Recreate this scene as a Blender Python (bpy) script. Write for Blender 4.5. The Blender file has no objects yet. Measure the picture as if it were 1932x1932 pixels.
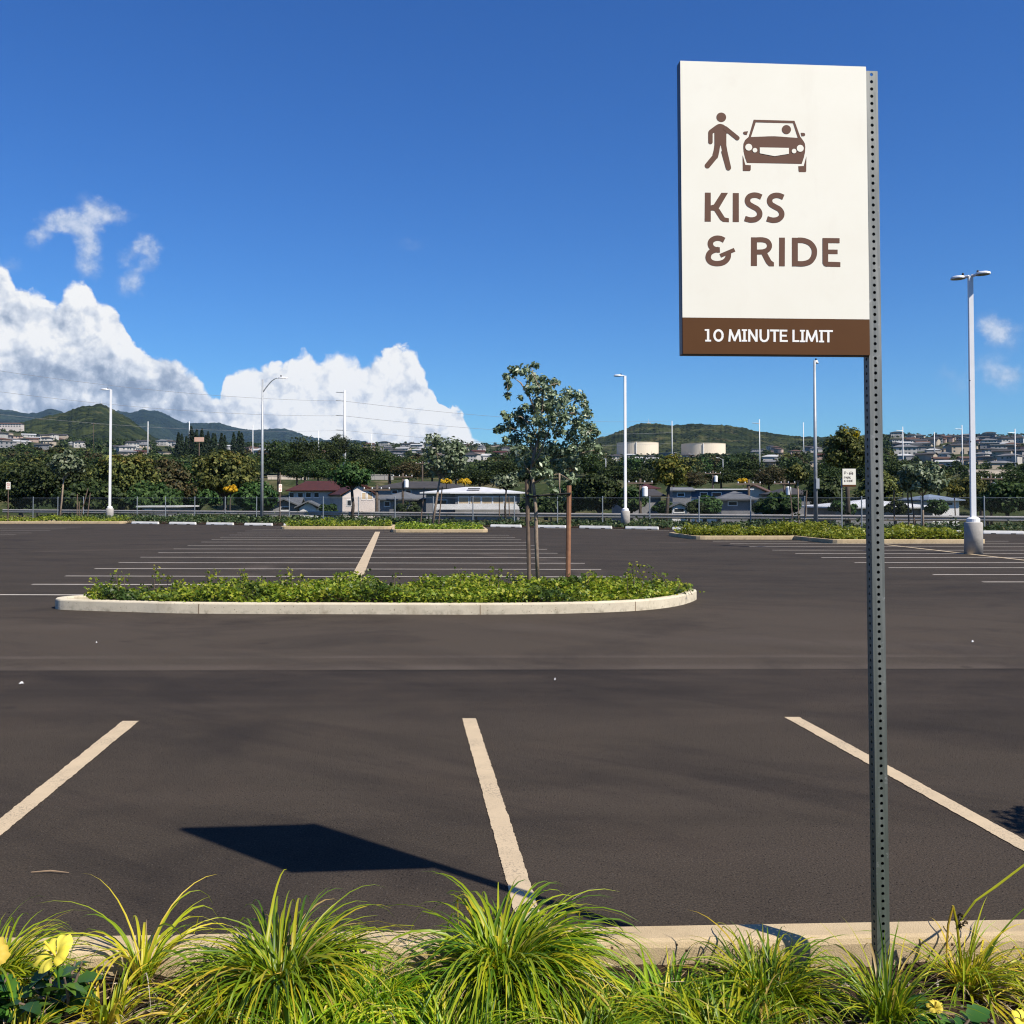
import bpy, math, random
import numpy as np
from mathutils import Vector, Matrix

# ------------------------------------------------------------------ camera, sun, sky, exposure
SC = bpy.context.scene
COL = SC.collection
F, HOR, CX, EYE = 1880.0, 940.0, 966.0, 1.75      # focal length and horizon measured in a 1932 px wide view
PITCH = math.radians(1.5)
YC = HOR - F * math.tan(PITCH)
cam_d = bpy.data.cameras.new("camera")
cam = bpy.data.objects.new("camera", cam_d)
COL.objects.link(cam)
cam.location = (0, 0, EYE)
cam.rotation_euler = (math.radians(90) + PITCH, 0, 0)
cam_d.sensor_width = 36
cam_d.lens = 36 * F / 1932
cam_d.shift_y = -(966 - YC) / 1932
cam_d.clip_start = 0.05
cam_d.clip_end = 30000
SC.camera = cam

SUN_EL = math.radians(46.9)
SUN_AZ = math.atan2(0.768, -0.64)                 # clockwise from +Y, behind the camera on the right
sdir = Vector((math.sin(SUN_AZ) * math.cos(SUN_EL), math.cos(SUN_AZ) * math.cos(SUN_EL), math.sin(SUN_EL)))
sun_d = bpy.data.lights.new("sun", 'SUN')
sun_d.energy = 4.9
sun_d.angle = math.radians(0.53)
sun_d.color = (1.0, 0.93, 0.82)
sun = bpy.data.objects.new("sun", sun_d)
COL.objects.link(sun)
sun.rotation_euler = sdir.to_track_quat('Z', 'Y').to_euler()
sun.location = (20, -20, 40)

SC.view_settings.view_transform = 'Standard'
SC.view_settings.look = 'None'
SC.view_settings.exposure = 0.56
SC.view_settings.gamma = 1.0
SC.cycles.use_denoising = True
SC.cycles.filter_width = 1.15
SC.cycles.max_bounces = 6
SC.cycles.transparent_max_bounces = 12
SC.cycles.caustics_reflective = False
SC.cycles.caustics_refractive = False
SC.cycles.sample_clamp_indirect = 6
EXPO = 2 ** SC.view_settings.exposure


def ray(x, y):
    """world direction through a point of the 1932 px view"""
    a, b = (x - CX) / F, (YC - y) / F
    return Vector((a, math.cos(PITCH) - b * math.sin(PITCH), math.sin(PITCH) + b * math.cos(PITCH)))


def on_z(x, y, z=0.0):
    d = ray(x, y)
    t = (z - EYE) / d.z
    return Vector((d.x * t, d.y * t, z))


def at(x, y, Y):
    d = ray(x, y)
    t = Y / d.y
    return Vector((d.x * t, Y, EYE + d.z * t))


class NT:
    """small helper to write node trees"""
    def __init__(s, tree):
        s.t = tree

    def n(s, kind, **kw):
        nd = s.t.nodes.new(kind)
        ins = kw.pop('ins', {})
        for k, v in kw.items():
            setattr(nd, k, v)
        for k, v in ins.items():
            if isinstance(v, bpy.types.NodeSocket):
                s.t.links.new(v, nd.inputs[k])
            else:
                nd.inputs[k].default_value = v
        return nd

    def m(s, op, a, b=None, c=None, clamp=False):
        nd = s.t.nodes.new('ShaderNodeMath')
        nd.operation = op
        nd.use_clamp = clamp
        for i, v in enumerate((a, b, c)):
            if v is None:
                continue
            if isinstance(v, bpy.types.NodeSocket):
                s.t.links.new(v, nd.inputs[i])
            else:
                nd.inputs[i].default_value = v
        return nd.outputs[0]

    def vm(s, op, a, b=None):
        nd = s.t.nodes.new('ShaderNodeVectorMath')
        nd.operation = op
        for i, v in enumerate((a, b)):
            if v is None:
                continue
            if isinstance(v, bpy.types.NodeSocket):
                s.t.links.new(v, nd.inputs[i])
            else:
                nd.inputs[i].default_value = v
        return nd.outputs['Value'] if op in ('LENGTH', 'DOT_PRODUCT', 'DISTANCE') else nd.outputs[0]

    def mr(s, v, a, b, c=0.0, d=1.0, smooth=False):
        nd = s.t.nodes.new('ShaderNodeMapRange')
        if smooth:
            nd.interpolation_type = 'SMOOTHSTEP'
        for i, q in enumerate((v, a, b, c, d)):
            if isinstance(q, bpy.types.NodeSocket):
                s.t.links.new(q, nd.inputs[i])
            else:
                nd.inputs[i].default_value = q
        return nd.outputs[0]

    def mix(s, f, a, b, mode='MIX'):
        nd = s.t.nodes.new('ShaderNodeMix')
        nd.data_type = 'RGBA'
        nd.blend_type = mode
        for k, v in ((0, f), (6, a), (7, b)):
            if isinstance(v, bpy.types.NodeSocket):
                s.t.links.new(v, nd.inputs[k])
            else:
                nd.inputs[k].default_value = v if k == 0 else (*v[:3], 1)
        return nd.outputs[2]

    def noise(s, vec, scale, detail=4, rough=0.55, dist=0.0):
        nd = s.n('ShaderNodeTexNoise', ins={'Scale': scale, 'Detail': detail, 'Roughness': rough, 'Distortion': dist})
        if vec is not None:
            s.t.links.new(vec, nd.inputs['Vector'])
        return nd.outputs['Fac']

    def ramp(s, f, stops):
        nd = s.n('ShaderNodeValToRGB')
        cr = nd.color_ramp
        while len(cr.elements) > 1:
            cr.elements.remove(cr.elements[-1])
        for i, (p, c) in enumerate(stops):
            e = cr.elements[0] if i == 0 else cr.elements.new(p)
            e.position = p
            e.color = (*c, 1)
        s.t.links.new(f, nd.inputs[0])
        return nd.outputs[0]

    def link(s, a, b):
        s.t.links.new(a, b)


# ------------------------------------------------------------------ sky with cumulus (all of it in world directions)
def sky_px(x, y):
    d = ray(x, y)
    return math.atan2(d.x, d.y) * F, d.z / math.hypot(d.x, d.y) * F


def build_world():
    w = bpy.data.worlds.new("World")
    SC.world = w
    w.use_nodes = True
    t = w.node_tree
    t.nodes.clear()
    N = NT(t)
    sky = N.n('ShaderNodeTexSky', sky_type='NISHITA')
    sky.sun_disc = False
    sky.sun_elevation = SUN_EL
    sky.sun_rotation = SUN_AZ
    sky.altitude = 0
    sky.air_density = 1.0
    sky.dust_density = 0.25
    sky.ozone_density = 3.0
    SKY = 0.083
    tc = N.n('ShaderNodeTexCoord').outputs['Generated']
    sep = N.n('ShaderNodeSeparateXYZ', ins={0: tc})
    X, Y, Z = sep.outputs
    az = N.m('MULTIPLY', N.m('ARCTAN2', X, Y), F)
    hyp = N.m('SQRT', N.m('ADD', N.m('MULTIPLY', X, X), N.m('MULTIPLY', Y, Y)))
    el = N.m('MULTIPLY', N.m('DIVIDE', Z, N.m('MAXIMUM', hyp, 0.02)), F)
    p = N.n('ShaderNodeCombineXYZ', ins={0: az, 1: el, 2: 0.0}).outputs[0]

    # the outline of the two big clouds as a height over azimuth
    top = [(-400, 600), (-120, 430), (0, 478), (15, 510), (21, 531), (41, 529), (69, 545), (92, 551), (115, 552), (124, 528), (138, 517), (170, 524),
           (182, 549), (191, 561), (207, 557), (221, 568), (230, 588), (244, 616), (253, 637), (283, 653), (310, 655), (333, 669),
           (368, 683), (379, 701), (391, 726), (405, 742), (418, 735), (426, 690), (456, 677), (500, 677), (544, 676), (553, 663), (577, 651),
           (600, 663), (632, 657), (673, 657), (685, 666), (723, 657), (750, 641), (776, 646), (791, 665), (803, 702), (814, 721),
           (822, 736), (829, 752), (852, 749), (873, 760), (877, 778), (888, 800), (911, 821), (935, 850), (1000, 960), (1500, 1020), (2400, 1020)]
    pts = [sky_px(*q) for q in top]
    A0, A1, V0, V1 = pts[0][0] - 1, pts[-1][0] + 1, -150.0, 650.0
    fc = N.n('ShaderNodeFloatCurve')
    cv = fc.mapping.curves[0]
    cs = [((a - A0) / (A1 - A0), (v - V0) / (V1 - V0)) for a, v in pts]
    cv.points[0].location = (0, cs[0][1])
    cv.points[1].location = (1, cs[-1][1])
    for c in cs[1:-1]:
        cv.points.new(*c)
    for q in cv.points:
        q.handle_type = 'VECTOR'
    fc.mapping.update()

    def field(pv):
        """returns profile depth (px), billow value"""
        warp = N.n('ShaderNodeTexNoise', ins={'Vector': pv, 'Scale': 1 / 55, 'Detail': 3.0, 'Roughness': 0.55})
        wv = N.vm('SUBTRACT', warp.outputs['Color'], (0.5, 0.5, 0.5))
        sc = N.n('ShaderNodeVectorMath', operation='SCALE', ins={0: wv, 'Scale': 34.0}).outputs[0]
        q = N.vm('ADD', pv, sc)
        vo = N.n('ShaderNodeTexVoronoi', voronoi_dimensions='2D', feature='SMOOTH_F1',
                 ins={'Vector': q, 'Scale': 1 / 50, 'Detail': 4.0, 'Roughness': 0.5, 'Lacunarity': 2.2, 'Smoothness': 0.6})
        return q, vo.outputs['Distance']

    q0, b0 = field(p)
    q1, b1 = field(N.vm('ADD', p, (9.0, 11.0, 0)))
    q2, b2 = field(N.vm('ADD', p, (26.0, 34.0, 0)))
    sq = N.n('ShaderNodeSeparateXYZ', ins={0: q0})
    pe = N.vm('ADD', p, N.n('ShaderNodeVectorMath', operation='SCALE', ins={0: N.vm('SUBTRACT', q0, p), 'Scale': 0.45}).outputs[0])
    spe = N.n('ShaderNodeSeparateXYZ', ins={0: pe})
    u = N.mr(spe.outputs[0], A0, A1)
    N.link(u, fc.inputs['Value'])
    topv = N.mr(fc.outputs[0], 0.0, 1.0, V0, V1)
    fine = N.noise(p, 1 / 14, 5, 0.6)
    d = N.m('SUBTRACT', topv, spe.outputs[1])
    d = N.m('ADD', d, N.m('MULTIPLY', N.m('SUBTRACT', 0.40, b0), 25.0))
    d = N.m('ADD', d, N.m('MULTIPLY', N.m('SUBTRACT', fine, 0.5), 10.0))
    soft = N.mr(N.noise(p, 1 / 120, 2), 0.35, 0.65, 5.0, 26.0)
    alpha = N.mr(d, 0.0, soft, 0.0, 1.0, smooth=True)
    front = N.mr(Y, 0.05, 0.25)
    alpha = N.m('MULTIPLY', alpha, front)

    # light on the billows from the upper right, plus broad grey troughs and a grey flat base on the left
    lit = N.m('ADD', N.m('MULTIPLY', N.m('SUBTRACT', b1, b0), 0.48), N.m('MULTIPLY', N.m('SUBTRACT', b2, b0), 0.48))
    big = N.noise(N.vm('MULTIPLY', q0, (1.0, 1.25, 1)), 1 / 120, 3, 0.5)
    aL, _ = sky_px(430, 700)
    left = N.mr(az, aL - 70, aL + 20, 1.0, 0.0, smooth=True)
    _, e1 = sky_px(200, 790)
    _, e2 = sky_px(200, 610)
    low = N.m('MULTIPLY', N.mr(el, e1, e2, 1.0, 0.0, smooth=True), left)
    bias = N.mr(left, 0, 1, 1.0, 0.87)
    s = N.m('ADD', bias, N.m('MULTIPLY', lit, 1.0))
    s = N.m('ADD', s, N.m('MULTIPLY', N.m('SUBTRACT', big, 0.5), N.mr(left, 0, 1, 0.45, 0.80)))
    s = N.m('SUBTRACT', s, N.m('MULTIPLY', low, 0.62))
    s = N.m('ADD', s, N.mr(d, 0, 40, 0.16, 0.0), clamp=True)
    k = 1.0 / EXPO
    ccol = N.ramp(s, [(0.0, (0.27 * k, 0.33 * k, 0.44 * k)), (0.35, (0.45 * k, 0.51 * k, 0.62 * k)), (0.68, (0.72 * k, 0.76 * k, 0.83 * k)),
                      (1.0, (1.0 * k, 0.99 * k, 0.97 * k))])

    # small torn clouds
    blobs = [(64, 455, 15, .7), (76, 438, 17, .8), (97, 420, 19, .85), (120, 418, 20, .85), (140, 418, 20, .85), (172, 399, 23, .95), (197, 402, 22, .9), (222, 412, 16, .75), (240, 402, 12, .6),
             (160, 434, 24, .8), (171, 453, 22, .75), (166, 478, 20, .62), (170, 500, 20, .55), (160, 510, 18, .45),
             (234, 488, 13, .75), (253, 470, 14, .85), (272, 456, 15, .95), (288, 468, 15, .85), (284, 492, 16, .75), (264, 512, 17, .7), (250, 530, 17, .65), (235, 545, 15, .6), (262, 540, 14, .5),
             (1866, 614, 22, .8), (1884, 622, 22, .75), (1905, 640, 26, .5), (1779, 705, 17, .5), (1862, 692, 28, .5), (1880, 700, 22, .4), (1889, 723, 24, .5), (1908, 718, 18, .4), (1813, 728, 20, .5), (1919, 704, 18, .5), (765, 457, 16, .3), (788, 458, 16, .3),
             (20, 505, 14, .6)]
    acc = None
    w1_ = N.n('ShaderNodeTexNoise', ins={'Vector': p, 'Scale': 1 / 34, 'Detail': 6.0, 'Roughness': 0.62})
    nb = N.vm('ADD', p, N.n('ShaderNodeVectorMath', operation='SCALE', ins={0: N.vm('SUBTRACT', w1_.outputs['Color'], (0.5, 0.5, 0.5)), 'Scale': 46.0}).outputs[0])
    for bx, by, br, bo in blobs:
        a, v = sky_px(bx, by)
        dv = N.vm('LENGTH', N.vm('SUBTRACT', nb, (a, v, 0)))
        fb = N.mr(dv, br * 1.55, br * 0.15, 0.0, bo)
        acc = fb if acc is None else N.m('ADD', acc, fb)
    acc = N.m('MULTIPLY', acc, 0.62)
    na_ = N.noise(p, 1 / 26, 6, 0.62)
    nb_ = N.noise(N.vm('ADD', p, (7.0, 9.0, 0)), 1 / 26, 6, 0.62)
    acc = N.m('MULTIPLY', acc, N.mr(na_, 0.25, 0.62, 0.72, 1.12))
    wa = N.m('MULTIPLY', N.mr(acc, 0.05, 0.9, 0.0, 0.72, smooth=True), front)
    ws = N.m('ADD', N.m('MULTIPLY', N.m('SUBTRACT', na_, nb_), 1.3), N.mr(acc, 0.1, 0.8, 0.40, 0.74), clamp=True)
    wcol = N.ramp(ws, [(0.0, (0.30 * k, 0.38 * k, 0.52 * k)), (0.5, (0.52 * k, 0.60 * k, 0.74 * k)), (1.0, (0.88 * k, 0.9 * k, 0.93 * k))])

    # deeper blue overhead, as a phone renders it
    hs = N.n('ShaderNodeHueSaturation', ins={'Hue': 0.512, 'Saturation': 1.22, 'Value': 1.0, 'Color': sky.outputs[0]})
    skyc = N.vm('MULTIPLY', hs.outputs[0], (SKY * 0.40, SKY * 0.75, SKY * 1.03))
    c = N.mix(wa, skyc, wcol)
    c = N.mix(alpha, c, ccol)
    bg = N.n('ShaderNodeBackground', ins={'Color': c, 'Strength': 1.0})
    out = N.n('ShaderNodeOutputWorld')
    N.link(bg.outputs[0], out.inputs[0])


build_world()

# ------------------------------------------------------------------ materials
MATS = {}


def mat(name, c1, c2=None, scale=8.0, rough=0.7, metal=0.0, bump=0.0, bscale=None, spec=0.4, coord='Object', detail=4):
    if name in MATS:
        return MATS[name]
    m = bpy.data.materials.new(name)
    m.use_nodes = True
    N = NT(m.node_tree)
    b = m.node_tree.nodes['Principled BSDF']
    b.inputs['Roughness'].default_value = rough
    b.inputs['Metallic'].default_value = metal
    b.inputs['Specular IOR Level'].default_value = spec
    if coord == 'World':
        vec = N.n('ShaderNodeNewGeometry').outputs['Position']
    else:
        vec = N.n('ShaderNodeTexCoord').outputs['Object']
    c2 = c2 or tuple(x * 0.8 for x in c1)
    f = N.noise(vec, scale, detail, 0.6)
    col = N.ramp(f, [(0.3, c1), (0.7, c2)])
    N.link(col, b.inputs['Base Color'])
    if bump:
        bn = N.n('ShaderNodeBump', ins={'Strength': bump, 'Distance': 0.02, 'Height': N.noise(vec, bscale or scale * 6, 4)})
        N.link(bn.outputs[0], b.inputs['Normal'])
    MATS[name] = m
    return m


def leaf_mat(name, stops, trans=0.3, rough=0.5, spec=0.35, patch=None):
    """leaves: a colour per leaf, some light passing through"""
    if name in MATS:
        return MATS[name]
    m = bpy.data.materials.new(name)
    m.use_nodes = True
    t = m.node_tree
    N = NT(t)
    b = t.nodes['Principled BSDF']
    geo = N.n('ShaderNodeNewGeometry')
    col = N.ramp(geo.outputs['Random Per Island'], stops)
    if patch:
        pf = N.noise(N.n('ShaderNodeTexCoord').outputs['Object'], patch[1], 2)
        col = N.mix(N.mr(pf, 0.5, 0.64), col, patch[0])
    oi = N.n('ShaderNodeObjectInfo')
    hs = N.n('ShaderNodeHueSaturation', ins={'Color': col, 'Hue': N.mr(oi.outputs['Random'], 0, 1, 0.485, 0.515), 'Value': N.mr(oi.outputs['Random'], 0, 1, 0.8, 1.15)})
    col = hs.outputs[0]
    N.link(col, b.inputs['Base Color'])
    b.inputs['Roughness'].default_value = rough
    b.inputs['Specular IOR Level'].default_value = spec
    tr = N.n('ShaderNodeBsdfTranslucent', ins={'Color': col})
    mx = N.n('ShaderNodeMixShader', ins={0: trans, 1: b.outputs[0], 2: tr.outputs[0]})
    N.link(mx.outputs[0], t.nodes['Material Output'].inputs[0])
    MATS[name] = m
    return m


def asphalt_mat():
    m = bpy.data.materials.new("asphalt")
    m.use_nodes = True
    t = m.node_tree
    N = NT(t)
    b = t.nodes['Principled BSDF']
    pos = N.n('ShaderNodeNewGeometry').outputs['Position']
    sp = N.n('ShaderNodeSeparateXYZ', ins={0: pos})
    wob = N.m('MULTIPLY', N.m('SUBTRACT', N.noise(pos, 3.0, 3), 0.5), 0.03)
    yy = N.m('ADD', N.m('ADD', sp.outputs[1], N.m('MULTIPLY', sp.outputs[0], -0.012)), wob)
    seam = N.mr(yy, 10.17, 10.23)
    near = (0.0500, 0.0402, 0.0308)
    lane = (0.0620, 0.0500, 0.0385)
    far = (0.0410, 0.0342, 0.0272)
    fresh = N.mr(N.m('ADD', yy, N.m('MULTIPLY', N.m('SUBTRACT', N.noise(pos, 0.9, 4), 0.5), 2.2)), 7.2, 9.2, smooth=True)
    col = N.mix(seam, N.mix(fresh, near, (0.0330, 0.0268, 0.0222)), lane)
    farf = N.mr(N.m('ADD', yy, N.m('MULTIPLY', N.noise(pos, 0.22, 3), 5.0)), 17.0, 21.0, smooth=True)
    col = N.mix(farf, col, far)
    # worn lighter strips along the seam and sweeping turning marks
    st = N.m('MULTIPLY', N.mr(yy, 10.23, 10.26), N.mr(yy, 10.62, 10.40))
    st2 = N.m('MULTIPLY', N.mr(yy, 10.95, 11.0), N.mr(yy, 11.22, 11.08))
    brk = N.mr(N.noise(N.vm('MULTIPLY', pos, (0.25, 1, 1)), 0.7, 3), 0.30, 0.48)
    col = N.mix(N.m('MULTIPLY', N.m('MAXIMUM', st, st2), N.m('MULTIPLY', brk, 0.9)), col, (0.085, 0.069, 0.056))
    jt = N.m('MULTIPLY', N.mr(yy, 10.13, 10.19), N.mr(yy, 10.235, 10.215))
    col = N.mix(N.m('MULTIPLY', jt, 0.7), col, (0.014, 0.0125, 0.011))
    rc = N.vm('LENGTH', N.vm('SUBTRACT', pos, (7.5, 25.5, 0)))
    arc = N.m('MULTIPLY', N.mr(rc, 13.4, 13.7), N.mr(rc, 14.5, 14.0))
    rc2 = N.vm('LENGTH', N.vm('SUBTRACT', pos, (-9.0, 24.0, 0)))
    arc2 = N.m('MULTIPLY', N.mr(rc2, 10.4, 10.6), N.mr(rc2, 11.3, 10.9))
    brk2 = N.mr(N.noise(pos, 0.35, 4), 0.42, 0.66)
    col = N.mix(N.m('MULTIPLY', N.m('MAXIMUM', arc, arc2), N.m('MULTIPLY', brk2, 0.8)), col, (0.085, 0.069, 0.056))
    # streaks left by the paver and by tyres, running along x
    sv = N.vm('MULTIPLY', pos, (0.12, 1.0, 1.0))
    streak = N.noise(sv, 1.6, 6, 0.62, 0.4)
    col = N.mix(N.mr(streak, 0.42, 0.72, 0, 0.55), col, (0.066, 0.052, 0.041))
    # dark damp looking patches where cars stand, and diagonal swirls
    dk = N.noise(N.vm('MULTIPLY', pos, (0.8, 1.0, 1)), 0.42, 7, 0.64, 0.9)
    col = N.mix(N.mr(dk, 0.50, 0.66, 0, 0.55), col, (0.0215, 0.0180, 0.0160))
    rot = N.n('ShaderNodeVectorRotate', rotation_type='Z_AXIS', ins={'Vector': pos, 'Angle': 0.65}).outputs[0]
    dg = N.noise(N.vm('MULTIPLY', rot, (0.22, 1.3, 1)), 0.9, 7, 0.64, 0.5)
    col = N.mix(N.m('MULTIPLY', N.mr(dg, 0.50, 0.66, 0, 0.6), N.mr(seam, 0, 1, 1.0, 0.35)), col, (0.0215, 0.0180, 0.0160))
    # scattered drips of oil in the bays
    ov = N.n('ShaderNodeTexVoronoi', ins={'Vector': pos, 'Scale': 1.7})
    oil = N.m('MULTIPLY', N.mr(N.m('ADD', ov.outputs['Distance'], N.m('MULTIPLY', N.noise(pos, 9, 3), 0.12)), 0.20, 0.09), N.mr(N.n('ShaderNodeSeparateColor', ins={0: ov.outputs['Color']}).outputs[0], 0.60, 0.95))
    col = N.mix(N.m('MULTIPLY', oil, 0.45), col, (0.012, 0.011, 0.010))
    lt = N.noise(pos, 1.1, 7, 0.68)
    col = N.mix(N.mr(lt, 0.50, 0.72, 0, 0.45), col, (0.066, 0.050, 0.037))
    # stones
    g1 = N.noise(pos, 95, 4, 0.75)
    col = N.mix(1.0, col, N.ramp(g1, [(0.28, (0.40, 0.40, 0.41)), (0.5, (1.0, 1.0, 1.0)), (0.72, (1.85, 1.78, 1.66))]), 'MULTIPLY')
    vo = N.n('ShaderNodeTexVoronoi', ins={'Vector': pos, 'Scale': 85.0})
    spk = N.m('MULTIPLY', N.mr(vo.outputs['Distance'], 0.30, 0.12), N.mr(N.n('ShaderNodeSeparateColor', ins={0: vo.outputs['Color']}).outputs[0], 0.80, 0.9))
    col = N.mix(N.m('MULTIPLY', spk, 0.55), col, (0.15, 0.135, 0.115))
    vo2 = N.n('ShaderNodeTexVoronoi', ins={'Vector': pos, 'Scale': 58.0})
    pit = N.m('MULTIPLY', N.mr(vo2.outputs['Distance'], 0.26, 0.1), N.mr(N.n('ShaderNodeSeparateColor', ins={0: vo2.outputs['Color']}).outputs[1], 0.68, 0.80))
    col = N.mix(N.m('MULTIPLY', pit, 0.7), col, (0.010, 0.0095, 0.009))
    N.link(col, b.inputs['Base Color'])
    b.inputs['Roughness'].default_value = 0.9
    b.inputs['Specular IOR Level'].default_value = 0.10
    h = N.m('ADD', g1, N.m('MULTIPLY', pit, -1.2))
    bn = N.n('ShaderNodeBump', ins={'Strength': 0.9, 'Distance': 0.008, 'Height': h})
    N.link(bn.outputs[0], b.inputs['Normal'])
    return m


def paint_mat(name, base):
    m = bpy.data.materials.new(name)
    m.use_nodes = True
    t = m.node_tree
    N = NT(t)
    b = t.nodes['Principled BSDF']
    pos = N.n('ShaderNodeNewGeometry').outputs['Position']
    f = N.noise(pos, 5, 5, 0.65)
    col = N.ramp(f, [(0.3, base), (0.75, tuple(x * 0.84 for x in base))])
    wear = N.m('MULTIPLY', N.mr(N.noise(pos, 90, 4, 0.8), 0.52, 0.60), N.mr(N.noise(pos, 2.6, 5), 0.40, 0.62))
    col = N.mix(N.m('MULTIPLY', wear, 0.75), col, (0.10, 0.09, 0.075))
    scuff = N.mr(N.noise(N.vm('MULTIPLY', pos, (1, 3.5, 1)), 2.2, 6, 0.7), 0.62, 0.75)
    col = N.mix(N.m('MULTIPLY', scuff, 0.35), col, (0.16, 0.14, 0.12))
    N.link(col, b.inputs['Base Color'])
    b.inputs['Roughness'].default_value = 0.75
    bn = N.n('ShaderNodeBump', ins={'Strength': 0.4, 'Distance': 0.004, 'Height': N.noise(pos, 160, 2)})
    N.link(bn.outputs[0], b.inputs['Normal'])
    return m


def kerb_mat(name, tone):
    m = bpy.data.materials.new(name)
    m.use_nodes = True
    t = m.node_tree
    N = NT(t)
    b = t.nodes['Principled BSDF']
    geo = N.n('ShaderNodeNewGeometry')
    pos = geo.outputs['Position']
    f = N.noise(pos, 3.0, 6, 0.65)
    col = N.ramp(f, [(0.25, tone[0]), (0.55, tone[1]), (0.8, tone[2])])
    z = N.n('ShaderNodeSeparateXYZ', ins={0: pos}).outputs[2]
    dirt = N.m('MULTIPLY', N.mr(z, 0.10, 0.01), N.mr(N.noise(pos, 9, 5, 0.7), 0.48, 0.72))
    col = N.mix(N.m('MULTIPLY', dirt, 0.7), col, (0.13, 0.105, 0.075))
    st = N.m('MULTIPLY', N.mr(N.noise(N.vm('MULTIPLY', pos, (1, 1, 0.4)), 1.6, 5, 0.7), 0.60, 0.72), 0.55)
    col = N.mix(st, col, (0.24, 0.185, 0.12))
    gr = N.noise(pos, 230, 2, 0.6)
    col = N.mix(1.0, col, N.ramp(gr, [(0.3, (0.82, 0.82, 0.82)), (0.7, (1.12, 1.12, 1.12))]), 'MULTIPLY')
    # bug holes, on the formed faces only
    vo = N.n('ShaderNodeTexVoronoi', ins={'Vector': pos, 'Scale': 30.0, 'Randomness': 1.0})
    nz = N.n('ShaderNodeSeparateXYZ', ins={0: geo.outputs['True Normal']}).outputs[2]
    face = N.mr(N.m('ABSOLUTE', nz), 0.75, 0.5)
    hole = N.m('MULTIPLY', N.mr(vo.outputs['Distance'], 0.19, 0.13), N.mr(N.n('ShaderNodeSeparateColor', ins={0: vo.outputs['Color']}).outputs[0], 0.66, 0.7))
    hole = N.m('MULTIPLY', hole, face)
    col = N.mix(hole, col, (0.09, 0.055, 0.03))
    N.link(col, b.inputs['Base Color'])
    b.inputs['Roughness'].default_value = 0.88
    b.inputs['Specular IOR Level'].default_value = 0.25
    bn = N.n('ShaderNodeBump', ins={'Strength': 0.5, 'Distance': 0.006, 'Height': N.m('SUBTRACT', gr, N.m('MULTIPLY', hole, 2.5))})
    N.link(bn.outputs[0], b.inputs['Normal'])
    return m


def soil_mat():
    m = bpy.data.materials.new("soil")
    m.use_nodes = True
    t = m.node_tree
    N = NT(t)
    b = t.nodes['Principled BSDF']
    pos = N.n('ShaderNodeNewGeometry').outputs['Position']
    f = N.noise(pos, 40, 6, 0.7)
    col = N.ramp(f, [(0.3, (0.020, 0.012, 0.008)), (0.55, (0.055, 0.034, 0.021)), (0.75, (0.12, 0.075, 0.045))])
    N.link(col, b.inputs['Base Color'])
    b.inputs['Roughness'].default_value = 0.95
    b.inputs['Specular IOR Level'].default_value = 0.15
    bn = N.n('ShaderNodeBump', ins={'Strength': 1.0, 'Distance': 0.02, 'Height': f})
    N.link(bn.outputs[0], b.inputs['Normal'])
    return m


def galv_mat():
    m = bpy.data.materials.new("galvanised_steel")
    m.use_nodes = True
    t = m.node_tree
    N = NT(t)
    b = t.nodes['Principled BSDF']
    v = N.n('ShaderNodeTexCoord').outputs['Object']
    sv = N.vm('MULTIPLY', v, (60, 60, 3.0))
    f = N.noise(sv, 1.0, 5, 0.65)
    z = N.n('ShaderNodeSeparateXYZ', ins={0: v}).outputs[2]
    col = N.ramp(f, [(0.3, (0.135, 0.14, 0.13)), (0.55, (0.20, 0.205, 0.19)), (0.78, (0.31, 0.31, 0.29))])
    g = N.m('MULTIPLY', N.mr(z, 1.9, 0.4, 0.0, 0.75), 1.0)
    col = N.mix(g, col, (0.075, 0.098, 0.070))
    spots = N.mr(N.noise(v, 32, 4, 0.7), 0.62, 0.75)
    col = N.mix(N.m('MULTIPLY', spots, 0.4), col, (0.52, 0.52, 0.5))
    N.link(col, b.inputs['Base Color'])
    b.inputs['Metallic'].default_value = 0.45
    N.link(N.mr(f, 0.3, 0.7, 0.42, 0.62), b.inputs['Roughness'])
    return m


def hill_mat(name, cols, scale, dry=None, bump=0.6, bd=3.0):
    m = bpy.data.materials.new(name)
    m.use_nodes = True
    t = m.node_tree
    N = NT(t)
    b = t.nodes['Principled BSDF']
    geo = N.n('ShaderNodeNewGeometry')
    pos = geo.outputs['Position']
    f = N.noise(N.vm('MULTIPLY', pos, (1, 0.7, 2.2)), scale, 8, 0.66, 0.6)
    col = N.ramp(f, [(0.36, cols[0]), (0.5, cols[1]), (0.62, cols[2])])
    tree = N.n('ShaderNodeTexVoronoi', ins={'Vector': pos, 'Scale': scale * 9})
    msk = N.mr(N.noise(pos, scale * 1.6, 5, 0.6), 0.44, 0.52)
    clump = N.m('MULTIPLY', N.mr(tree.outputs['Distance'], 0.62, 0.3), msk)
    col = N.mix(N.m('MULTIPLY', clump, 0.8), col, cols[0])
    if dry:
        df = N.mr(N.noise(N.vm('MULTIPLY', pos, (1, 1, 2.5)), scale * 0.9, 6, 0.65, 0.8), 0.58, 0.68)
        col = N.mix(N.m('MULTIPLY', df, 0.85), col, dry)
    N.link(col, b.inputs['Base Color'])
    b.inputs['Roughness'].default_value = 0.95
    b.inputs['Specular IOR Level'].default_value = 0.05
    bn = N.n('ShaderNodeBump', ins={'Strength': bump, 'Distance': bd, 'Height': N.m('ADD', f, N.m('MULTIPLY', clump, 0.6))})
    N.link(bn.outputs[0], b.inputs['Normal'])
    return m


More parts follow.
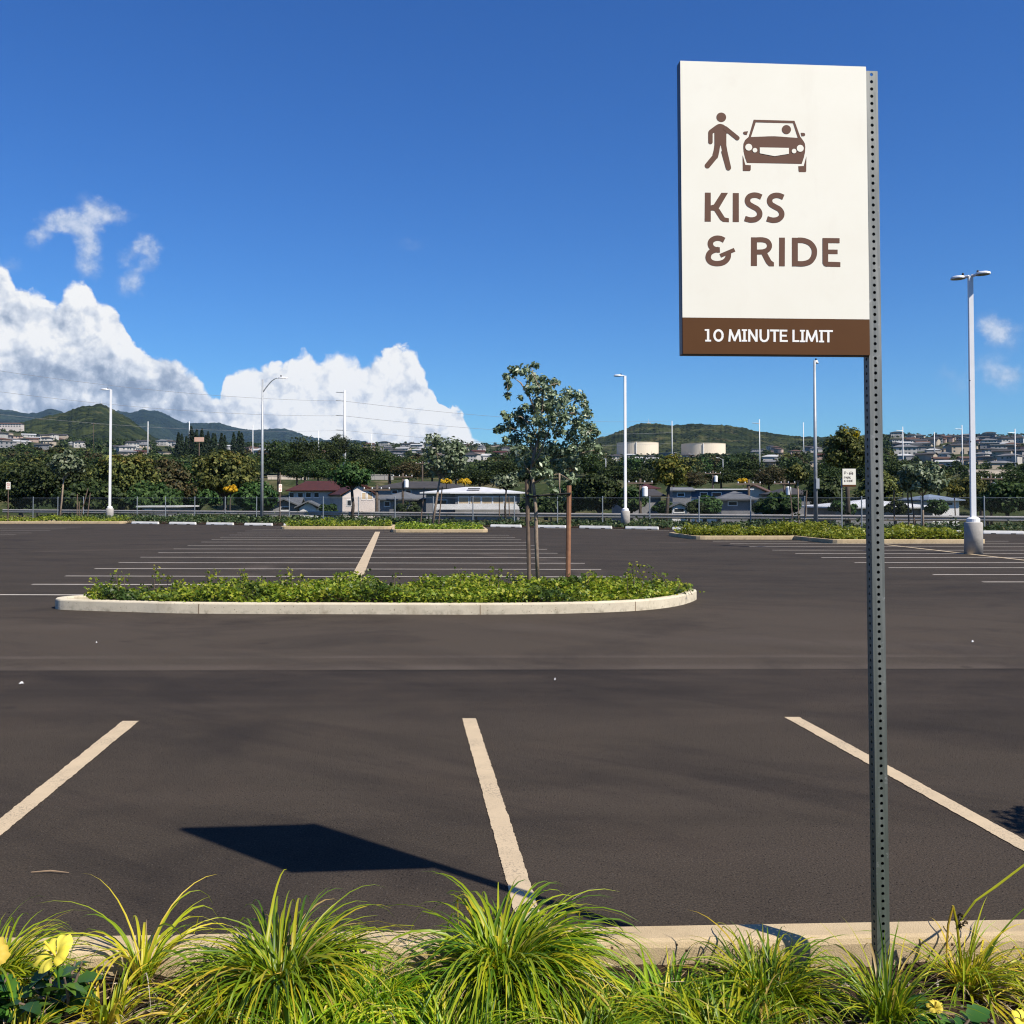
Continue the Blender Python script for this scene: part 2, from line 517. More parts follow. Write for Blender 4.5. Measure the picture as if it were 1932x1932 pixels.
M_ASPH = asphalt_mat()
M_LINE_Y = paint_mat("cream_line_paint", (0.54, 0.42, 0.265))
M_LINE_W = paint_mat("white_line_paint", (0.56, 0.50, 0.42))
M_KERB = kerb_mat("tan_kerb_concrete", [(0.54, 0.425, 0.265), (0.47, 0.36, 0.215), (0.37, 0.28, 0.16)])
M_KERBP = kerb_mat("pale_kerb_concrete", [(0.66, 0.585, 0.44), (0.57, 0.50, 0.37), (0.46, 0.39, 0.275)])
M_SOIL = soil_mat()
M_GALV = galv_mat()
M_WHITE = mat("white_powder_coat", (0.82, 0.82, 0.82), (0.76, 0.76, 0.75), 3, 0.4)
M_STOP = mat("white_painted_concrete", (0.80, 0.78, 0.74), (0.62, 0.60, 0.55), 2.5, 0.8, coord='World', detail=6)
M_CONC = mat("grey_concrete", (0.40, 0.375, 0.34), (0.30, 0.28, 0.25), 5, 0.9, bump=0.3)
M_STEEL = mat("weathered_steel", (0.42, 0.44, 0.45), (0.33, 0.35, 0.36), 4, 0.5, metal=0.3)
M_POST = mat("fence_post_steel", (0.30, 0.33, 0.35), (0.22, 0.25, 0.27), 4, 0.55, metal=0.3)
M_WIRE = mat("dark_fence_wire", (0.035, 0.05, 0.045), (0.025, 0.035, 0.03), 4, 0.6)
M_RAIL = mat("guardrail_steel", (0.44, 0.42, 0.39), (0.30, 0.27, 0.24), 0.6, 0.5, metal=0.25, coord='World')
M_DARK = mat("black_rubber", (0.015, 0.015, 0.016), (0.02, 0.02, 0.02), 6, 0.5)
M_LENS = mat("lamp_lens", (0.10, 0.10, 0.11), (0.07, 0.07, 0.08), 6, 0.25)
M_WOODPOLE = mat("creosoted_wood", (0.10, 0.075, 0.055), (0.055, 0.04, 0.03), 6, 0.85)
M_STAKE = mat("red_brown_stake", (0.30, 0.145, 0.075), (0.20, 0.09, 0.05), 9, 0.8)
M_STAKEG = mat("weathered_stake", (0.17, 0.12, 0.085), (0.10, 0.07, 0.05), 9, 0.85)
M_BARK = mat("pale_bark", (0.32, 0.25, 0.18), (0.18, 0.13, 0.095), 12, 0.9, bump=0.4)
M_BARKD = mat("dark_bark", (0.085, 0.065, 0.05), (0.045, 0.034, 0.027), 8, 0.9)
M_TPOLE = mat("pale_steel_pole", (0.66, 0.66, 0.65), (0.56, 0.56, 0.56), 0.4, 0.5)

# ------------------------------------------------------------------ mesh helpers
UNIT = {}


def link(o, parent=None):
    COL.objects.link(o)
    if parent is not None:
        o.parent = parent
    return o


class MB:
    def __init__(s):
        s.v, s.f, s.mi = [], [], []
        s.cur = 0

    def add(s, vs, fs):
        k = len(s.v)
        s.v += [tuple(v) for v in vs]
        s.f += [tuple(i + k for i in f) for f in fs]
        s.mi += [s.cur] * len(fs)

    def box(s, x0, x1, y0, y1, z0, z1):
        s.add([(x0, y0, z0), (x1, y0, z0), (x1, y1, z0), (x0, y1, z0), (x0, y0, z1), (x1, y0, z1), (x1, y1, z1), (x0, y1, z1)],
              [(3, 2, 1, 0), (4, 5, 6, 7), (0, 1, 5, 4), (1, 2, 6, 5), (2, 3, 7, 6), (3, 0, 4, 7)])

    def tube(s, pts, rad, n=8, cap=True, sq=0.0):
        pts = [Vector(p) for p in pts]
        if not isinstance(rad, (list, tuple)):
            rad = [rad] * len(pts)
        rings = []
        ref = Vector((1, 0, 0))
        for i, p in enumerate(pts):
            d = (pts[min(i + 1, len(pts) - 1)] - pts[max(i - 1, 0)]).normalized()
            if abs(d.dot(ref)) > 0.95:
                ref = Vector((0, 1, 0))
            a = (ref - d * ref.dot(d)).normalized()
            b = d.cross(a)
            rings.append([p + (a * math.cos(sq + 2 * math.pi * k / n) + b * math.sin(sq + 2 * math.pi * k / n)) * rad[i] for k in range(n)])
        vs = [q for r in rings for q in r]
        fs = []
        for i in range(len(pts) - 1):
            for k in range(n):
                fs.append((i * n + k, i * n + (k + 1) % n, (i + 1) * n + (k + 1) % n, (i + 1) * n + k))
        if cap:
            fs.append(tuple(range(n - 1, -1, -1)))
            fs.append(tuple((len(pts) - 1) * n + k for k in range(n)))
        s.add(vs, fs)

    def lathe(s, prof, n=24, c=(0, 0)):
        vs, fs = [], []
        for r, z in prof:
            for k in range(n):
                a = 2 * math.pi * k / n
                vs.append((c[0] + r * math.cos(a), c[1] + r * math.sin(a), z))
        for i in range(len(prof) - 1):
            for k in range(n):
                fs.append((i * n + k, i * n + (k + 1) % n, (i + 1) * n + (k + 1) % n, (i + 1) * n + k))
        fs.append(tuple(range(n - 1, -1, -1)))
        fs.append(tuple((len(prof) - 1) * n + k for k in range(n)))
        s.add(vs, fs)

    def poly(s, pts, z0, z1):
        """extrude a plan polygon (counter-clockwise)"""
        n = len(pts)
        vs = [(p[0], p[1], z0) for p in pts] + [(p[0], p[1], z1) for p in pts]
        fs = [tuple(range(n, 2 * n)), tuple(range(n - 1, -1, -1))]
        fs += [(i, (i + 1) % n, n + (i + 1) % n, n + i) for i in range(n)]
        s.add(vs, fs)

    def build(s, name, m, parent=None, smooth=False, loc=None):
        me = bpy.data.meshes.new(name)
        me.from_pydata(s.v, [], s.f)
        ms = m if isinstance(m, (list, tuple)) else [m]
        for q in ms:
            me.materials.append(q)
        if len(ms) > 1:
            me.polygons.foreach_set('material_index', s.mi)
        if smooth:
            me.polygons.foreach_set('use_smooth', [True] * len(s.f))
        me.update()
        o = bpy.data.objects.new(name, me)
        if loc is not None:
            o.location = loc
        return link(o, parent)


def np_mesh(name, V, Fc, m, parent=None, smooth=False, loc=None):
    V = np.asarray(V, dtype=np.float32).reshape(-1, 3)
    Fc = np.asarray(Fc, dtype=np.int32)
    k = Fc.shape[1]
    me = bpy.data.meshes.new(name)
    me.vertices.add(len(V))
    me.vertices.foreach_set('co', V.ravel())
    me.loops.add(Fc.size)
    me.loops.foreach_set('vertex_index', Fc.ravel())
    me.polygons.add(len(Fc))
    me.polygons.foreach_set('loop_start', np.arange(0, Fc.size, k, dtype=np.int32))
    me.polygons.foreach_set('loop_total', np.full(len(Fc), k, dtype=np.int32))
    if smooth:
        me.polygons.foreach_set('use_smooth', np.ones(len(Fc), dtype=bool))
    me.materials.append(m)
    me.update(calc_edges=True)
    o = bpy.data.objects.new(name, me)
    if loc is not None:
        o.location = loc
    return link(o, parent)


def tag(o, label=None, cat=None, group=None, kind=None):
    if label:
        o['label'] = label
    if cat:
        o['category'] = cat
    if group:
        o['group'] = group
    if kind:
        o['kind'] = kind
    return o


def thing(name, label, cat, loc=(0, 0, 0), rz=0.0, group=None):
    o = bpy.data.objects.new(name, None)
    o.empty_display_size = 0.2
    o.location = loc
    o.rotation_euler = (0, 0, rz)
    link(o)
    return tag(o, label, cat, group)


def bevel(o, w, seg=2):
    md = o.modifiers.new("bevel", 'BEVEL')
    md.width = w
    md.segments = seg
    md.limit_method = 'ANGLE'
    return o


def copy_tree(o, parent=None):
    c = o.copy()
    COL.objects.link(c)
    if parent is not None:
        c.parent = parent
    for ch in list(o.children):
        copy_tree(ch, c)
    return c


def unit(a):
    return a / np.maximum(np.linalg.norm(a, axis=1, keepdims=True), 1e-9)


def leaf_arrays(rng, P, out, size, aspect=0.5, fold=0.12, up=0.35, jit=0.9, droop=0.0):
    """one folded quad per leaf; P points, out outward normals"""
    n = len(P)
    Nn = unit(out * 0.7 + rng.normal(size=(n, 3)) * jit * 0.5 + np.array([0, 0, up]))
    T = rng.normal(size=(n, 3)) + out * 0.5 + np.array([0, 0, -droop])
    T = unit(T - Nn * np.sum(T * Nn, axis=1, keepdims=True))
    B = np.cross(Nn, T)
    s = (size * rng.uniform(0.65, 1.3, size=(n, 1)))
    V = np.stack([P - T * s * 0.5, P - B * s * aspect * 0.5 + Nn * s * fold + T * s * 0.03, P + T * s * 0.5, P + B * s * aspect * 0.5 + Nn * s * fold + T * s * 0.03], axis=1)
    Fc = np.arange(n * 4).reshape(n, 4)
    return V.reshape(-1, 3), Fc


def crown_points(rng, nclump, per, R, clump_r, flat=0.35, shell=0.6):
    """leaf points in clumps spread through an ellipsoid R, flattened below"""
    d = unit(rng.normal(size=(nclump, 3)))
    d[:, 2] = np.where(d[:, 2] < 0, d[:, 2] * flat, d[:, 2])
    c = d * (rng.uniform(shell, 1.0, size=(nclump, 1)) ** 0.7) * np.array(R) * (1 - clump_r / max(R) * 0.6)
    P, O = [], []
    for i in range(nclump):
        cr = clump_r * rng.uniform(0.6, 1.25)
        q = unit(rng.normal(size=(per, 3)))
        rad = cr * rng.uniform(0.45, 1.0, size=(per, 1))
        P.append(c[i] + q * rad * np.array([1.1, 1.1, 0.8]))
        O.append(q * 0.8 + unit(c[i:i + 1] + 1e-6) * 0.35)
    return np.concatenate(P), unit(np.concatenate(O)), c


# value noise for terrain
_rng0 = np.random.default_rng(11)
_G = _rng0.random((256, 256))


def vnoise(x, y):
    x = np.asarray(x, float)
    y = np.asarray(y, float)
    xi, yi = np.floor(x).astype(int), np.floor(y).astype(int)
    fx, fy = x - xi, y - yi
    fx, fy = fx * fx * (3 - 2 * fx), fy * fy * (3 - 2 * fy)
    g = lambda a, b: _G[a % 256, b % 256]
    return (g(xi, yi) * (1 - fx) + g(xi + 1, yi) * fx) * (1 - fy) + (g(xi, yi + 1) * (1 - fx) + g(xi + 1, yi + 1) * fx) * fy


def fbm(x, y, o=5):
    s, a, t = 0, 0.5, 0
    for i in range(o):
        s = s + a * vnoise(x * 2 ** i + 17 * i, y * 2 ** i + 31 * i)
        t += a
        a *= 0.5
    return s / t - 0.5


def sstep(t):
    t = np.clip(t, 0, 1)
    return t * t * (3 - 2 * t)


# ------------------------------------------------------------------ setting: ground, lot, kerbs, lines
RIDGE = [(-900, 812), (-300, 808), (0, 812), (140, 828), (300, 836), (500, 837), (620, 836), (740, 838), (950, 840), (1130, 852), (1160, 858),
         (1390, 856), (1480, 842), (1560, 832), (1650, 824), (1932, 823), (2500, 820)]
_ra = np.array([math.atan2(ray(x, 900).x, ray(x, 900).y) for x, _ in RIDGE])
RR = 1500.0
_rz = np.array([EYE + ray(x, y).z / math.hypot(ray(x, y).x, ray(x, y).y) * RR for x, y in RIDGE])


def tz(x, y):
    """height of the land"""
    x = np.asarray(x, float)
    y = np.asarray(y, float)
    r = np.hypot(x, y)
    a = np.arctan2(x, y)
    s = (y + 0.47 * x - 68) / 1.1
    low = -0.08 - 3.0 * sstep((s - 6) / 12)
    low = np.where(s > 18, low + fbm(x / 40, y / 40, 3) * 0.8, low)
    zr = np.interp(a, _ra, _rz)
    up = -3.08 + 9.3 * sstep((r - 185) / 60)
    hill = 6.2 + (zr - 6.2) * (np.clip((r - 285) / (RR - 285), 0, 1) ** 1.3)
    z = np.where(r > 285, hill, up)
    z = np.where(r > 180, z, low)
    z = z + np.where(r > 300, fbm(x / 90, y / 90, 4) * 7.0 * np.clip((r - 300) / 300, 0, 1), 0)
    z = np.where(r > RR, zr - (r - RR) * 0.03 + fbm(x / 90, y / 90, 4) * 7.0, z)
    return z


def ground_sheet():
    az = np.concatenate([np.linspace(-math.pi, -0.75, 26)[:-1], np.linspace(-0.75, 0.75, 161), np.linspace(0.75, math.pi, 26)[1:]])
    rr = np.concatenate([[0.5], np.arange(6, 130, 3.0), np.arange(130, 320, 6), np.arange(320, 1620, 18), [1900, 2600, 4000, 9000]])
    A, Rr = np.meshgrid(az, rr)
    X, Y = np.sin(A) * Rr, np.cos(A) * Rr
    Z = tz(X, Y)
    Z = np.where(Rr > 1800, np.minimum(Z, 20), Z)
    V = np.stack([X, Y, Z], axis=-1).reshape(-1, 3)
    na, nr = len(az), len(rr)
    idx = np.arange(na * nr).reshape(nr, na)
    Fc = np.stack([idx[:-1, :-1], idx[:-1, 1:], idx[1:, 1:], idx[1:, :-1]], axis=-1).reshape(-1, 4)[:, ::-1]
    m = hill_mat("valley_vegetation", [(0.022, 0.035, 0.012), (0.045, 0.055, 0.022), (0.10, 0.09, 0.045)], 0.06, (0.16, 0.13, 0.075), 0.5, 0.8)
    tag(np_mesh("ground", V, Fc, m, smooth=True), kind='structure')


ground_sheet()


def sheet(name, pts, z, m, kind='structure'):
    mb = MB()
    mb.add([(p[0], p[1], z) for p in pts], [tuple(range(len(pts)))])
    return tag(mb.build(name, m), kind=kind)


KD = Vector((3.62, 0.15, 0)).normalized()                 # direction of the near kerb
KN = Vector((-KD.y, KD.x, 0))
KP = Vector((0, 3.60, 0))                                 # a point on its planter edge


def kpt(s, t):
    return KP + KD * s + KN * t


STOPS_PX = [(60, 985.5), (131, 986.4), (203, 987.4), (274, 988.5), (344.5, 989.4), (415, 990.4), (487.8, 991.5), (562, 992.1), (637, 992.6), (714, 993.0), (793, 993.5), (873, 994.0), (954.5, 994.8), (1038, 996), (1123.7, 997.2), (1211, 998.6), (1300, 1000),
            (1391, 1001.2), (1484, 1002.5), (1580, 1003.8), (1681, 1005), (1786, 1006.3), (1893, 1007.6), (2005, 1009)]
STOPS = [on_z(x, y) for x, y in STOPS_PX]
_sx, _sy = [p.x for p in STOPS], [p.y for p in STOPS]


def stop_line(x):
    """lip of the asphalt where the wheel stops stand"""
    if x < _sx[0]:
        return _sy[0] - 0.42 * (x - _sx[0])
    if x > _sx[-1]:
        return _sy[-1] - 0.42 * (x - _sx[-1])
    return float(np.interp(x, _sx, _sy))


# the lot
lot = [kpt(-60, 0.1), kpt(60, 0.1)] + [Vector((x, stop_line(x) + 0.45, 0)) for x in (62, *_sx[::-1], -75)]
sheet("asphalt", lot, 0.0, M_ASPH)
# planter soil in front, gently uneven
xs = np.linspace(-9, 9, 181)
ts = np.linspace(-6.0, 0.02, 70)
S_, T_ = np.meshgrid(xs, ts)
PX = KP.x + KD.x * S_ + KN.x * T_
PY = KP.y + KD.y * S_ + KN.y * T_


def soil_z(x, y):
    return 0.055 + fbm(np.asarray(x) * 2.2, np.asarray(y) * 2.2, 4) * 0.10 + fbm(np.asarray(x) * 14, np.asarray(y) * 14, 2) * 0.03


PZ = soil_z(PX, PY)
V = np.stack([PX, PY, PZ], -1).reshape(-1, 3)
ii = np.arange(V.shape[0]).reshape(S_.shape)
Fc = np.stack([ii[:-1, :-1], ii[:-1, 1:], ii[1:, 1:], ii[1:, :-1]], -1).reshape(-1, 4)
tag(np_mesh("soil", V, Fc, M_SOIL, smooth=True), kind='structure')


def kerb_strip(name, path, w=0.15, h=0.155, closed=False, r=0.025, z0=-0.05, m_=None):
    """sweep a rounded kerb section along a plan path (outer edge); w to the left of the path direction"""
    P = [Vector((p[0], p[1], 0)) for p in path]
    n = len(P)
    sec = [(0, z0), (0, h - r), (r * 0.3, h - r * 0.3), (r, h), (w - r, h), (w - r * 0.3, h - r * 0.3), (w, h - r), (w, z0)]
    vs, fs = [], []
    for i, p in enumerate(P):
        a = P[(i - 1) % n] if (closed or i > 0) else p
        b = P[(i + 1) % n] if (closed or i < n - 1) else p
        d1 = (p - a).normalized() if (p - a).length > 1e-6 else (b - p).normalized()
        d2 = (b - p).normalized() if (b - p).length > 1e-6 else d1
        d = (d1 + d2).normalized()
        nn = Vector((-d.y, d.x, 0))
        k = 1.0 / max(0.5, nn.dot(Vector((-d1.y, d1.x, 0))))
        for o, z in sec:
            q = p + nn * o * k
            vs.append((q.x, q.y, z))
    m = len(sec)
    rng = n if closed else n - 1
    for i in range(rng):
        for k in range(m - 1):
            a, b = i * m + k, ((i + 1) % n) * m + k
            fs.append((a, b, b + 1, a + 1))
    if not closed:
        fs.append(tuple(range(m)))
        fs.append(tuple((n - 1) * m + k for k in range(m - 1, -1, -1)))
    mb = MB()
    mb.add(vs, fs)
    return tag(mb.build(name, m_ or M_KERB), kind='structure')


# near kerb, cast in lengths with open joints
jx = [-9.0, -6.05, -3.02, 0.0 - 0.9, 2.1, 5.1, 9.0]
for a, b in zip(jx[:-1], jx[1:]):
    kerb_strip("kerb", [kpt(a + 0.004 + (b - a - 0.008) * i / 8, 0.0) for i in range(9)], w=0.15, h=0.16)


def curve_pts(pts, n=6, closed=False):
    """Catmull-Rom through plan points"""
    P = [Vector((p[0], p[1], 0)) for p in pts]
    out = []
    N_ = len(P)
    for i in range(N_ if closed else N_ - 1):
        p0 = P[(i - 1) % N_] if closed or i > 0 else P[i]
        p1, p2 = P[i], P[(i + 1) % N_]
        p3 = P[(i + 2) % N_] if closed or i + 2 < N_ else p2
        for k in range(n):
            t = k / n
            out.append(0.5 * ((2 * p1) + (p2 - p0) * t + (2 * p0 - 5 * p1 + 4 * p2 - p3) * t * t + (3 * p1 - p0 - 3 * p2 + p3) * t ** 3))
    if not closed:
        out.append(P[-1])
    return out


# island kerb (outer foot line measured from the photograph), anticlockwise
front = [on_z(x, y) for x, y in [(128, 1150), (250, 1154.8), (375, 1157.7), (690, 1159), (906, 1159.5), (1069, 1157.6), (1199, 1152.6), (1275, 1144), (1311, 1133)]]
isl = [(-7.29, 16.02), (-7.20, 15.80), (-6.92, 15.64)] + [(p.x, p.y) for p in front[1:]] + [(3.18, 17.55), (2.85, 18.0), (2.2, 18.25), (0.4, 17.95), (-3.0, 17.25), (-6.2, 16.62), (-6.92, 16.44), (-7.20, 16.26)]
isl_c = curve_pts(isl, 5, True)
kerb_strip("kerb", isl_c, w=0.15, h=0.165, closed=True, m_=M_KERBP)
mbj = MB()
for jxp, jyp in ((172, 1152.4), (375, 1157.7), (906, 1159.5), (1199, 1152.6)):     # joints in the kerb
    q = on_z(jxp, jyp)
    mbj.box(q.x - 0.005, q.x + 0.005, q.y - 0.003, q.y + 0.05, 0.0, 0.145)
tag(mbj.build("kerb_joint", mat("joint_shadow", (0.20, 0.13, 0.07), (0.16, 0.10, 0.05), 5, 0.9)), kind='structure')


def inset_poly(c, d):
    out = []
    n = len(c)
    for i in range(n):
        t = (c[(i + 1) % n] - c[i - 1]).normalized()
        out.append(c[i] + Vector((-t.y, t.x, 0)) * d)
    return out


isl_in = inset_poly(isl_c, 0.14)
sheet("island_soil", isl_in, 0.11, M_SOIL)


def line(name, a, b, w, m, z=0.004):
    a, b = Vector(a), Vector(b)
    d = (b - a)
    d.z = 0
    d.normalize()
    n = Vector((-d.y, d.x, 0)) * w / 2
    k = max(2, int((b - a).length / 0.5))
    mb = MB()
    vs, fs = [], []
    for i in range(k + 1):
        p = a.lerp(b, i / k)
        vs += [(p.x - n.x, p.y - n.y, z), (p.x + n.x, p.y + n.y, z)]
    for i in range(k):
        fs.append((2 * i, 2 * i + 2, 2 * i + 3, 2 * i + 1))
    mb.add(vs, fs)
    return tag(mb.build(name, m), kind='structure')


def quad_line(name, px4, m, z=0.004):
    mb = MB()
    q = [on_z(x, y, z) for x, y in px4]
    mb.add(q, [(0, 1, 2, 3)])
    return tag(mb.build(name, m), kind='structure')


# near stall lines: far end, running to the kerb
def near_line(ends, c1, c2):
    a0, a1 = on_z(*ends[0]), on_z(*ends[1])
    w = (a1 - a0).length
    a = (a0 + a1) / 2
    p1, p2 = on_z(*c1), on_z(*c2)
    d = (p2 - p1).normalized()
    n = Vector((-d.y, d.x, 0))
    k = (3.72 + a.x * 0.04 - a.y) / d.y
    mb = MB()
    e = a + d * k
    hw = 0.053
    L0, L1 = Vector((a0.x, a0.y, .004)), Vector((e.x - hw, e.y, .004))
    R0, R1 = Vector((a1.x, a1.y, .004)), Vector((e.x + hw, e.y, .004))
    nseg = int((e - a).length / 0.014)
    rg = random.Random(int(a.x * 100))
    vs, fs, wl, wr = [], [], 0.0, 0.0
    for i in range(nseg + 1):                    # sprayed edge, never quite straight
        t = i / nseg
        wl = wl * 0.6 + rg.gauss(0, 0.0016)
        wr = wr * 0.6 + rg.gauss(0, 0.0016)
        p_, q_ = L0.lerp(L1, t), R0.lerp(R1, t)
        vs += [(p_.x + wl, p_.y, .004), (q_.x + wr, q_.y, .004)]
        if i:
            fs.append((2 * i - 2, 2 * i, 2 * i + 1, 2 * i - 1))
    mb.add(vs, fs)
    return tag(mb.build("stall_line", M_LINE_Y), kind='structure')


near_line([(231, 1361), (262, 1361)], (247, 1361), (0, 1562))
near_line([(872, 1356), (898, 1356)], (885, 1356), (978, 1665))
near_line([(1480, 1353.5), (1508, 1353.5)], (1494, 1353.5), (1932, 1596))
p1, p2 = on_z(885, 1356), on_z(978, 1665)
# one more stall each side, outside the picture
for dx in (-2.75 * 2, 2.6 * 2):
    line("stall_line", (p1.x + dx, 7.9, 0), (p1.x + dx + 0.45, 3.8, 0), 0.105, M_LINE_Y)

YL = [18.1, 20.3, 22.45, 24.8, 27.1, 29.6, 32.0, 34.4, 37.0, 39.8, 42.3, 44.7, 47.4, 50.2, 53.2, 56.2]
for i, yl in enumerate(YL):
    xl = -9.75 - 0.136 * (yl - 20.3)
    xr = 2.47 - 0.103 * (yl - 22.1)
    if yl > 50:
        xr = -3.4 - 0.103 * (yl - 50)
    line("stall_line", (xl, yl, 0), (xr, yl - 0.28, 0), 0.12, M_LINE_W, z=0.004)
line("stall_line", on_z(667, 1104), on_z(712.5, 1003.5), 0.26, M_LINE_Y, z=0.008)
for yl in (47.7, 50.2, 53.7, 57.0, 60.4):
    xr = -23.7 - 0.19 * (yl - 47.7)
    line("stall_line", (xr - 13, yl + 0.2, 0), (xr, yl, 0), 0.10, M_LINE_W)
for yr in (40.6, 38.3, 36.0, 33.6, 31.5, 29.4, 27.1, 25.1, 22.9, 20.85, 18.6):
    xl = 9.82 - 0.083 * (yr - 20.85)
    line("stall_line", (xl, yr, 0), (xl + 12.0, yr - 0.05, 0), 0.12, M_LINE_W)
line("stall_line", on_z(1672, 1028), on_z(2010, 1066), 0.16, M_LINE_Y, z=0.008)
for a, b in (((1031, 997), (1066, 997.3)), ((1122, 998), (1175, 998.6)), ((1217, 1000.5), (1262, 1001))):
    line("stall_line", on_z(*a), on_z(*b), 0.10, M_LINE_W)

# ------------------------------------------------------------------ far planters
M_COVER = leaf_mat("ground_cover_leaves", [(0.0, (0.075, 0.14, 0.012)), (0.35, (0.18, 0.27, 0.018)), (0.7, (0.31, 0.37, 0.028)), (1.0, (0.46, 0.45, 0.06))], 0.40, 0.45,
                   patch=((0.055, 0.10, 0.02), 1.1))
M_COVERY = leaf_mat("yellow_ground_cover_leaves", [(0.0, (0.10, 0.16, 0.015)), (0.4, (0.19, 0.25, 0.02)), (1.0, (0.36, 0.38, 0.04))], 0.35, 0.45)
M_COVERD = leaf_mat("dark_ground_cover_leaves", [(0.0, (0.022, 0.048, 0.014)), (0.6, (0.05, 0.085, 0.025)), (1.0, (0.11, 0.14, 0.05))], 0.25, 0.5)


def inside(poly, x, y):
    c = np.zeros(len(x), bool)
    n = len(poly)
    for i in range(n):
        x0, y0 = poly[i][0], poly[i][1]
        x1, y1 = poly[(i + 1) % n][0], poly[(i + 1) % n][1]
        cond = ((y0 > y) != (y1 > y)) & (x < (x1 - x0) * (y - y0) / (y1 - y0 + 1e-12) + x0)
        c ^= cond
    return c


def cover(name, label, poly, n, hgt, size, m, seed, z0=0.1, spikes=0.0, lump=1.2):
    """a low mat of leaves filling a plan polygon"""
    rng = np.random.default_rng(seed)
    P = np.array([(p[0], p[1]) for p in poly])
    lo, hi = P.min(0), P.max(0)
    q = rng.uniform(lo, hi, size=(n * 6, 2))
    q = q[inside(poly, q[:, 0], q[:, 1])][:n]
    hh = hgt * (0.66 + 2.1 * (fbm(q[:, 0] * lump, q[:, 1] * lump, 4) + 0.06))
    hh = np.clip(hh, hgt * 0.25, hgt * 1.7)
    t = rng.uniform(0, 1, len(q)) ** 0.55
    z = z0 + hh * t
    if spikes:
        k = rng.random(len(q)) < spikes
        z = np.where(k, z0 + hh * (1.0 + rng.uniform(0, 0.55, len(q))), z)
    Pp = np.column_stack([q + rng.normal(0, 0.03, q.shape), z])
    out = unit(np.column_stack([rng.normal(0, 0.5, (len(q), 2)), np.full(len(q), 0.9)]))
    Vv, Ff = leaf_arrays(rng, Pp, out, size, 0.7, 0.10, 0.4, 1.2)
    o = np_mesh(name, Vv, Ff, m)
    return tag(o, label, 'plants', kind='stuff')


isl_pl = inset_poly(isl_c, 0.10)
isl_pl = [p for p in isl_pl if p.x > -6.78]
cover("ground_cover", "low leafy green ground cover filling the kerbed island", isl_pl, 26000, 0.27, 0.068, M_COVER, 5, 0.10, 0.0, 1.5)


def island_sprigs():
    """thin upright shoots standing above the mat"""
    rng = np.random.default_rng(77)
    spots = [(500, 1098), (610, 1086), (655, 1092), (820, 1075), (845, 1088), (890, 1094), (945, 1100), (1110, 1087), (1130, 1082), (1180, 1098), (1270, 1086), (1290, 1094), (1375, 1096), (1490, 1094),
             (1520, 1080), (1540, 1088), (1585, 1094), (1630, 1100), (1795, 1088), (1815, 1094)]
    out = []
    for x, y in spots:
        out.append(((x * .357), y - 8))
    for x, y in [(660, 240), (700, 262), (500, 270), (205, 250), (70, 265), (345, 262), (830, 240), (865, 246), (940, 255), (1320, 258), (1520, 215), (1545, 218), (1500, 250), (1595, 230), (1635, 250), (1680, 268), (1750, 285), (1800, 330)]:
        out.append((612.8 + .3806 * x, 980.6 + .3806 * y))
    P, O = [], []
    st = MB()
    for x, y in out:
        Y = 16.3 + rng.uniform(-0.3, 0.5)
        tp = at(x, y, Y)
        bs = Vector((tp.x + rng.normal(0, .06), Y, 0.15))
        st.tube([bs, (bs + tp) / 2 + Vector((rng.normal(0, .02), 0, 0)), tp], [0.006, 0.005, 0.003], 4, False)
        L = (tp - bs).length
        for k in range(26):
            t = 1 - rng.uniform(0, 1) ** 1.3 * 0.75
            p = bs.lerp(tp, t)
            sp = 0.035 + 0.10 * (1 - t)
            P.append((p.x + rng.normal(0, sp), p.y + rng.normal(0, sp), p.z + rng.normal(0, .02)))
            O.append((rng.normal(), rng.normal(), 0.4))
    Vv, Ff = leaf_arrays(rng, np.array(P), unit(np.array(O)), 0.055, 0.7, 0.1, 0.3, 1.0)
    o = np_mesh("shoots", Vv, Ff, M_COVER)
    tag(o, "thin upright shoots rising above the island ground cover", "plants", kind='stuff')
    st.build("stems", M_STAKEG, o)


island_sprigs()

# far planter noses: front line left/right, depth
def nose(x0, x1, ybot, dep, skew=-0.42):
    a, b = on_z(x0, ybot), on_z(x1, ybot)
    pts = [(a.x, a.y), (b.x, b.y), (b.x - 0.106 * dep + 0.2, b.y + dep), (a.x - 0.106 * dep, a.y + dep)]
    c = curve_pts([(pts[0][0] + .5, pts[0][1]), (pts[1][0] - .5, pts[1][1]), (pts[1][0], pts[1][1] + .5), pts[2], pts[3], (pts[0][0], pts[0][1] + .5)], 5, True)
    # straight sides: resample simple rounded polygon instead of the spline overshoot
    r = 0.45
    poly = []
    for i in range(4):
        p, q0, q1 = Vector((*pts[i], 0)), Vector((*pts[i - 1], 0)), Vector((*pts[(i + 1) % 4], 0))
        d0, d1 = (q0 - p).normalized(), (q1 - p).normalized()
        for k in range(5):
            t = k / 4
            poly.append((p + d0 * r) * (1 - t) ** 2 + 2 * t * (1 - t) * p + (p + d1 * r) * t * t)
    return poly


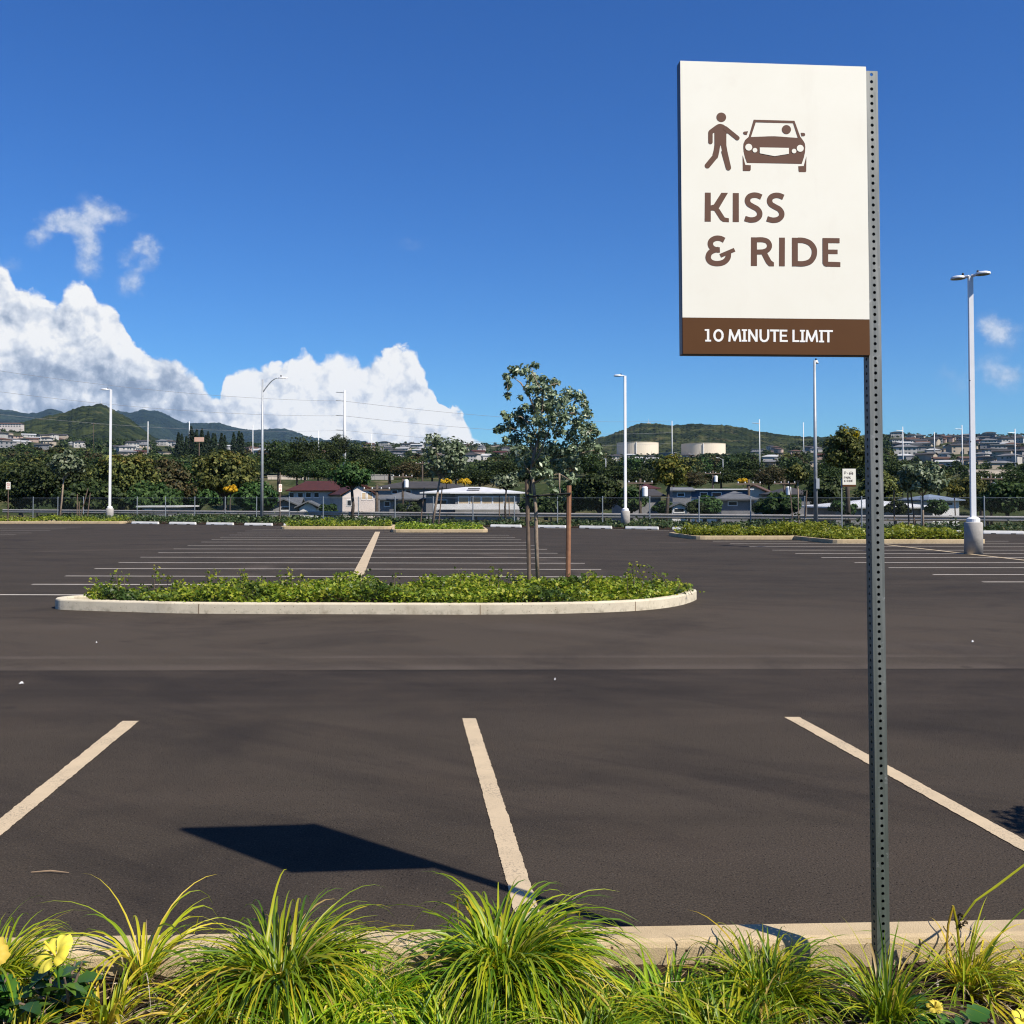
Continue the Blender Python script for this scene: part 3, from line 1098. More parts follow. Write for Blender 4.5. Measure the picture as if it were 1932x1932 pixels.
SEG = []
for (x0, x1, yb, dep, nn, m, hg, sd) in ((528, 740, 998.5, 4.2, 4200, M_COVER, 0.34, 21), (738, 921, 1004.5, 6.0, 4200, M_COVER, 0.24, 22),
                                         (1310, 1612, 1018, 4.4, 11000, M_COVERY, 0.44, 23), (1568, 1866, 1025.5, 4.5, 9000, M_COVERY, 0.42, 24),
                                         (-330, 232, 988, 3.0, 7000, M_COVERY, 0.36, 25)):
    poly = nose(x0, x1, yb, dep)
    kerb_strip("kerb", poly, w=0.15, h=0.16, closed=True)
    inn = inset_poly(poly, 0.14)
    sheet("planter_soil", inn, 0.10, M_SOIL)
    lab = {21: "ground cover in the left half of the middle far planter", 22: "ground cover in the right half of the middle far planter",
           23: "bright yellow-green ground cover in the right planter, left half", 24: "bright yellow-green ground cover in the right planter beside the lamp base",
           25: "yellow-green ground cover in the far left planter"}[sd]
    cover("ground_cover", lab, inset_poly(poly, 0.2), nn, hg, 0.12, m, sd, 0.1, 0.0, 0.9)

# strip of bed between wheel stops and fence
bed = [(x, stop_line(x) + 0.46) for x in (-80, *_sx, 62)] + [(62, 64.5 - .5 * 62 + 1.2), (-80, 64.5 + 40 + 1.2)]
sheet("bed_soil", bed, 0.03, M_SOIL)
bp = [(x, stop_line(x) + 0.7) for x in (-36, *_sx, 32)] + [(32, 64.5 - .5 * 32 + 1.5), (-36, 64.5 + 18 + 1.5)]
cover("ground_cover", "dark straggling ground cover along the foot of the fence", bp, 26000, 0.40, 0.17, M_COVERD, 31, 0.03, 0.02, 0.5)
gp = [(-60, 64.5 + 30 + 2), (45, 64.5 - 22 + 2), (45, 64.5 - 22 + 12), (-60, 64.5 + 30 + 12)]
cover("rough_grass", "dry rough grass on the bank beyond the fence", gp, 9000, 0.30, 0.25, leaf_mat("dry_grass", [(0, (0.09, 0.10, 0.035)), (1, (0.22, 0.19, 0.08))], 0.3, 0.6), 33, -0.2, 0.0, 0.4)

# ------------------------------------------------------------------ wheel stops
def wheel_stop_mesh():
    L, w, h = 1.83, 0.155, 0.16
    mb = MB()
    prof = [(-w / 2, 0), (w / 2, 0), (w / 2, 0.05), (w / 2 - 0.035, h), (-w / 2 + 0.035, h), (-w / 2, 0.05)]
    xs_ = [-L / 2, -L / 2 + 0.04, L / 2 - 0.04, L / 2]
    vs, fs = [], []
    for i, x in enumerate(xs_):
        k = 0.9 if i in (0, 3) else 1.0
        vs += [(x, p[0] * k, p[1] * k) for p in prof]
    for i in range(3):
        for j in range(6):
            fs.append((i * 6 + j, i * 6 + (j + 1) % 6, (i + 1) * 6 + (j + 1) % 6, (i + 1) * 6 + j))
    fs += [tuple(range(5, -1, -1)), tuple(18 + j for j in range(6))]
    # drain slots at the foot, as two dark recesses
    mb.add(vs, fs)
    return mb


ws0 = wheel_stop_mesh().build("wheel_stop", M_STOP)
for sx in (-0.45, 0.45):
    slots = MB()
    slots.box(sx - 0.11, sx + 0.11, -0.081, -0.06, 0.002, 0.035)
    slots.build("drain_slot", M_DARK, ws0)
ORD = ['first', 'second', 'third', 'fourth', 'fifth', 'sixth', 'seventh', 'eighth', 'ninth', 'tenth', 'eleventh', 'twelfth', 'thirteenth', 'fourteenth', 'fifteenth', 'sixteenth', 'seventeenth', 'eighteenth', 'nineteenth', 'twentieth', 'twenty-first', 'twenty-second']
VIS = [i for i in range(len(STOPS)) if 3 <= i <= 22]
for k, i in enumerate(VIS):
    o = ws0 if k == 0 else copy_tree(ws0)
    p0_, p1_ = STOPS[max(i - 1, 0)], STOPS[min(i + 1, len(STOPS) - 1)]
    o.location = (STOPS[i].x, STOPS[i].y, 0.004)
    o.rotation_euler = (0, 0, math.atan2(p1_.y - p0_.y, p1_.x - p0_.x))
    pitch_ = (STOPS[min(i + 1, len(STOPS) - 1)] - STOPS[i - 1]).length / 2
    o.scale = (pitch_ * 0.70 / 1.83, 1, 1.0)
    tag(o, f"white concrete wheel stop by the far bed, {ORD[k]} of the row from the left", "wheel stop", "wheel stops along the far edge")

# ------------------------------------------------------------------ fence and guardrail
def fence_y(x):
    return 64.5 - 0.5 * x


def build_fence():
    f = thing("chain_link_fence", "long chain-link fence with steel posts along the far edge of the lot", "fence")
    d = Vector((1, -0.5, 0)).normalized()
    nrm = Vector((-d.y, d.x, 0))
    x0 = -42.0
    L = 92.0
    h = 1.72
    o0 = Vector((x0, fence_y(x0), 0.05))
    sp = 3.05
    off = (Vector((at(320, 950, 79).x, 0, 0)).x - x0) / d.x % sp
    n = int(L / sp)
    pm = None
    for i in range(n + 1):
        s = off + i * sp
        p = o0 + d * s
        if pm is None:
            mb = MB()
            mb.tube([(0, 0, 0), (0, 0, h + 0.06)], 0.036, 8)
            mb.lathe([(0.045, h + 0.06), (0.045, h + 0.08), (0.02, h + 0.10)], 8)
            o = mb.build("post", M_POST, f)
            pm = o
        else:
            o = pm.copy()
            COL.objects.link(o)
            o.parent = f
        o.location = p
    mb = MB()
    mb.tube([o0 + Vector((0, 0, 0.06)), o0 + d * L + Vector((0, 0, 0.06))], 0.006, 5)
    mb.tube([o0 + Vector((0, 0, h)), o0 + d * L + Vector((0, 0, h))], 0.012, 5)
    mb.build("tension_wire", M_POST, f)
    # woven wire as two families of diagonals
    vs, fs = [], []
    r = 0.0021
    step = 0.085
    kk = int((L + h) / step)
    for fam in (1, -1):
        for i in range(-int(h / step), kk):
            s0 = i * step
            s1 = s0 + h
            za, zb = (0.06, h) if fam == 1 else (h, 0.06)
            if s1 < 0 or s0 > L:
                continue
            a = o0 + d * s0 + Vector((0, 0, za)) + nrm * 0.003 * fam
            b = o0 + d * s1 + Vector((0, 0, zb)) + nrm * 0.003 * fam
            k = len(vs)
            up = Vector((0, 0, 1))
            for q in (a, b):
                vs += [tuple(q + nrm * r * 1.2), tuple(q - nrm * r + d * r * 1.5), tuple(q - nrm * r - d * r * 1.5)]
            for j in range(3):
                fs.append((k + j, k + (j + 1) % 3, k + 3 + (j + 1) % 3, k + 3 + j))
    np_mesh("wire_mesh", np.array(vs), np.array(fs), M_WIRE, f)


build_fence()


def build_guardrail():
    g = thing("guardrail", "galvanised guardrail running behind the chain-link fence", "guardrail")
    d = Vector((1, -0.47, 0)).normalized()
    nrm = Vector((d.y, -d.x, 0))           # towards the camera
    o0 = Vector((-46, 68.5 + 0.47 * 46, 0))
    L = 104.0
    prof = [(0.00, 0.0), (0.035, 0.02), (0.08, 0.055), (0.08, 0.095), (0.02, 0.14), (0.02, 0.175), (0.08, 0.22), (0.08, 0.26), (0.035, 0.30), (0.0, 0.32)]
    vs, fs = [], []
    m = len(prof)
    for s in (0, L):
        for o_, z in prof:
            q = o0 + d * s + nrm * o_
            vs.append((q.x, q.y, z + 0.44))
        for o_, z in prof:
            q = o0 + d * s + nrm * (o_ - 0.006)
            vs.append((q.x, q.y, z + 0.44))
    for k in range(m - 1):
        fs.append((k, k + 1, 2 * m + k + 1, 2 * m + k))
        fs.append((m + k, 3 * m + k, 3 * m + k + 1, m + k + 1))
    mb = MB()
    mb.add(vs, fs)
    mb.build("rail", M_RAIL, g)
    p0 = None
    for i in range(int(L / 1.9)):
        p = o0 + d * (i * 1.9 + 0.5) - nrm * 0.1
        if p0 is None:
            q = MB()
            q.box(-0.05, 0.05, -0.08, 0.08, -0.9, 0.78)
            o = q.build("post", M_WOODPOLE, g)
            p0 = o
        else:
            o = p0.copy()
            COL.objects.link(o)
            o.parent = g
        o.location = p


build_guardrail()

# ------------------------------------------------------------------ lamps
def lot_head(parent, ang, z, L=0.52):
    """flat oval luminaire on a short arm"""
    c, s = math.cos(ang), math.sin(ang)
    d = Vector((c, s, 0))
    n = Vector((-s, c, 0))
    body = MB()
    rings = []
    nseg = 20
    prof = [(0.0, -0.045, 0.90), (0.0, -0.045, 0.97), (0, -0.02, 1.0), (0, 0.02, 0.93), (0, 0.045, 0.68), (0, 0.055, 0.3)]
    ctr = d * (0.10 + L / 2 + 0.06)
    vs, fs = [], []
    for (_, dz, k) in prof:
        for i in range(nseg):
            a = 2 * math.pi * i / nseg
            ex, ey = math.cos(a) * L / 2 * k, math.sin(a) * 0.20 * k
            q = ctr + d * ex + n * ey
            vs.append((q.x, q.y, z + dz))
    for r in range(len(prof) - 1):
        for i in range(nseg):
            fs.append((r * nseg + i, r * nseg + (i + 1) % nseg, (r + 1) * nseg + (i + 1) % nseg, (r + 1) * nseg + i))
    fs.append(tuple((len(prof) - 1) * nseg + i for i in range(nseg)))
    body.add(vs, fs)
    body.tube([d * 0.05 + Vector((0, 0, z - 0.02)), d * 0.30 + Vector((0, 0, z - 0.005))], [0.05, 0.035], 8)
    h = body.build("luminaire", M_WHITE, parent)
    ln = MB()
    vs = []
    for i in range(nseg):
        a = 2 * math.pi * i / nseg
        q = ctr + d * math.cos(a) * L / 2 * 0.9 + n * math.sin(a) * 0.18
        vs.append((q.x, q.y, z - 0.047))
    ln.add(vs + [(v[0], v[1], v[2] + 0.004) for v in vs], [tuple(range(nseg - 1, -1, -1))])
    ln.build("lens", M_LENS, h)
    sn = MB()
    q = d * 0.24
    sn.lathe([(0.035, z + 0.04), (0.035, z + 0.10), (0.03, z + 0.12)], 10, (q.x, q.y))
    sn.build("photocell", M_DARK, h)


def lot_lamp(label, loc, H, heads, rot):
    t = thing("parking_lot_lamp", label, "lamp post", loc, 0, "white lamp posts in the parking lot")
    b = MB()
    b.lathe([(0.275, -0.05), (0.275, 0.97), (0.25, 1.0)], 24)
    b.build("concrete_base", M_CONC, t, True)
    cpl = MB()
    cpl.lathe([(0.20, 0.995), (0.20, 1.10), (0.13, 1.16)], 20)
    cpl.build("base_cover", M_WHITE, t)
    p = MB()
    p.tube([(0, 0, 1.1), (0, 0, H)], [0.105, 0.095], 4, True, math.radians(rot))
    pl = p.build("pole", M_WHITE, t)
    hh = MB()
    for z in (0.40 * H, 0.62 * H):
        hh.lathe([(0.02, z), (0.02, z + .03)], 6, (-0.075, -0.05))
    hh.build("cap", M_DARK, t)
    for a, L in heads:
        lot_head(t, a, H + 0.02, L)
    return t


RL = on_z(1837, 1046)
zt = at(1835, 521, RL.y + 0.27).z
lot_lamp("tall white twin-headed lamp post on a round concrete base at the right", (at(1836.5, 1000, RL.y + 0.27).x, RL.y + 0.27, 0), zt, [(math.radians(180 - 52), 0.48), (math.radians(-52), 0.48)], 38)
p = at(207, 975, 74)
lot_lamp("white single-headed lamp post in the planter at the far left", (p.x, 74, 0.0), at(209, 735, 74).z, [(math.radians(180), 0.62)], 52)
p = at(1180, 985, 59.5)
lot_lamp("white single-headed lamp post behind the wheel stops in the middle", (p.x, 59.5, 0.0), at(1181, 709, 59.5).z, [(math.radians(176), 0.52)], 55)


def cobra(label, x, ytop, Y, armdir, armlen, zb=0.0):
    b = at(x, 960, Y)
    top = at(x, ytop, Y)
    t = thing("street_light", label, "street light", (b.x, Y, zb), 0, "tall grey street lights along the road")
    H = top.z - zb
    m = MB()
    m.tube([(0, 0, 0), (0, 0, H)], [0.125, 0.065], 12)
    m.build("pole", M_STEEL, t, True)
    m = MB()
    m.lathe([(0.2, 0), (0.2, 0.05), (0.15, 0.3), (0.13, 0.34)], 12)
    m.build("base_cover", M_CONC, t)
    d = Vector((math.cos(armdir), math.sin(armdir), 0))
    pts = []
    for i in range(9):
        u = i / 8
        pts.append(d * armlen * u + Vector((0, 0, H - 0.95 + 1.05 * math.sin(u * math.pi / 2))))
    m = MB()
    m.tube(pts, [0.045] * 5 + [0.035] * 4, 8)
    m.build("arm", M_STEEL, t, True)
    e = pts[-1]
    m = MB()
    n = Vector((-d.y, d.x, 0))
    sec = []
    for u, w, hh in ((0, .04, .05), (0.12, .09, .08), (0.35, .14, .09), (0.6, .13, .06), (0.68, .06, .03)):
        c = e + d * u
        sec += [tuple(c - n * w + Vector((0, 0, -0.05))), tuple(c + n * w + Vector((0, 0, -0.05))), tuple(c + n * w * .7 + Vector((0, 0, hh))), tuple(c - n * w * .7 + Vector((0, 0, hh)))]
    fs = [(3, 2, 1, 0)]
    for i in range(4):
        for j in range(4):
            fs.append((i * 4 + j, i * 4 + (j + 1) % 4, (i + 1) * 4 + (j + 1) % 4, (i + 1) * 4 + j))
    fs.append((16, 17, 18, 19))
    m.add(sec, fs)
    h = m.build("luminaire", M_WHITE, t)
    m = MB()
    q = e + d * 0.2
    m.lathe([(0.05, q.z + .07), (0.05, q.z + .18), (0.03, q.z + .2)], 8, (q.x, q.y))
    m.build("photocell", M_DARK, h)
    return t


cobra("tall grey street light with a curved arm, left of the lot", 494, 716, 72, math.radians(-4), 1.15)
c2 = cobra("tall grey street light partly hidden behind the big sign", 1539, 680, 55.5, math.radians(70), 1.2)
m = MB()
m.box(-0.02, 0.16, -0.2, 0.2, at(1538, 922, 55.5).z, at(1538, 903, 55.5).z)
m.build("junction_box", M_STEEL, c2)

# ------------------------------------------------------------------ the big sign
SA = math.radians(4.7)
POST = Vector((1.263, 3.452, 0))
M_SIGNW = mat("sign_white_face", (0.815, 0.785, 0.675), (0.79, 0.755, 0.64), 6, 0.55, detail=6)
_t = M_SIGNW.node_tree
_N = NT(_t)
_v = _N.n('ShaderNodeTexCoord').outputs['Object']
_st = _N.noise(_N.vm('MULTIPLY', _v, (9, 9, 1.6)), 1.0, 5, 0.65)
_sm = _N.noise(_v, 4.2, 4, 0.6)
_f = _N.m('ADD', _N.mr(_st, 0.58, 0.78, 0, 0.16), _N.mr(_sm, 0.60, 0.74, 0, 0.14))
_b = _t.nodes['Principled BSDF']
_c = _b.inputs['Base Color'].links[0].from_socket
_N.link(_N.mix(_f, _c, (0.55, 0.46, 0.38)), _b.inputs['Base Color'])
M_SIGNB = mat("sign_brown_vinyl", (0.130, 0.066, 0.043), (0.122, 0.060, 0.039), 9, 0.6, spec=0.2)
M_BAND = mat("sign_brown_band", (0.098, 0.039, 0.010), (0.090, 0.035, 0.009), 9, 0.6, spec=0.2)
M_LETTER = mat("sign_white_letters", (0.85, 0.83, 0.78), (0.82, 0.80, 0.74), 9, 0.5)
M_EDGE = mat("sign_edge_metal", (0.10, 0.11, 0.13), (0.08, 0.085, 0.10), 9, 0.45, metal=0.5)
SIGN = thing("parking_sign", "large white and brown kiss and ride sign on a perforated steel post", "sign", POST, SA)
SIGN.rotation_euler = (0, -0.0045, SA)
PH = 0.02222
ZTOP = 3.236


def perforated_post():
    pitch, r = 0.0254, 0.0058
    nz = int((ZTOP + 0.05) / pitch)
    vs, fs = [], []
    NR = 12
    ring = [(math.cos(2 * math.pi * (k + .5) / NR) * r, math.sin(2 * math.pi * (k + .5) / NR) * r) for k in range(NR)]

    def sq(a):
        # matching point on the cell border
        c, s_ = a
        m_ = max(abs(c) / PH, abs(s_) / (pitch / 2))
        return c / m_, s_ / m_
    border = [sq(q) for q in ring]
    corners = [(PH, pitch / 2), (-PH, pitch / 2), (-PH, -pitch / 2), (PH, -pitch / 2)]
    th = 0.003
    for face in range(4):
        for i in range(nz):
            zc = ZTOP - pitch * (i + 0.5)
            k = len(vs)

            def put(u, v, dep):
                if face == 0:
                    return (u, -PH + dep, zc + v)
                if face == 1:
                    return (PH - dep, u, zc + v)
                if face == 2:
                    return (-u, PH - dep, zc + v)
                return (-PH + dep, -u, zc + v)
            for u, v in ring:
                vs.append(put(u, v, 0))
            for u, v in border:
                vs.append(put(u, v, 0))
            for u, v in ring:
                vs.append(put(u, v, th))
            for u, v in corners:
                vs.append(put(u, v, 0))
            for j in range(NR):
                j2 = (j + 1) % NR
                fs.append((k + j, k + NR + j, k + NR + j2, k + j2))
                fs.append((k + 2 * NR + j, k + j, k + j2, k + 2 * NR + j2))
            # corner triangles
            for ci, (cu, cv) in enumerate(corners):
                best = None
                for j in range(NR):
                    j2 = (j + 1) % NR
                    b1_, b2_ = border[j], border[j2]
                    e1 = abs(abs(b1_[0]) - PH) < 1e-7
                    e2 = abs(abs(b2_[0]) - PH) < 1e-7
                    mx, my = (b1_[0] + b2_[0]), (b1_[1] + b2_[1])
                    if e1 != e2 and mx * cu > 0 and my * cv > 0:
                        best = j
                if best is not None:
                    fs.append((k + NR + best, k + 3 * NR + ci, k + NR + (best + 1) % NR))
    m_ = MB()
    m_.add(vs, fs)
    # inner dark sides of the tube so that the wall has thickness
    return m_


post = perforated_post().build("perforated_post", M_GALV, SIGN)
PW, PHT = 0.657, 1.006
PZ0 = 2.24
PX1 = -PH - 0.002                    # panel's right edge against the post's left face
PX0 = PX1 - PW
PYF = -PH - 0.012
# cabinet with its sides
mb = MB()
mb.box(PX0, PX1, PYF + 0.0025, PYF + 0.042, PZ0, PZ0 + PHT)
panel = mb.build("sign_panel", M_EDGE, SIGN)
bevel(panel, 0.002, 2)
mb = MB()
mb.box(PX0 + 0.0015, PX1 - 0.0005, PYF, PYF + 0.0024, PZ0 + 0.1255, PZ0 + PHT - 0.001)
face = mb.build("white_face", M_SIGNW, SIGN)
mb = MB()
mb.box(PX0 + 0.0015, PX1 - 0.0005, PYF, PYF + 0.0024, PZ0 + 0.002, PZ0 + 0.1250)
band = mb.build("brown_band", M_BAND, SIGN)


def smap(x, y):
    """a point of the traced sign face to the panel plane"""
    yt = 72 + (x - 80) * (25 / 1133)
    yb = 1873 + (x - 92) * (-3 / 1145)
    v = (y - yt) / (yb - yt)
    xl = 80 + 12 * v
    xr = 1213 + 24 * v
    u = (x - xl) / (xr - xl)
    u = u + 0.0158 * u * (1 - u)      # far side is foreshortened
    return PX0 + u * PW, PZ0 + PHT * (1 - v)


class Glyphs:
    """flat vinyl shapes on the sign, each layer a hair in front of the last"""
    def __init__(s, depth=0.0004, f=smap):
        s.mb = MB()
        s.d = depth
        s.k = 0
        s.f = f

    def _y(s):
        s.k += 1
        return PYF - s.d - 0.00006 * (s.k % 9)

    def poly(s, pts):
        y = s._y()
        q = [s.f(*p) for p in pts]
        ar = sum(q[i][0] * q[(i + 1) % len(q)][1] - q[(i + 1) % len(q)][0] * q[i][1] for i in range(len(q)))
        if ar < 0:
            q = q[::-1]
        s.mb.add([(a, y, b) for a, b in q], [tuple(range(len(q)))])

    def ring(s, outer, inner):
        """band between two outlines of equal length"""
        y = s._y()
        n = len(outer)
        a = [s.f(*p) for p in outer] + [s.f(*p) for p in inner]
        s.mb.add([(u, y, v) for u, v in a], [(i, (i + 1) % n, n + (i + 1) % n, n + i) for i in range(n)])

    def disc(s, x, y, r, n=32):
        s.poly([(x + r * math.cos(2 * math.pi * k / n), y + r * math.sin(2 * math.pi * k / n)) for k in range(n)])

    def stroke(s, pts, w, smooth=False, rnd=False, n=10):
        P = [Vector((*p, 0)) for p in pts]
        if smooth:
            P = curve_pts(pts, n)
        y = s._y()
        vs, fs = [], []
        for i, p in enumerate(P):
            a = P[max(i - 1, 0)]
            b = P[min(i + 1, len(P) - 1)]
            d1 = (p - a).normalized() if i > 0 else (b - p).normalized()
            d2 = (b - p).normalized() if i < len(P) - 1 else d1
            d = (d1 + d2).normalized()
            nn = Vector((-d.y, d.x, 0))
            k = 1 / max(0.4, nn.dot(Vector((-d1.y, d1.x, 0))))
            ww = w[0] + (w[1] - w[0]) * i / (len(P) - 1) if isinstance(w, tuple) else w
            for sg in (1, -1):
                q = p + nn * sg * ww / 2 * k
                u, v = s.f(q.x, q.y)
                vs.append((u, y, v))
        for i in range(len(P) - 1):
            fs.append((2 * i, 2 * i + 1, 2 * i + 3, 2 * i + 2))
        s.mb.add(vs, fs)
        if rnd:
            ws = w if isinstance(w, tuple) else (w, w)
            s.disc(P[0].x, P[0].y, ws[0] / 2, 16)
            s.disc(P[-1].x, P[-1].y, ws[1] / 2, 16)


g = Glyphs()
# walking figure
z6 = lambda x, y: (148.6 + x * .41033, 346.8 + y * .41033)          # from the enlarged tracing
P6 = lambda pts: [z6(*p) for p in pts]
g.disc(*z6(431, 179), 29.3)
g.poly(P6([(415, 277), (380, 284), (345, 306), (300, 341), (260, 372), (243, 395), (240, 420), (305, 430), (315, 415), (330, 412), (330, 600), (505, 600), (505, 420), (520, 425), (550, 360), (500, 316), (460, 288)]))
g.stroke(P6([(273, 415), (273, 552)]), 65 * .41, rnd=True)
g.stroke(P6([(490, 345), (664, 488)]), 68 * .41, rnd=True)
g.poly(P6([(330, 598), (412, 598), (415, 606), (402, 690), (385, 770), (372, 800), (300, 745), (318, 680)]))
g.stroke(P6([(341, 766), (228, 908)]), 80 * .41, rnd=True)
g.poly(P6([(420, 598), (505, 598), (520, 690), (573, 925), (495, 940), (427, 610)]))
g.stroke(P6([(470, 700), (534, 936)]), 78 * .41, rnd=True)
g.mb.build("walking_figure", M_SIGNB, SIGN)
# car seen from the front
g = Glyphs()
outer = P6([(905, 210), (1207, 213), (1510, 220), (1550, 330), (1590, 450), (1640, 515), (1666, 560), (1672, 610), (1668, 690), (1650, 770), (1618, 865), (1210, 863), (805, 858), (775, 770), (757, 690), (752, 620), (755, 570), (780, 515), (835, 465), (870, 335)])
inner = P6([(935, 250), (1210, 252), (1490, 258), (1520, 350), (1560, 476), (1555, 477), (1550, 477), (1500, 474), (1420, 468), (1300, 459), (1210, 455), (1190, 455), (1120, 457), (1050, 461), (960, 465), (880, 470), (865, 471), (864, 470), (868, 460), (895, 370)])
g.poly(P6([(755, 570), (780, 515), (835, 465), (864, 470), (960, 465), (1050, 461), (1120, 457), (1210, 455), (1300, 459), (1420, 468), (1560, 476), (1590, 450), (1640, 515), (1666, 560), (1672, 610), (1668, 690), (1650, 770), (1618, 865), (805, 858), (775, 770), (757, 690), (752, 620)]))
g.poly(P6([(905, 210), (1510, 220), (1490, 258), (935, 250)]))
g.poly(P6([(905, 210), (936, 250), (864, 471), (832, 468)]))
g.poly(P6([(1510, 220), (1595, 455), (1560, 478), (1489, 257)]))
g.disc(*z6(1390, 353), 68 * .41)
g.poly(P6([(765, 390), (822, 384), (805, 439), (770, 436), (752, 424), (750, 402)]))
g.poly(P6([(1603, 399), (1655, 401), (1669, 412), (1669, 436), (1655, 449), (1616, 450)]))
g.poly(P6([(743, 740), (782, 890), (862, 893), (860, 965), (850, 978), (755, 978), (746, 970)]))
g.poly(P6([(1688, 750), (1686, 975), (1675, 988), (1580, 988), (1570, 975), (1566, 900), (1648, 896)]))
g.mb.build("car_pictogram", M_SIGNB, SIGN)
g = Glyphs(0.0014)
for cx_, cy_, rr_ in ((831, 625, 51), (922, 669, 34), (1594, 634, 52), (1502, 676, 34)):
    g.disc(*z6(cx_, cy_), rr_ * .41)
g.poly(P6([(993, 627), (1425, 630), (1425, 718), (1212, 755), (993, 715)]))
g.mb.build("car_pictogram_lights", M_SIGNW, SIGN)
# KISS
g = Glyphs()
g.poly([(227, 884), (262, 884), (262, 1062), (225, 1062)])
g.poly([(325, 884), (365, 884), (307, 985), (262, 995), (262, 962), (280, 957)])
g.poly([(262, 965), (285, 960), (314, 985), (345, 1035), (370, 1040), (370, 1064), (335, 1062), (318, 1050), (283, 995), (262, 992)])
g.poly([(394, 885), (430, 885), (430, 1062), (393, 1062)])
SS = [(566, 908), (541, 898), (516, 897), (492, 907), (482, 929), (490, 951), (515, 967), (540, 981), (555, 1003), (552, 1027), (532, 1044), (505, 1049), (485, 1046), (466, 1040)]
g.stroke(SS, (33, 33), True)
g.stroke([(x + 134, y + 0) for x, y in SS], (33, 33), True)
g.mb.build("lettering_kiss", M_SIGNB, SIGN)
# & RIDE
g = Glyphs()
g.stroke([(342, 1175), (318, 1164), (290, 1164), (266, 1178), (259, 1200), (270, 1222), (296, 1234), (316, 1234)], 33, True)
g.stroke([(310, 1231), (278, 1238), (254, 1255), (246, 1283), (258, 1306), (285, 1317), (318, 1316), (346, 1304), (364, 1280), (367, 1245)], 33, True)
g.stroke([(318, 1270), (404, 1232)], 24)
g.mb.build("lettering_ampersand", M_SIGNB, SIGN)
g = Glyphs()
g.poly([(503, 1155), (539, 1155), (539, 1330), (502, 1330)])
g.stroke([(538, 1170), (575, 1170), (603, 1180), (615, 1204), (606, 1228), (580, 1242), (538, 1245)], 31, True)
g.poly([(560, 1245), (598, 1245), (625, 1295), (642, 1308), (642, 1331), (612, 1331), (594, 1312)])
g.poly([(674, 1155), (709, 1155), (708, 1330), (673, 1330)])
g.poly([(752, 1155), (788, 1155), (788, 1330), (752, 1330)])
g.stroke([(787, 1170), (825, 1172), (862, 1187), (885, 1215), (890, 1242), (884, 1272), (862, 1300), (825, 1313), (787, 1314)], 33, True)
g.poly([(940, 1155), (975, 1155), (975, 1310), (968, 1330), (950, 1326), (940, 1310)])
g.poly([(955, 1155), (1046, 1155), (1046, 1185), (955, 1185)])
g.poly([(960, 1225), (1034, 1225), (1034, 1253), (960, 1253)])
g.poly([(950, 1299), (1051, 1301), (1051, 1331), (960, 1330)])
g.mb.build("lettering_ride", M_SIGNB, SIGN)
# 10 MINUTE LIMIT
t6 = lambda x, y: (148.6 + x * .5129, 1634.9 + y * .5129)
g = Glyphs()


def T(pts, w=24, sm=False):
    g.stroke([t6(*p) for p in pts], w * .5129, sm)


def bar_i(x, a=160, b=305, hw=31):
    T([(x, a), (x, b)], 26)
    T([(x - hw, a + 10), (x + hw, a + 10)], 20)
    T([(x - hw, b - 9), (x + hw, b - 9)], 20)


T([(187, 162), (187, 305)], 27)
T([(148, 173), (195, 173)], 20)
T([(153, 299), (222, 299)], 21)
c0 = [(308 + 48 * math.cos(a), 236 + 62 * math.sin(a)) for a in [2 * math.pi * i / 24 for i in range(25)]]
T(c0, 26)
T([(434, 308), (446, 162)], 24)
T([(443, 166), (499, 300)], 25)
T([(494, 300), (548, 166)], 25)
T([(546, 162), (564, 308)], 24)
bar_i(612)
T([(668, 160), (668, 306)], 25)
T([(668, 165), (752, 302)], 26)
T([(754, 160), (754, 306)], 25)
T([(801, 160), (801, 250), (808, 280), (830, 297), (850, 298), (872, 290), (888, 268), (892, 240), (892, 160)], 25)
T([(968, 160), (968, 306)], 27)
T([(914, 171), (1024, 171)], 23)
T([(1042, 160), (1042, 306)], 25)
T([(1040, 171), (1120, 171)], 22)
T([(1040, 231), (1112, 231)], 22)
T([(1040, 294), (1125, 294)], 22)
T([(1193, 160), (1193, 304)], 25)
T([(1185, 294), (1262, 294)], 22)
bar_i(1300, 160, 305)
T([(1348, 304), (1360, 160)], 24)
T([(1357, 164), (1413, 297)], 25)
T([(1410, 297), (1464, 164)], 25)
T([(1462, 160), (1478, 304)], 24)
bar_i(1530, 160, 305)
T([(1612, 160), (1612, 305)], 27)
T([(1560, 171), (1667, 171)], 23)
g.mb.build("lettering_time_limit", M_LETTER, SIGN)

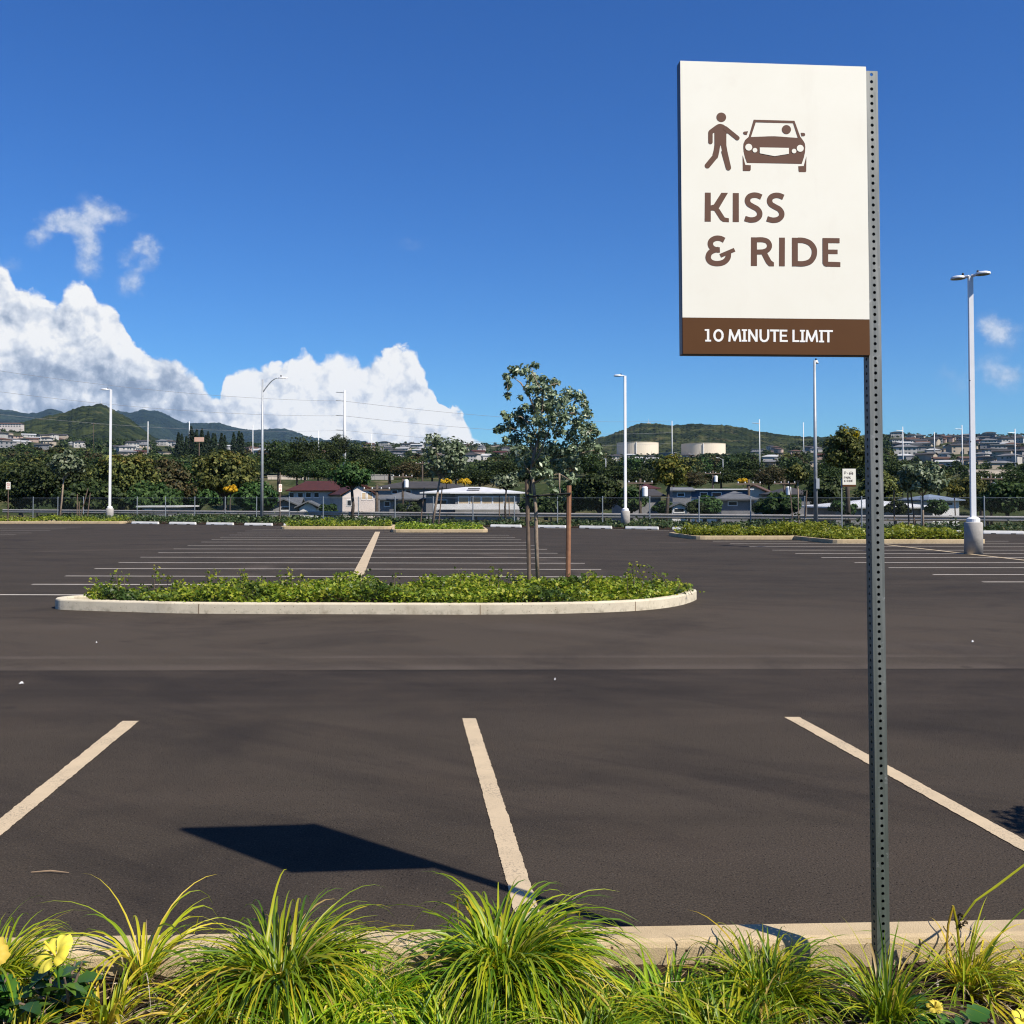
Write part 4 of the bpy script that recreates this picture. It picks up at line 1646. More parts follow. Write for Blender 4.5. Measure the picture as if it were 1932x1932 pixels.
# ------------------------------------------------------------------ small signs
def small_letters(f, m, parent, y):
    """PARK & RIDE on the far plate: x 0..100, y 0..130 (down)"""
    def st(mb, pts, w):
        for a, b in zip(pts[:-1], pts[1:]):
            a, b = Vector((*a, 0)), Vector((*b, 0))
            d = (b - a).normalized()
            n = Vector((-d.y, d.x, 0)) * w / 2
            q = [a - n - d * w * .3, a + n - d * w * .3, b + n + d * w * .3, b - n + d * w * .3]
            st.k += 1
            mb.add([(*f(p.x, p.y)[:1], y - 0.0008 * (st.k % 7), f(p.x, p.y)[1]) for p in q], [(0, 1, 2, 3)])
    st.k = 0
    mb = MB()
    st(mb, [(13, 46), (13, 26), (24, 26), (27, 31), (24, 37), (13, 37)], 4)
    st(mb, [(36, 37), (42, 37)], 3)
    st(mb, [(39, 34), (39, 40)], 3)
    st(mb, [(50, 44), (52, 34), (60, 27), (72, 28), (78, 36), (79, 44), (50, 44)], 4)
    st(mb, [(53, 38), (78, 38)], 5)
    st(mb, [(54, 46), (54, 49)], 5)
    st(mb, [(75, 46), (75, 49)], 5)
    G = {'P': [[(0, 1), (0, 0), (.8, 0), (.9, .3), (.7, .55), (0, .55)]], 'A': [[(0, 1), (.45, 0), (.9, 1)], [(.2, .65), (.7, .65)]],
         'R': [[(0, 1), (0, 0), (.7, 0), (.8, .3), (.6, .5), (0, .5)], [(.4, .5), (.85, 1)]], 'K': [[(0, 0), (0, 1)], [(.8, 0), (0, .55)], [(.3, .45), (.85, 1)]],
         'I': [[(.2, 0), (.2, 1)]], 'D': [[(0, 0), (0, 1), (.5, 1), (.85, .7), (.85, .3), (.5, 0), (0, 0)]], 'E': [[(.8, 0), (0, 0), (0, 1), (.8, 1)], [(0, .5), (.65, .5)]],
         '&': [[(.8, .05), (.2, .05), (.15, .4), (.6, .5), (.1, .6), (.1, .95), (.7, .95), (.75, .6)]], ' ': []}

    def word(w, x, yy, h, adv):
        for ch in w:
            for s_ in G[ch]:
                st(mb, [(x + p[0] * h * .72, yy + p[1] * h) for p in s_], 3.4)
            x += adv * (0.6 if ch in 'I ' else 1.0)
    word('PARK', 12, 66, 15, 13.2)
    word('& RIDE', 12, 92, 15, 13.2)
    return mb.build("lettering", m, parent)


def park_sign():
    Y = 47.5
    a, b = at(1589, 884, Y), at(1615, 914.5, Y)
    cx0 = a.x
    t = thing("parking_sign", "small distant white park and ride sign in the right planter", "sign", (cx0 + 0.02, Y + 0.05, 0.1), 0)
    W, z1, z0 = b.x - a.x, a.z - 0.1, b.z - 0.1
    m_ = MB()
    m_.box(-0.06, -0.015, -0.02, 0.025, 0, z0 + 0.3)
    m_.build("post", M_POST, t)
    m_ = MB()
    m_.box(-0.02, W - 0.02, -0.06, -0.025, z0 - 0.10, z1)
    m_.build("sign_panel", M_EDGE, t)
    m_ = MB()
    m_.box(-0.01, W - 0.03, -0.063, -0.0605, z0, z1 - 0.01)
    m_.build("white_face", M_SIGNW, t)
    m_ = MB()
    m_.box(-0.01, W - 0.03, -0.063, -0.0605, z0 - 0.09, z0 - 0.003)
    m_.build("brown_band", M_BAND, t)
    small_letters(lambda x, y: (-0.01 + x / 100 * (W - 0.02), z1 - y / 130 * (z1 - z0)), mat("sign_dark_print", (0.10, 0.075, 0.065), (0.09, 0.07, 0.06), 9, 0.5), t, -0.0635)


park_sign()


def noparking(label, x, yt, ptop, Y, edge=False):
    tp = at(x, yt, Y)
    t = thing("no_parking_sign", label, "sign", (tp.x, Y, 0.03), math.radians(62) if edge else math.radians(5), "small no-parking signs")
    H = at(x, ptop, Y).z
    m_ = MB()
    m_.box(-0.022, 0.022, -0.022, 0.022, 0, H)
    m_.build("post", M_STAKEG, t)
    m_ = MB()
    m_.box(-0.15, 0.15, -0.028, -0.024, tp.z - 0.55, tp.z - 0.05)
    pl = m_.build("plate", M_SIGNW, t)
    m_ = MB()
    R_ = mat("sign_red", (0.45, 0.03, 0.03), (0.40, 0.025, 0.025), 9, 0.5)
    cz = tp.z - 0.22
    n = 20
    vs, fs = [], []
    for k in range(n):
        a = 2 * math.pi * k / n
        for rr in (0.105, 0.08):
            vs.append((rr * math.cos(a), -0.0292, cz + rr * math.sin(a)))
    fs = [(2 * k, 2 * k + 1, (2 * k + 3) % (2 * n), (2 * k + 2) % (2 * n)) for k in range(n)]
    m_.add(vs, fs)
    m_.add([(-0.07, -0.0294, cz + 0.055), (-0.055, -0.0294, cz + 0.07), (0.07, -0.0294, cz - 0.055), (0.055, -0.0294, cz - 0.07)], [(0, 1, 2, 3)])
    m_.box(-0.10, 0.10, -0.0295, -0.0285, tp.z - 0.48, tp.z - 0.45)
    m_.box(-0.08, 0.08, -0.0295, -0.0285, tp.z - 0.42, tp.z - 0.39)
    m_.build("emblem", R_, pl)


noparking("small red and white no-parking sign at the left edge of the lot", 16, 909, 908, 69)
noparking("small no-parking sign turned edge-on beside the left street light", 528.5, 913, 892, 66, True)

# ------------------------------------------------------------------ trees
M_SILV = leaf_mat("silvery_leaves", [(0.0, (0.040, 0.065, 0.028)), (0.4, (0.125, 0.170, 0.085)), (0.75, (0.25, 0.305, 0.175)), (1.0, (0.40, 0.45, 0.30))], 0.22, 0.42, 0.45)
M_SILV2 = leaf_mat("grey_green_leaves", [(0.0, (0.04, 0.07, 0.03)), (0.5, (0.12, 0.16, 0.08)), (1.0, (0.27, 0.31, 0.19))], 0.2, 0.5, 0.4)
M_LDARK = leaf_mat("dark_green_leaves", [(0.0, (0.010, 0.020, 0.006)), (0.5, (0.028, 0.048, 0.012)), (1.0, (0.075, 0.098, 0.026))], 0.2, 0.6, 0.2)
M_LOLIV = leaf_mat("olive_leaves", [(0.0, (0.028, 0.042, 0.010)), (0.5, (0.085, 0.100, 0.024)), (1.0, (0.20, 0.20, 0.05))], 0.25, 0.6, 0.2)
M_LRED = leaf_mat("brown_tinged_leaves", [(0.0, (0.022, 0.024, 0.010)), (0.5, (0.052, 0.052, 0.018)), (1.0, (0.115, 0.075, 0.035))], 0.2, 0.6, 0.2)
M_LGRN = leaf_mat("mid_green_leaves", [(0.0, (0.015, 0.036, 0.010)), (0.5, (0.035, 0.072, 0.018)), (1.0, (0.085, 0.135, 0.035))], 0.25, 0.6, 0.2)
M_LYEL = leaf_mat("yellow_green_leaves", [(0.0, (0.045, 0.065, 0.010)), (0.5, (0.11, 0.12, 0.025)), (1.0, (0.26, 0.21, 0.04))], 0.3, 0.6, 0.2)
M_FLOW = leaf_mat("yellow_blossom", [(0.0, (0.45, 0.27, 0.01)), (0.6, (0.75, 0.50, 0.02)), (1.0, (0.85, 0.62, 0.04))], 0.25, 0.6, 0.2)
M_PINE = leaf_mat("conifer_needles", [(0.0, (0.008, 0.016, 0.008)), (1.0, (0.028, 0.045, 0.020))], 0.1, 0.7, 0.15)


def island_tree():
    Y0 = 17.0
    t = thing("young_tree", "staked young silver-leaved tree standing in the kerbed island", "tree", (0, 0, 0))
    cv = lambda x, y: ((1150 + x * .20704) / 1.3054, (860 + y * .20704) / 1.3054)
    rng = np.random.default_rng(3)
    cl = [(790, 190, 38), (830, 195, 30), (560, 260, 75), (490, 420, 50), (470, 330, 45), (485, 560, 45), (635, 575, 35), (680, 260, 75), (770, 340, 80), (900, 365, 70), (1030, 395, 55), (1085, 405, 25), (740, 480, 70), (850, 470, 80), (940, 480, 75),
          (850, 610, 90), (1000, 560, 85), (1200, 540, 90), (1320, 560, 75), (1395, 560, 30), (1400, 650, 60), (1430, 770, 65), (1260, 720, 75), (1110, 650, 110), (960, 700, 120), (800, 730, 90), (620, 790, 90), (690, 690, 45), (480, 810, 65), (430, 760, 30),
          (410, 950, 60), (345, 970, 32), (520, 930, 75), (680, 880, 95), (850, 850, 110), (1010, 850, 100), (1150, 820, 100), (1330, 890, 110), (1470, 930, 75), (1550, 990, 40), (1440, 1050, 110), (1250, 1030, 100),
          (1090, 980, 80), (900, 1010, 95), (750, 1050, 95), (580, 1070, 90), (460, 1085, 50), (1550, 1190, 60), (1400, 1180, 100), (1220, 1200, 110), (1030, 1170, 100), (840, 1180, 100), (650, 1200, 90), (540, 1230, 50),
          (620, 1340, 70), (740, 1370, 80), (900, 1350, 95), (1080, 1350, 105), (1250, 1320, 90), (1330, 1440, 45), (1130, 1470, 80), (950, 1480, 80), (1000, 1600, 50), (1230, 1540, 70), (1110, 1710, 60), (1130, 1790, 40), (1060, 1680, 35),
          (660, 1480, 45), (820, 1480, 60)]
    P, O, cen = [], [], []
    for x, y, r in cl:
        dx, dy = cv(x, y)
        dep = Y0 + rng.normal(0, 0.28)
        c = np.array(at(dx, dy, dep))
        R_ = r * .20704 / 1.3054 / F * dep
        cen.append((c, R_))
        n = int(68 * (R_ / 0.09) ** 1.7) + 10
        q = unit(rng.normal(size=(n, 3)))
        P.append(c + q * R_ * rng.uniform(0.3, 1.12, (n, 1)) * np.array([1, 1.3, 1]))
        O.append(q)
    P, O = np.concatenate(P), np.concatenate(O)
    Vv, Ff = leaf_arrays(rng, P, O, 0.090, 0.44, 0.10, 0.25, 0.9, 0.2)
    np_mesh("crown", Vv, Ff, M_SILV, t)
    tr = MB()
    pt = lambda x, y, d=0.0: at(*cv(x, y), Y0 + d)
    base = at(1015, 1106, Y0)
    trunk = [base, at(1012, 1020, Y0), pt(820, 1930), pt(800, 1700), pt(770, 1480), pt(770, 1380), pt(800, 1250), pt(850, 1080, .05), pt(870, 880, .05), pt(900, 680, 0), pt(900, 520, 0), pt(800, 330, -.05), pt(770, 220, 0)]
    tr.tube(trunk, [0.034, 0.033, 0.031, 0.029, 0.028, 0.027, 0.026, 0.024, 0.02, 0.017, 0.013, 0.009, 0.005], 8)
    limbs = [[pt(770, 1400), pt(840, 1290, -.1), pt(900, 1150, -.15), pt(960, 1000, -.2), pt(1050, 800, -.2), pt(1200, 640, -.15), pt(1330, 570, -.1)],
             [pt(800, 1250), pt(760, 1120, .1), pt(640, 980, .2), pt(500, 930, .2), pt(370, 965, .2)],
             [pt(850, 1080), pt(760, 900, .1), pt(640, 800, .1), pt(470, 800, .1)],
             [pt(770, 1420), pt(900, 1380, .1), pt(1080, 1280, .2), pt(1300, 1130, .2), pt(1500, 950, .1)],
             [pt(1080, 1280, .2), pt(1300, 1250, .1), pt(1520, 1200, 0)],
             [pt(870, 880), pt(740, 560, .1), pt(640, 400, .1), pt(500, 300, .1), pt(480, 450, .1), pt(485, 580, .1)],
             [pt(900, 520), pt(980, 430, 0), pt(1090, 400, 0)],
             [pt(770, 1500), pt(700, 1400, -.1), pt(620, 1250, -.1)],
             [pt(790, 1600), pt(930, 1520, -.1), pt(1100, 1480, -.1), pt(1230, 1560, -.1)],
             [pt(1100, 1480, -.1), pt(1100, 1640, -.1), pt(1125, 1790, -.1)],
             [pt(1050, 800, -.2), pt(1250, 760, -.1), pt(1430, 760, 0)]]
    for L in limbs:
        tr.tube(L, list(np.linspace(0.018, 0.005, len(L))), 6)
    tr.build("trunk", M_BARK, t, True)
    # stakes and strap
    s = MB()
    s.tube([at(999, 1108, Y0 + .05), at(994, 905, Y0 + .05)], 0.036, 8)
    s.build("stake", M_STAKEG, t)
    s = MB()
    s.tube([at(1071.5, 1106, Y0 - .1), at(1073.5, 916, Y0 - .1)], 0.042, 8)
    s.build("stake", M_STAKE, t)
    s = MB()
    s.tube([at(994, 935, Y0 + .02), at(1003, 936.5, Y0 - .05), at(1040, 933.5, Y0 - .1), at(1077, 931, Y0 - .15)], 0.02, 6)
    s.build("strap", M_DARK, t)


island_tree()


def tree_at(name, label, x, ytop, ybot, wpx, Y, m, seed, group=None, base_y=None, nclump=46, per=90, leaf=0.34, bark=None, trunk_r=0.14, flat=0.45, zb=None, stakes=None, blossom=None, lean=0.0, cr=None, aspect=0.6):
    """crown from pixel box at depth Y, trunk down to the land"""
    rng = np.random.default_rng(seed)
    top, bot = at(x, ytop, Y), at(x, ybot, Y)
    W = wpx / F * Y
    H = top.z - bot.z
    if zb is None:
        zb = float(tz(top.x, Y))
    t = thing(name, label, "tree", (top.x - lean, Y, zb), 0, group)
    cz = (top.z + bot.z) / 2 - zb - H * 0.08
    R = (W / 2, W / 2 * 0.9, H * 0.56)
    cr = cr or 0.30 * min(W, H * 1.4) / 2 + 0.05
    P, O, c = crown_points(rng, nclump, per, R, cr, flat, 0.45)
    P = P + np.array([lean, 0, cz])
    Vv, Ff = leaf_arrays(rng, P, O, leaf, aspect, 0.12, 0.3, 0.75)
    crown = np_mesh("crown", Vv, Ff, m, t)
    if blossom:
        mb_, frac = blossom
        sel = (P[:, 2] - cz) > R[2] * 0.35
        idx = np.where(sel)[0]
        cen = P[rng.choice(idx, 9)]
        d = np.min(np.linalg.norm(P[None, idx] - cen[:, None], axis=2), axis=0)
        idx = idx[d < frac]
        V2, F2 = leaf_arrays(rng, P[idx] + O[idx] * 0.08, O[idx], leaf * 1.05, aspect, 0.12, 0.3, 1.1)
        np_mesh("blossom", V2, F2, mb_, t)
    tr = MB()
    fork = Vector((lean * 0.6, 0, max(0.3, cz - R[2] * 0.75)))
    tr.tube([(0, 0, -0.2), fork * 0.5 + Vector((rng.normal(0, .05), 0, 0)), fork], [trunk_r * 1.25, trunk_r, trunk_r * 0.85], 8)
    order = rng.permutation(len(c))[:max(5, nclump // 5)]
    for i in order:
        e = Vector((c[i][0] + lean, c[i][1], c[i][2] + cz))
        mid = fork.lerp(e, 0.5) + Vector((rng.normal(0, .1) * W * .2, rng.normal(0, .1) * W * .2, H * 0.06))
        tr.tube([fork, mid, e], [trunk_r * 0.6, trunk_r * 0.38, trunk_r * 0.12], 6, False)
    tr.build("trunk", bark or M_BARKD, t, True)
    for sx in (stakes or ()):
        s = MB()
        q = at(sx[0], sx[1], Y)
        q2 = at(sx[2], sx[3], Y)
        s.tube([(q.x - top.x + lean, 0.2, q.z - zb), (q2.x - top.x + lean, 0.2, q2.z - zb)], 0.035, 6)
        s.build("stake", M_STAKEG, t)
    return t


# young planted trees in the beds
YG = "young planted trees around the lot"
tree_at("young_tree", "silvery young tree with leaning trunk at the far left planter", 126, 840, 905, 66, 72, M_SILV2, 41, YG, nclump=30, per=46, leaf=0.30, bark=M_BARK, trunk_r=0.06, zb=0.05,
        stakes=[(108, 972, 115, 920), (143, 973, 144, 932), (147, 973, 147, 946), (163, 973, 168, 930), (150, 973, 164, 921)], lean=0.5)
tree_at("young_tree", "open-crowned young tree in the middle far planter", 840, 803, 905, 100, 60, M_SILV2, 42, YG, nclump=44, per=42, leaf=0.26, bark=M_BARK, trunk_r=0.07, zb=0.1,
        stakes=[(793, 988, 800, 920), (827, 990, 834, 918)], lean=0.8, flat=0.8, cr=0.42)
tree_at("young_tree", "small spindly young tree left of the street light behind the right planter", 1505, 866, 912, 42, 56, M_LOLIV, 43, YG, nclump=16, per=36, leaf=0.22, bark=M_BARK, trunk_r=0.045, zb=0.05,
        stakes=[(1497, 978, 1491, 908), (1522, 976, 1524, 925)])
tree_at("young_tree", "bushy silvery young tree in the right planter beside the lamp post", 1740, 864, 936, 92, 44, M_SILV2, 44, YG, nclump=36, per=60, leaf=0.20, bark=M_BARK, trunk_r=0.05, zb=0.1,
        stakes=[(1691, 1003, 1690, 925), (1731, 1001, 1722, 930), (1719, 1005, 1716, 930)], flat=0.7, cr=0.30)
tree_at("young_tree", "small grey-green staked tree in front of the white house", 955, 885, 926, 62, 66, M_SILV2, 45, YG, nclump=22, per=42, leaf=0.24, bark=M_BARKD, trunk_r=0.06, zb=0.05,
        stakes=[(942, 974, 942, 934), (961, 974, 960, 936)])
# trees along the fence
tree_at("umbrella_tree", "dark umbrella-shaped tree with a forked trunk in front of the red-roofed house", 664, 866, 924, 94, 74, M_LGRN, 46, "trees along the fence", nclump=50, per=70, leaf=0.26, trunk_r=0.12, zb=0.0, flat=0.5, blossom=(M_LOLIV, 0.5))
tree_at("street_tree", "yellow-green tree with curved trunk right of the middle lamp post", 1266, 854, 918, 74, 66, M_LYEL, 47, "trees along the fence", nclump=36, per=62, leaf=0.25, trunk_r=0.11, zb=-0.1, lean=0.4, flat=0.8)
tree_at("street_tree", "tall tree with yellow blossom at the top just left of the big sign's post", 1596, 800, 890, 92, 66, M_LOLIV, 48, "trees along the fence", nclump=54, per=70, leaf=0.25, trunk_r=0.15, zb=-0.1, flat=0.7, blossom=(M_FLOW, 0.17), lean=-0.1)

# big trees below the bank
BT = "big trees beyond the fence"
big = [("big_tree", "dark green tree at the left edge beyond the fence", 40, 866, 962, 150, 112, M_LDARK, 51), ("big_tree", "dark tree behind the silvery young tree", 118, 838, 965, 150, 110, M_LDARK, 52),
       ("big_tree", "broad olive-topped tree behind the left lamp post", 232, 843, 965, 150, 104, M_LOLIV, 53), ("big_tree", "brown-tinged dark tree between two olive trees", 318, 852, 965, 118, 112, M_LRED, 54),
       ("big_tree", "low green tree under the yellow-topped tree", 372, 886, 968, 120, 116, M_LGRN, 55), ("big_tree", "big olive tree with yellow tinged top near the left street light", 425, 839, 940, 132, 100, M_LOLIV, 56),
       ("big_tree", "low green tree behind the left street light", 484, 905, 966, 84, 98, M_LGRN, 57), ("big_tree", "low dark bushy tree at the foot of the left trees", 175, 905, 972, 150, 98, M_LDARK, 58),
       ("big_tree", "mid green low tree left of the white flat roof", 290, 910, 972, 120, 97, M_LGRN, 59),
       ("big_tree", "dense dark green tree left of the middle lamp post", 1130, 884, 968, 100, 100, M_LDARK, 61), ("big_tree", "dense green tree behind the middle lamp post", 1080, 905, 968, 90, 104, M_LGRN, 62),
       ("big_tree", "dark shrubby tree right of the middle lamp post", 1190, 912, 968, 60, 98, M_LGRN, 63),
       ("big_tree", "olive tree beyond the fence right of the park and ride sign", 1660, 884, 968, 90, 120, M_LOLIV, 64), ("big_tree", "dark tree beyond the fence left of the park and ride sign", 1560, 890, 960, 90, 120, M_LDARK, 65),
       ("big_tree", "dark green tree at the right edge beyond the fence", 1900, 906, 968, 120, 96, M_LGRN, 66), ("big_tree", "mid green tree behind the right lamp post", 1840, 895, 966, 110, 116, M_LOLIV, 67),
       ("big_tree", "green tree in front of the brown-roofed house on the right", 1470, 930, 970, 90, 92, M_LGRN, 68), ("big_tree", "leafy garden tree in front of the blue house", 1330, 936, 972, 64, 92, M_LGRN, 69),
       ("big_tree", "bushy garden tree right of the white house", 1030, 935, 972, 80, 92, M_LDARK, 70)]
for nm, lb, x, yt, yb, w, Y, m, sd in big:
    tree_at(nm, lb, x, yt, yb, w, Y, m, sd, BT, nclump=70, per=105, leaf=0.42, trunk_r=0.22, flat=0.6, blossom=((M_LYEL, 0.9) if sd in (53, 56) else None))

for x, yt, w, Y, m, lb in ((1252, 944, 44, 93, M_LGRN, "rounded garden bush right of the middle lamp post"), (1312, 946, 40, 90, M_LDARK, "dark garden bush below the blue house"), (1440, 940, 46, 94, M_LDARK, "dark garden bush right of the low grey house"),
                           (1590, 938, 60, 88, M_LGRN, "garden bush in front of the long white-roofed building, at its left end"), (1690, 944, 56, 86, M_LDARK, "dark garden bush in front of the long white roof"), (1765, 940, 50, 90, M_LGRN, "garden bush at the right end of the long white roof"),
                           (770, 946, 60, 100, M_LDARK, "dark garden bush left of the white balcony"), (1000, 930, 54, 104, M_LGRN, "garden tree at the right end of the white balcony"), (620, 950, 40, 96, M_LGRN, "small garden bush below the red-roofed house")):
    tree_at("garden_bush", lb, x, yt, 970, w, Y, m, int(x) + 3, "garden bushes below the lot", nclump=30, per=60, leaf=0.26, trunk_r=0.08, flat=0.7)

# middle distance trees (about 180 to 240 m)
MT = "tall trees below the freeway"
mid = [(525, 824, 905, 80, 200, M_LDARK), (575, 822, 905, 80, 205, M_LDARK), (620, 830, 905, 70, 210, M_LDARK), (640, 814, 870, 48, 225, M_LDARK), (690, 834, 905, 80, 215, M_LDARK), (735, 852, 905, 80, 210, M_LDARK),
       (600, 866, 912, 80, 180, M_LGRN), (560, 870, 912, 60, 185, M_LDARK), (770, 868, 912, 76, 185, M_LRED), (815, 872, 906, 60, 190, M_LRED), (905, 884, 925, 80, 170, M_LDARK), (950, 868, 915, 80, 195, M_LDARK), (1000, 862, 920, 90, 195, M_LDARK),
       (1110, 852, 905, 70, 215, M_LDARK), (1160, 876, 915, 80, 190, M_LDARK), (1220, 880, 925, 80, 175, M_LDARK), (1300, 886, 925, 80, 180, M_LRED), (1360, 880, 920, 90, 185, M_LDARK), (1410, 858, 915, 80, 200, M_LDARK),
       (1450, 876, 925, 70, 185, M_LRED), (1500, 880, 925, 90, 190, M_LDARK), (1700, 862, 935, 90, 190, M_LDARK), (1640, 858, 925, 70, 200, M_LDARK), (1770, 890, 935, 80, 175, M_LOLIV), (1850, 884, 930, 90, 180, M_LDARK), (1915, 880, 925, 80, 185, M_LGRN),
       (20, 872, 905, 90, 190, M_LOLIV), (85, 868, 905, 80, 200, M_LDARK), (170, 874, 908, 80, 190, M_LDARK), (280, 872, 908, 90, 200, M_LDARK), (340, 874, 908, 80, 190, M_LGRN), (470, 866, 908, 70, 195, M_LDARK), (860, 878, 915, 60, 185, M_LDARK),
       (1560, 868, 930, 70, 195, M_LGRN), (1270, 872, 912, 60, 205, M_LDARK)]
proto = {}
for i, (x, yt, yb, w, Y, m) in enumerate(mid):
    rng = np.random.default_rng(200 + i)
    key = (m.name, i % 3)
    if key not in proto:
        P, O, c = crown_points(rng, 55, 70, (1, 0.95, 1.12), 0.34, 0.6, 0.4)
        proto[key] = leaf_arrays(rng, P, O, 0.105, 0.62, 0.12, 0.3, 1.1)
    top, bot = at(x, yt, Y), at(x, yb, Y)
    W, H = w / F * Y, top.z - bot.z
    zb = float(tz(top.x, Y))
    pos = "left" if x < 640 else ("middle" if x < 1280 else "right")
    kindn = {M_LDARK.name: "dark green", M_LGRN.name: "mid green", M_LRED.name: "brown-tinged", M_LOLIV.name: "olive green"}[m.name]
    t = thing("broadleaf_tree", f"{kindn} broadleaf tree among the tall trees between the houses and the hillside", "tree", (top.x, Y, zb), 0, MT)
    Vv, Ff = proto[key]
    if key + ('me',) not in proto:
        o = np_mesh("crown", Vv, Ff, m, t)
        proto[key + ('me',)] = o
    else:
        o = proto[key + ('me',)].copy()
        COL.objects.link(o)
        o.parent = t
    o.location = (0, 0, (top.z + bot.z) / 2 - zb)
    o.scale = (W / 2, W / 2, H / 2)
    o.rotation_euler = (0, 0, rng.uniform(0, 6.28))
    tr = MB()
    tr.tube([(0, 0, -0.5), (0.1, 0, (bot.z - zb) * .6 + 1), (0, 0, (top.z + bot.z) / 2 - zb)], [0.35, 0.28, 0.12], 7)
    tr.build("trunk", M_BARKD, t)

# yellow blossom shrubs in the gardens
for x, yt, yb, w, Y, lb in ((842, 903, 913, 26, 150, "left of two yellow-flowering bushes above the dark roof"), (876, 903, 914, 28, 150, "right of two yellow-flowering bushes above the dark roof"), (435, 915, 929, 28, 96, "yellow-flowering shrub under the big olive tree"),
                            (1402, 902, 911, 24, 145, "yellow-flowering small tree above the brown-roofed house"), (1800, 914, 930, 40, 92, "yellowish shrub left of the right lamp post")):
    tree_at("flowering_shrub", lb, x, yt, yb, w, Y, M_FLOW if x < 1500 else M_LYEL, int(x), "yellow-flowering shrubs", nclump=22, per=60, leaf=0.26, trunk_r=0.06, flat=0.5)

tree_at("young_tree", "young tree just beyond the right edge, its shade falling on the right-hand bay", 2764, 880, 990, 300, 4.35, M_SILV2, 81, YG, nclump=20, per=50, leaf=0.07, bark=M_BARK, trunk_r=0.03, zb=0.0, flat=0.6, cr=0.11)

# ------------------------------------------------------------------ near houses
M_RED = mat("red_tile_roof", (0.080, 0.021, 0.012), (0.048, 0.014, 0.009), 1.4, 0.7, bump=0.2, coord='World')
M_GREYR = mat("grey_shingle_roof", (0.13, 0.135, 0.14), (0.085, 0.09, 0.095), 1.2, 0.8, coord='World')
M_DARKR = mat("dark_shingle_roof", (0.055, 0.050, 0.048), (0.035, 0.033, 0.033), 1.0, 0.85, coord='World')
M_WHITR = mat("white_metal_roof", (0.66, 0.66, 0.64), (0.52, 0.52, 0.51), 0.8, 0.5, coord='World')
M_BROWNR = mat("brown_roof", (0.12, 0.065, 0.045), (0.08, 0.045, 0.032), 1.2, 0.8, coord='World')
M_BLUER = mat("blue_grey_roof", (0.20, 0.25, 0.32), (0.15, 0.19, 0.25), 1.2, 0.7, coord='World')
M_WPINK = mat("pale_pink_wall", (0.60, 0.53, 0.48), (0.50, 0.44, 0.40), 0.8, 0.85, coord='World')
M_WWHITE = mat("white_wall", (0.74, 0.72, 0.69), (0.62, 0.60, 0.57), 0.8, 0.85, coord='World')
M_WGREY = mat("grey_wall", (0.24, 0.235, 0.24), (0.18, 0.18, 0.185), 0.8, 0.85, coord='World')
M_WBLUE = mat("blue_wall", (0.045, 0.10, 0.19), (0.035, 0.08, 0.15), 0.8, 0.85, coord='World')
M_WTAN = mat("tan_panel", (0.50, 0.38, 0.24), (0.42, 0.32, 0.20), 0.8, 0.85, coord='World')
M_WCREAM = mat("cream_wall", (0.66, 0.56, 0.44), (0.55, 0.46, 0.36), 0.8, 0.85, coord='World')
M_GLASS = mat("dark_window_glass", (0.025, 0.03, 0.04), (0.02, 0.025, 0.03), 2, 0.12, spec=0.6)
M_TRIM = mat("white_trim", (0.78, 0.77, 0.75), (0.70, 0.69, 0.67), 2, 0.6)


def roof_mesh(mb, x0, x1, y0, y1, ze, zr, kind, axis, ov, th=0.14):
    x0 -= ov
    x1 += ov
    y0 -= ov
    y1 += ov
    if kind == 'flat':
        mb.box(x0, x1, y0, y1, ze, ze + th)
        return
    if kind == 'gable':
        if axis == 'x':
            ym = (y0 + y1) / 2
            prof = [(y0, ze), (ym, zr), (y1, ze)]
            vs = [(x, y, z + d) for x in (x0, x1) for d in (0, th) for y, z in prof]
        else:
            xm = (x0 + x1) / 2
            prof = [(x0, ze), (xm, zr), (x1, ze)]
            vs = [(x, y, z + d) for y in (y0, y1) for d in (0, th) for x, z in prof]
        fs = [(3, 4, 10, 9), (4, 5, 11, 10), (1, 0, 6, 7), (2, 1, 7, 8), (0, 1, 4, 3), (1, 2, 5, 4), (7, 6, 9, 10), (8, 7, 10, 11), (0, 3, 9, 6), (5, 2, 8, 11)]
        mb.add(vs, fs)
        return
    # hip
    if axis == 'x':
        k = min((y1 - y0) / 2, (x1 - x0) / 2 - 0.1)
        rdg = [(x0 + k, (y0 + y1) / 2), (x1 - k, (y0 + y1) / 2)]
    else:
        k = min((x1 - x0) / 2, (y1 - y0) / 2 - 0.1)
        rdg = [((x0 + x1) / 2, y0 + k), ((x0 + x1) / 2, y1 - k)]
    b = [(x0, y0), (x1, y0), (x1, y1), (x0, y1)]
    vs = [(x, y, ze) for x, y in b] + [(x, y, ze + th) for x, y in b] + [(x, y, zr + th) for x, y in rdg]
    fs = [(3, 2, 1, 0), (0, 1, 5, 4), (1, 2, 6, 5), (2, 3, 7, 6), (3, 0, 4, 7)]
    if axis == 'x':
        fs += [(4, 5, 9, 8), (5, 6, 9), (6, 7, 8, 9), (7, 4, 8)]
    else:
        fs += [(4, 5, 8), (5, 6, 9, 8), (6, 7, 9), (7, 4, 8, 9)]
    mb.add(vs, fs)


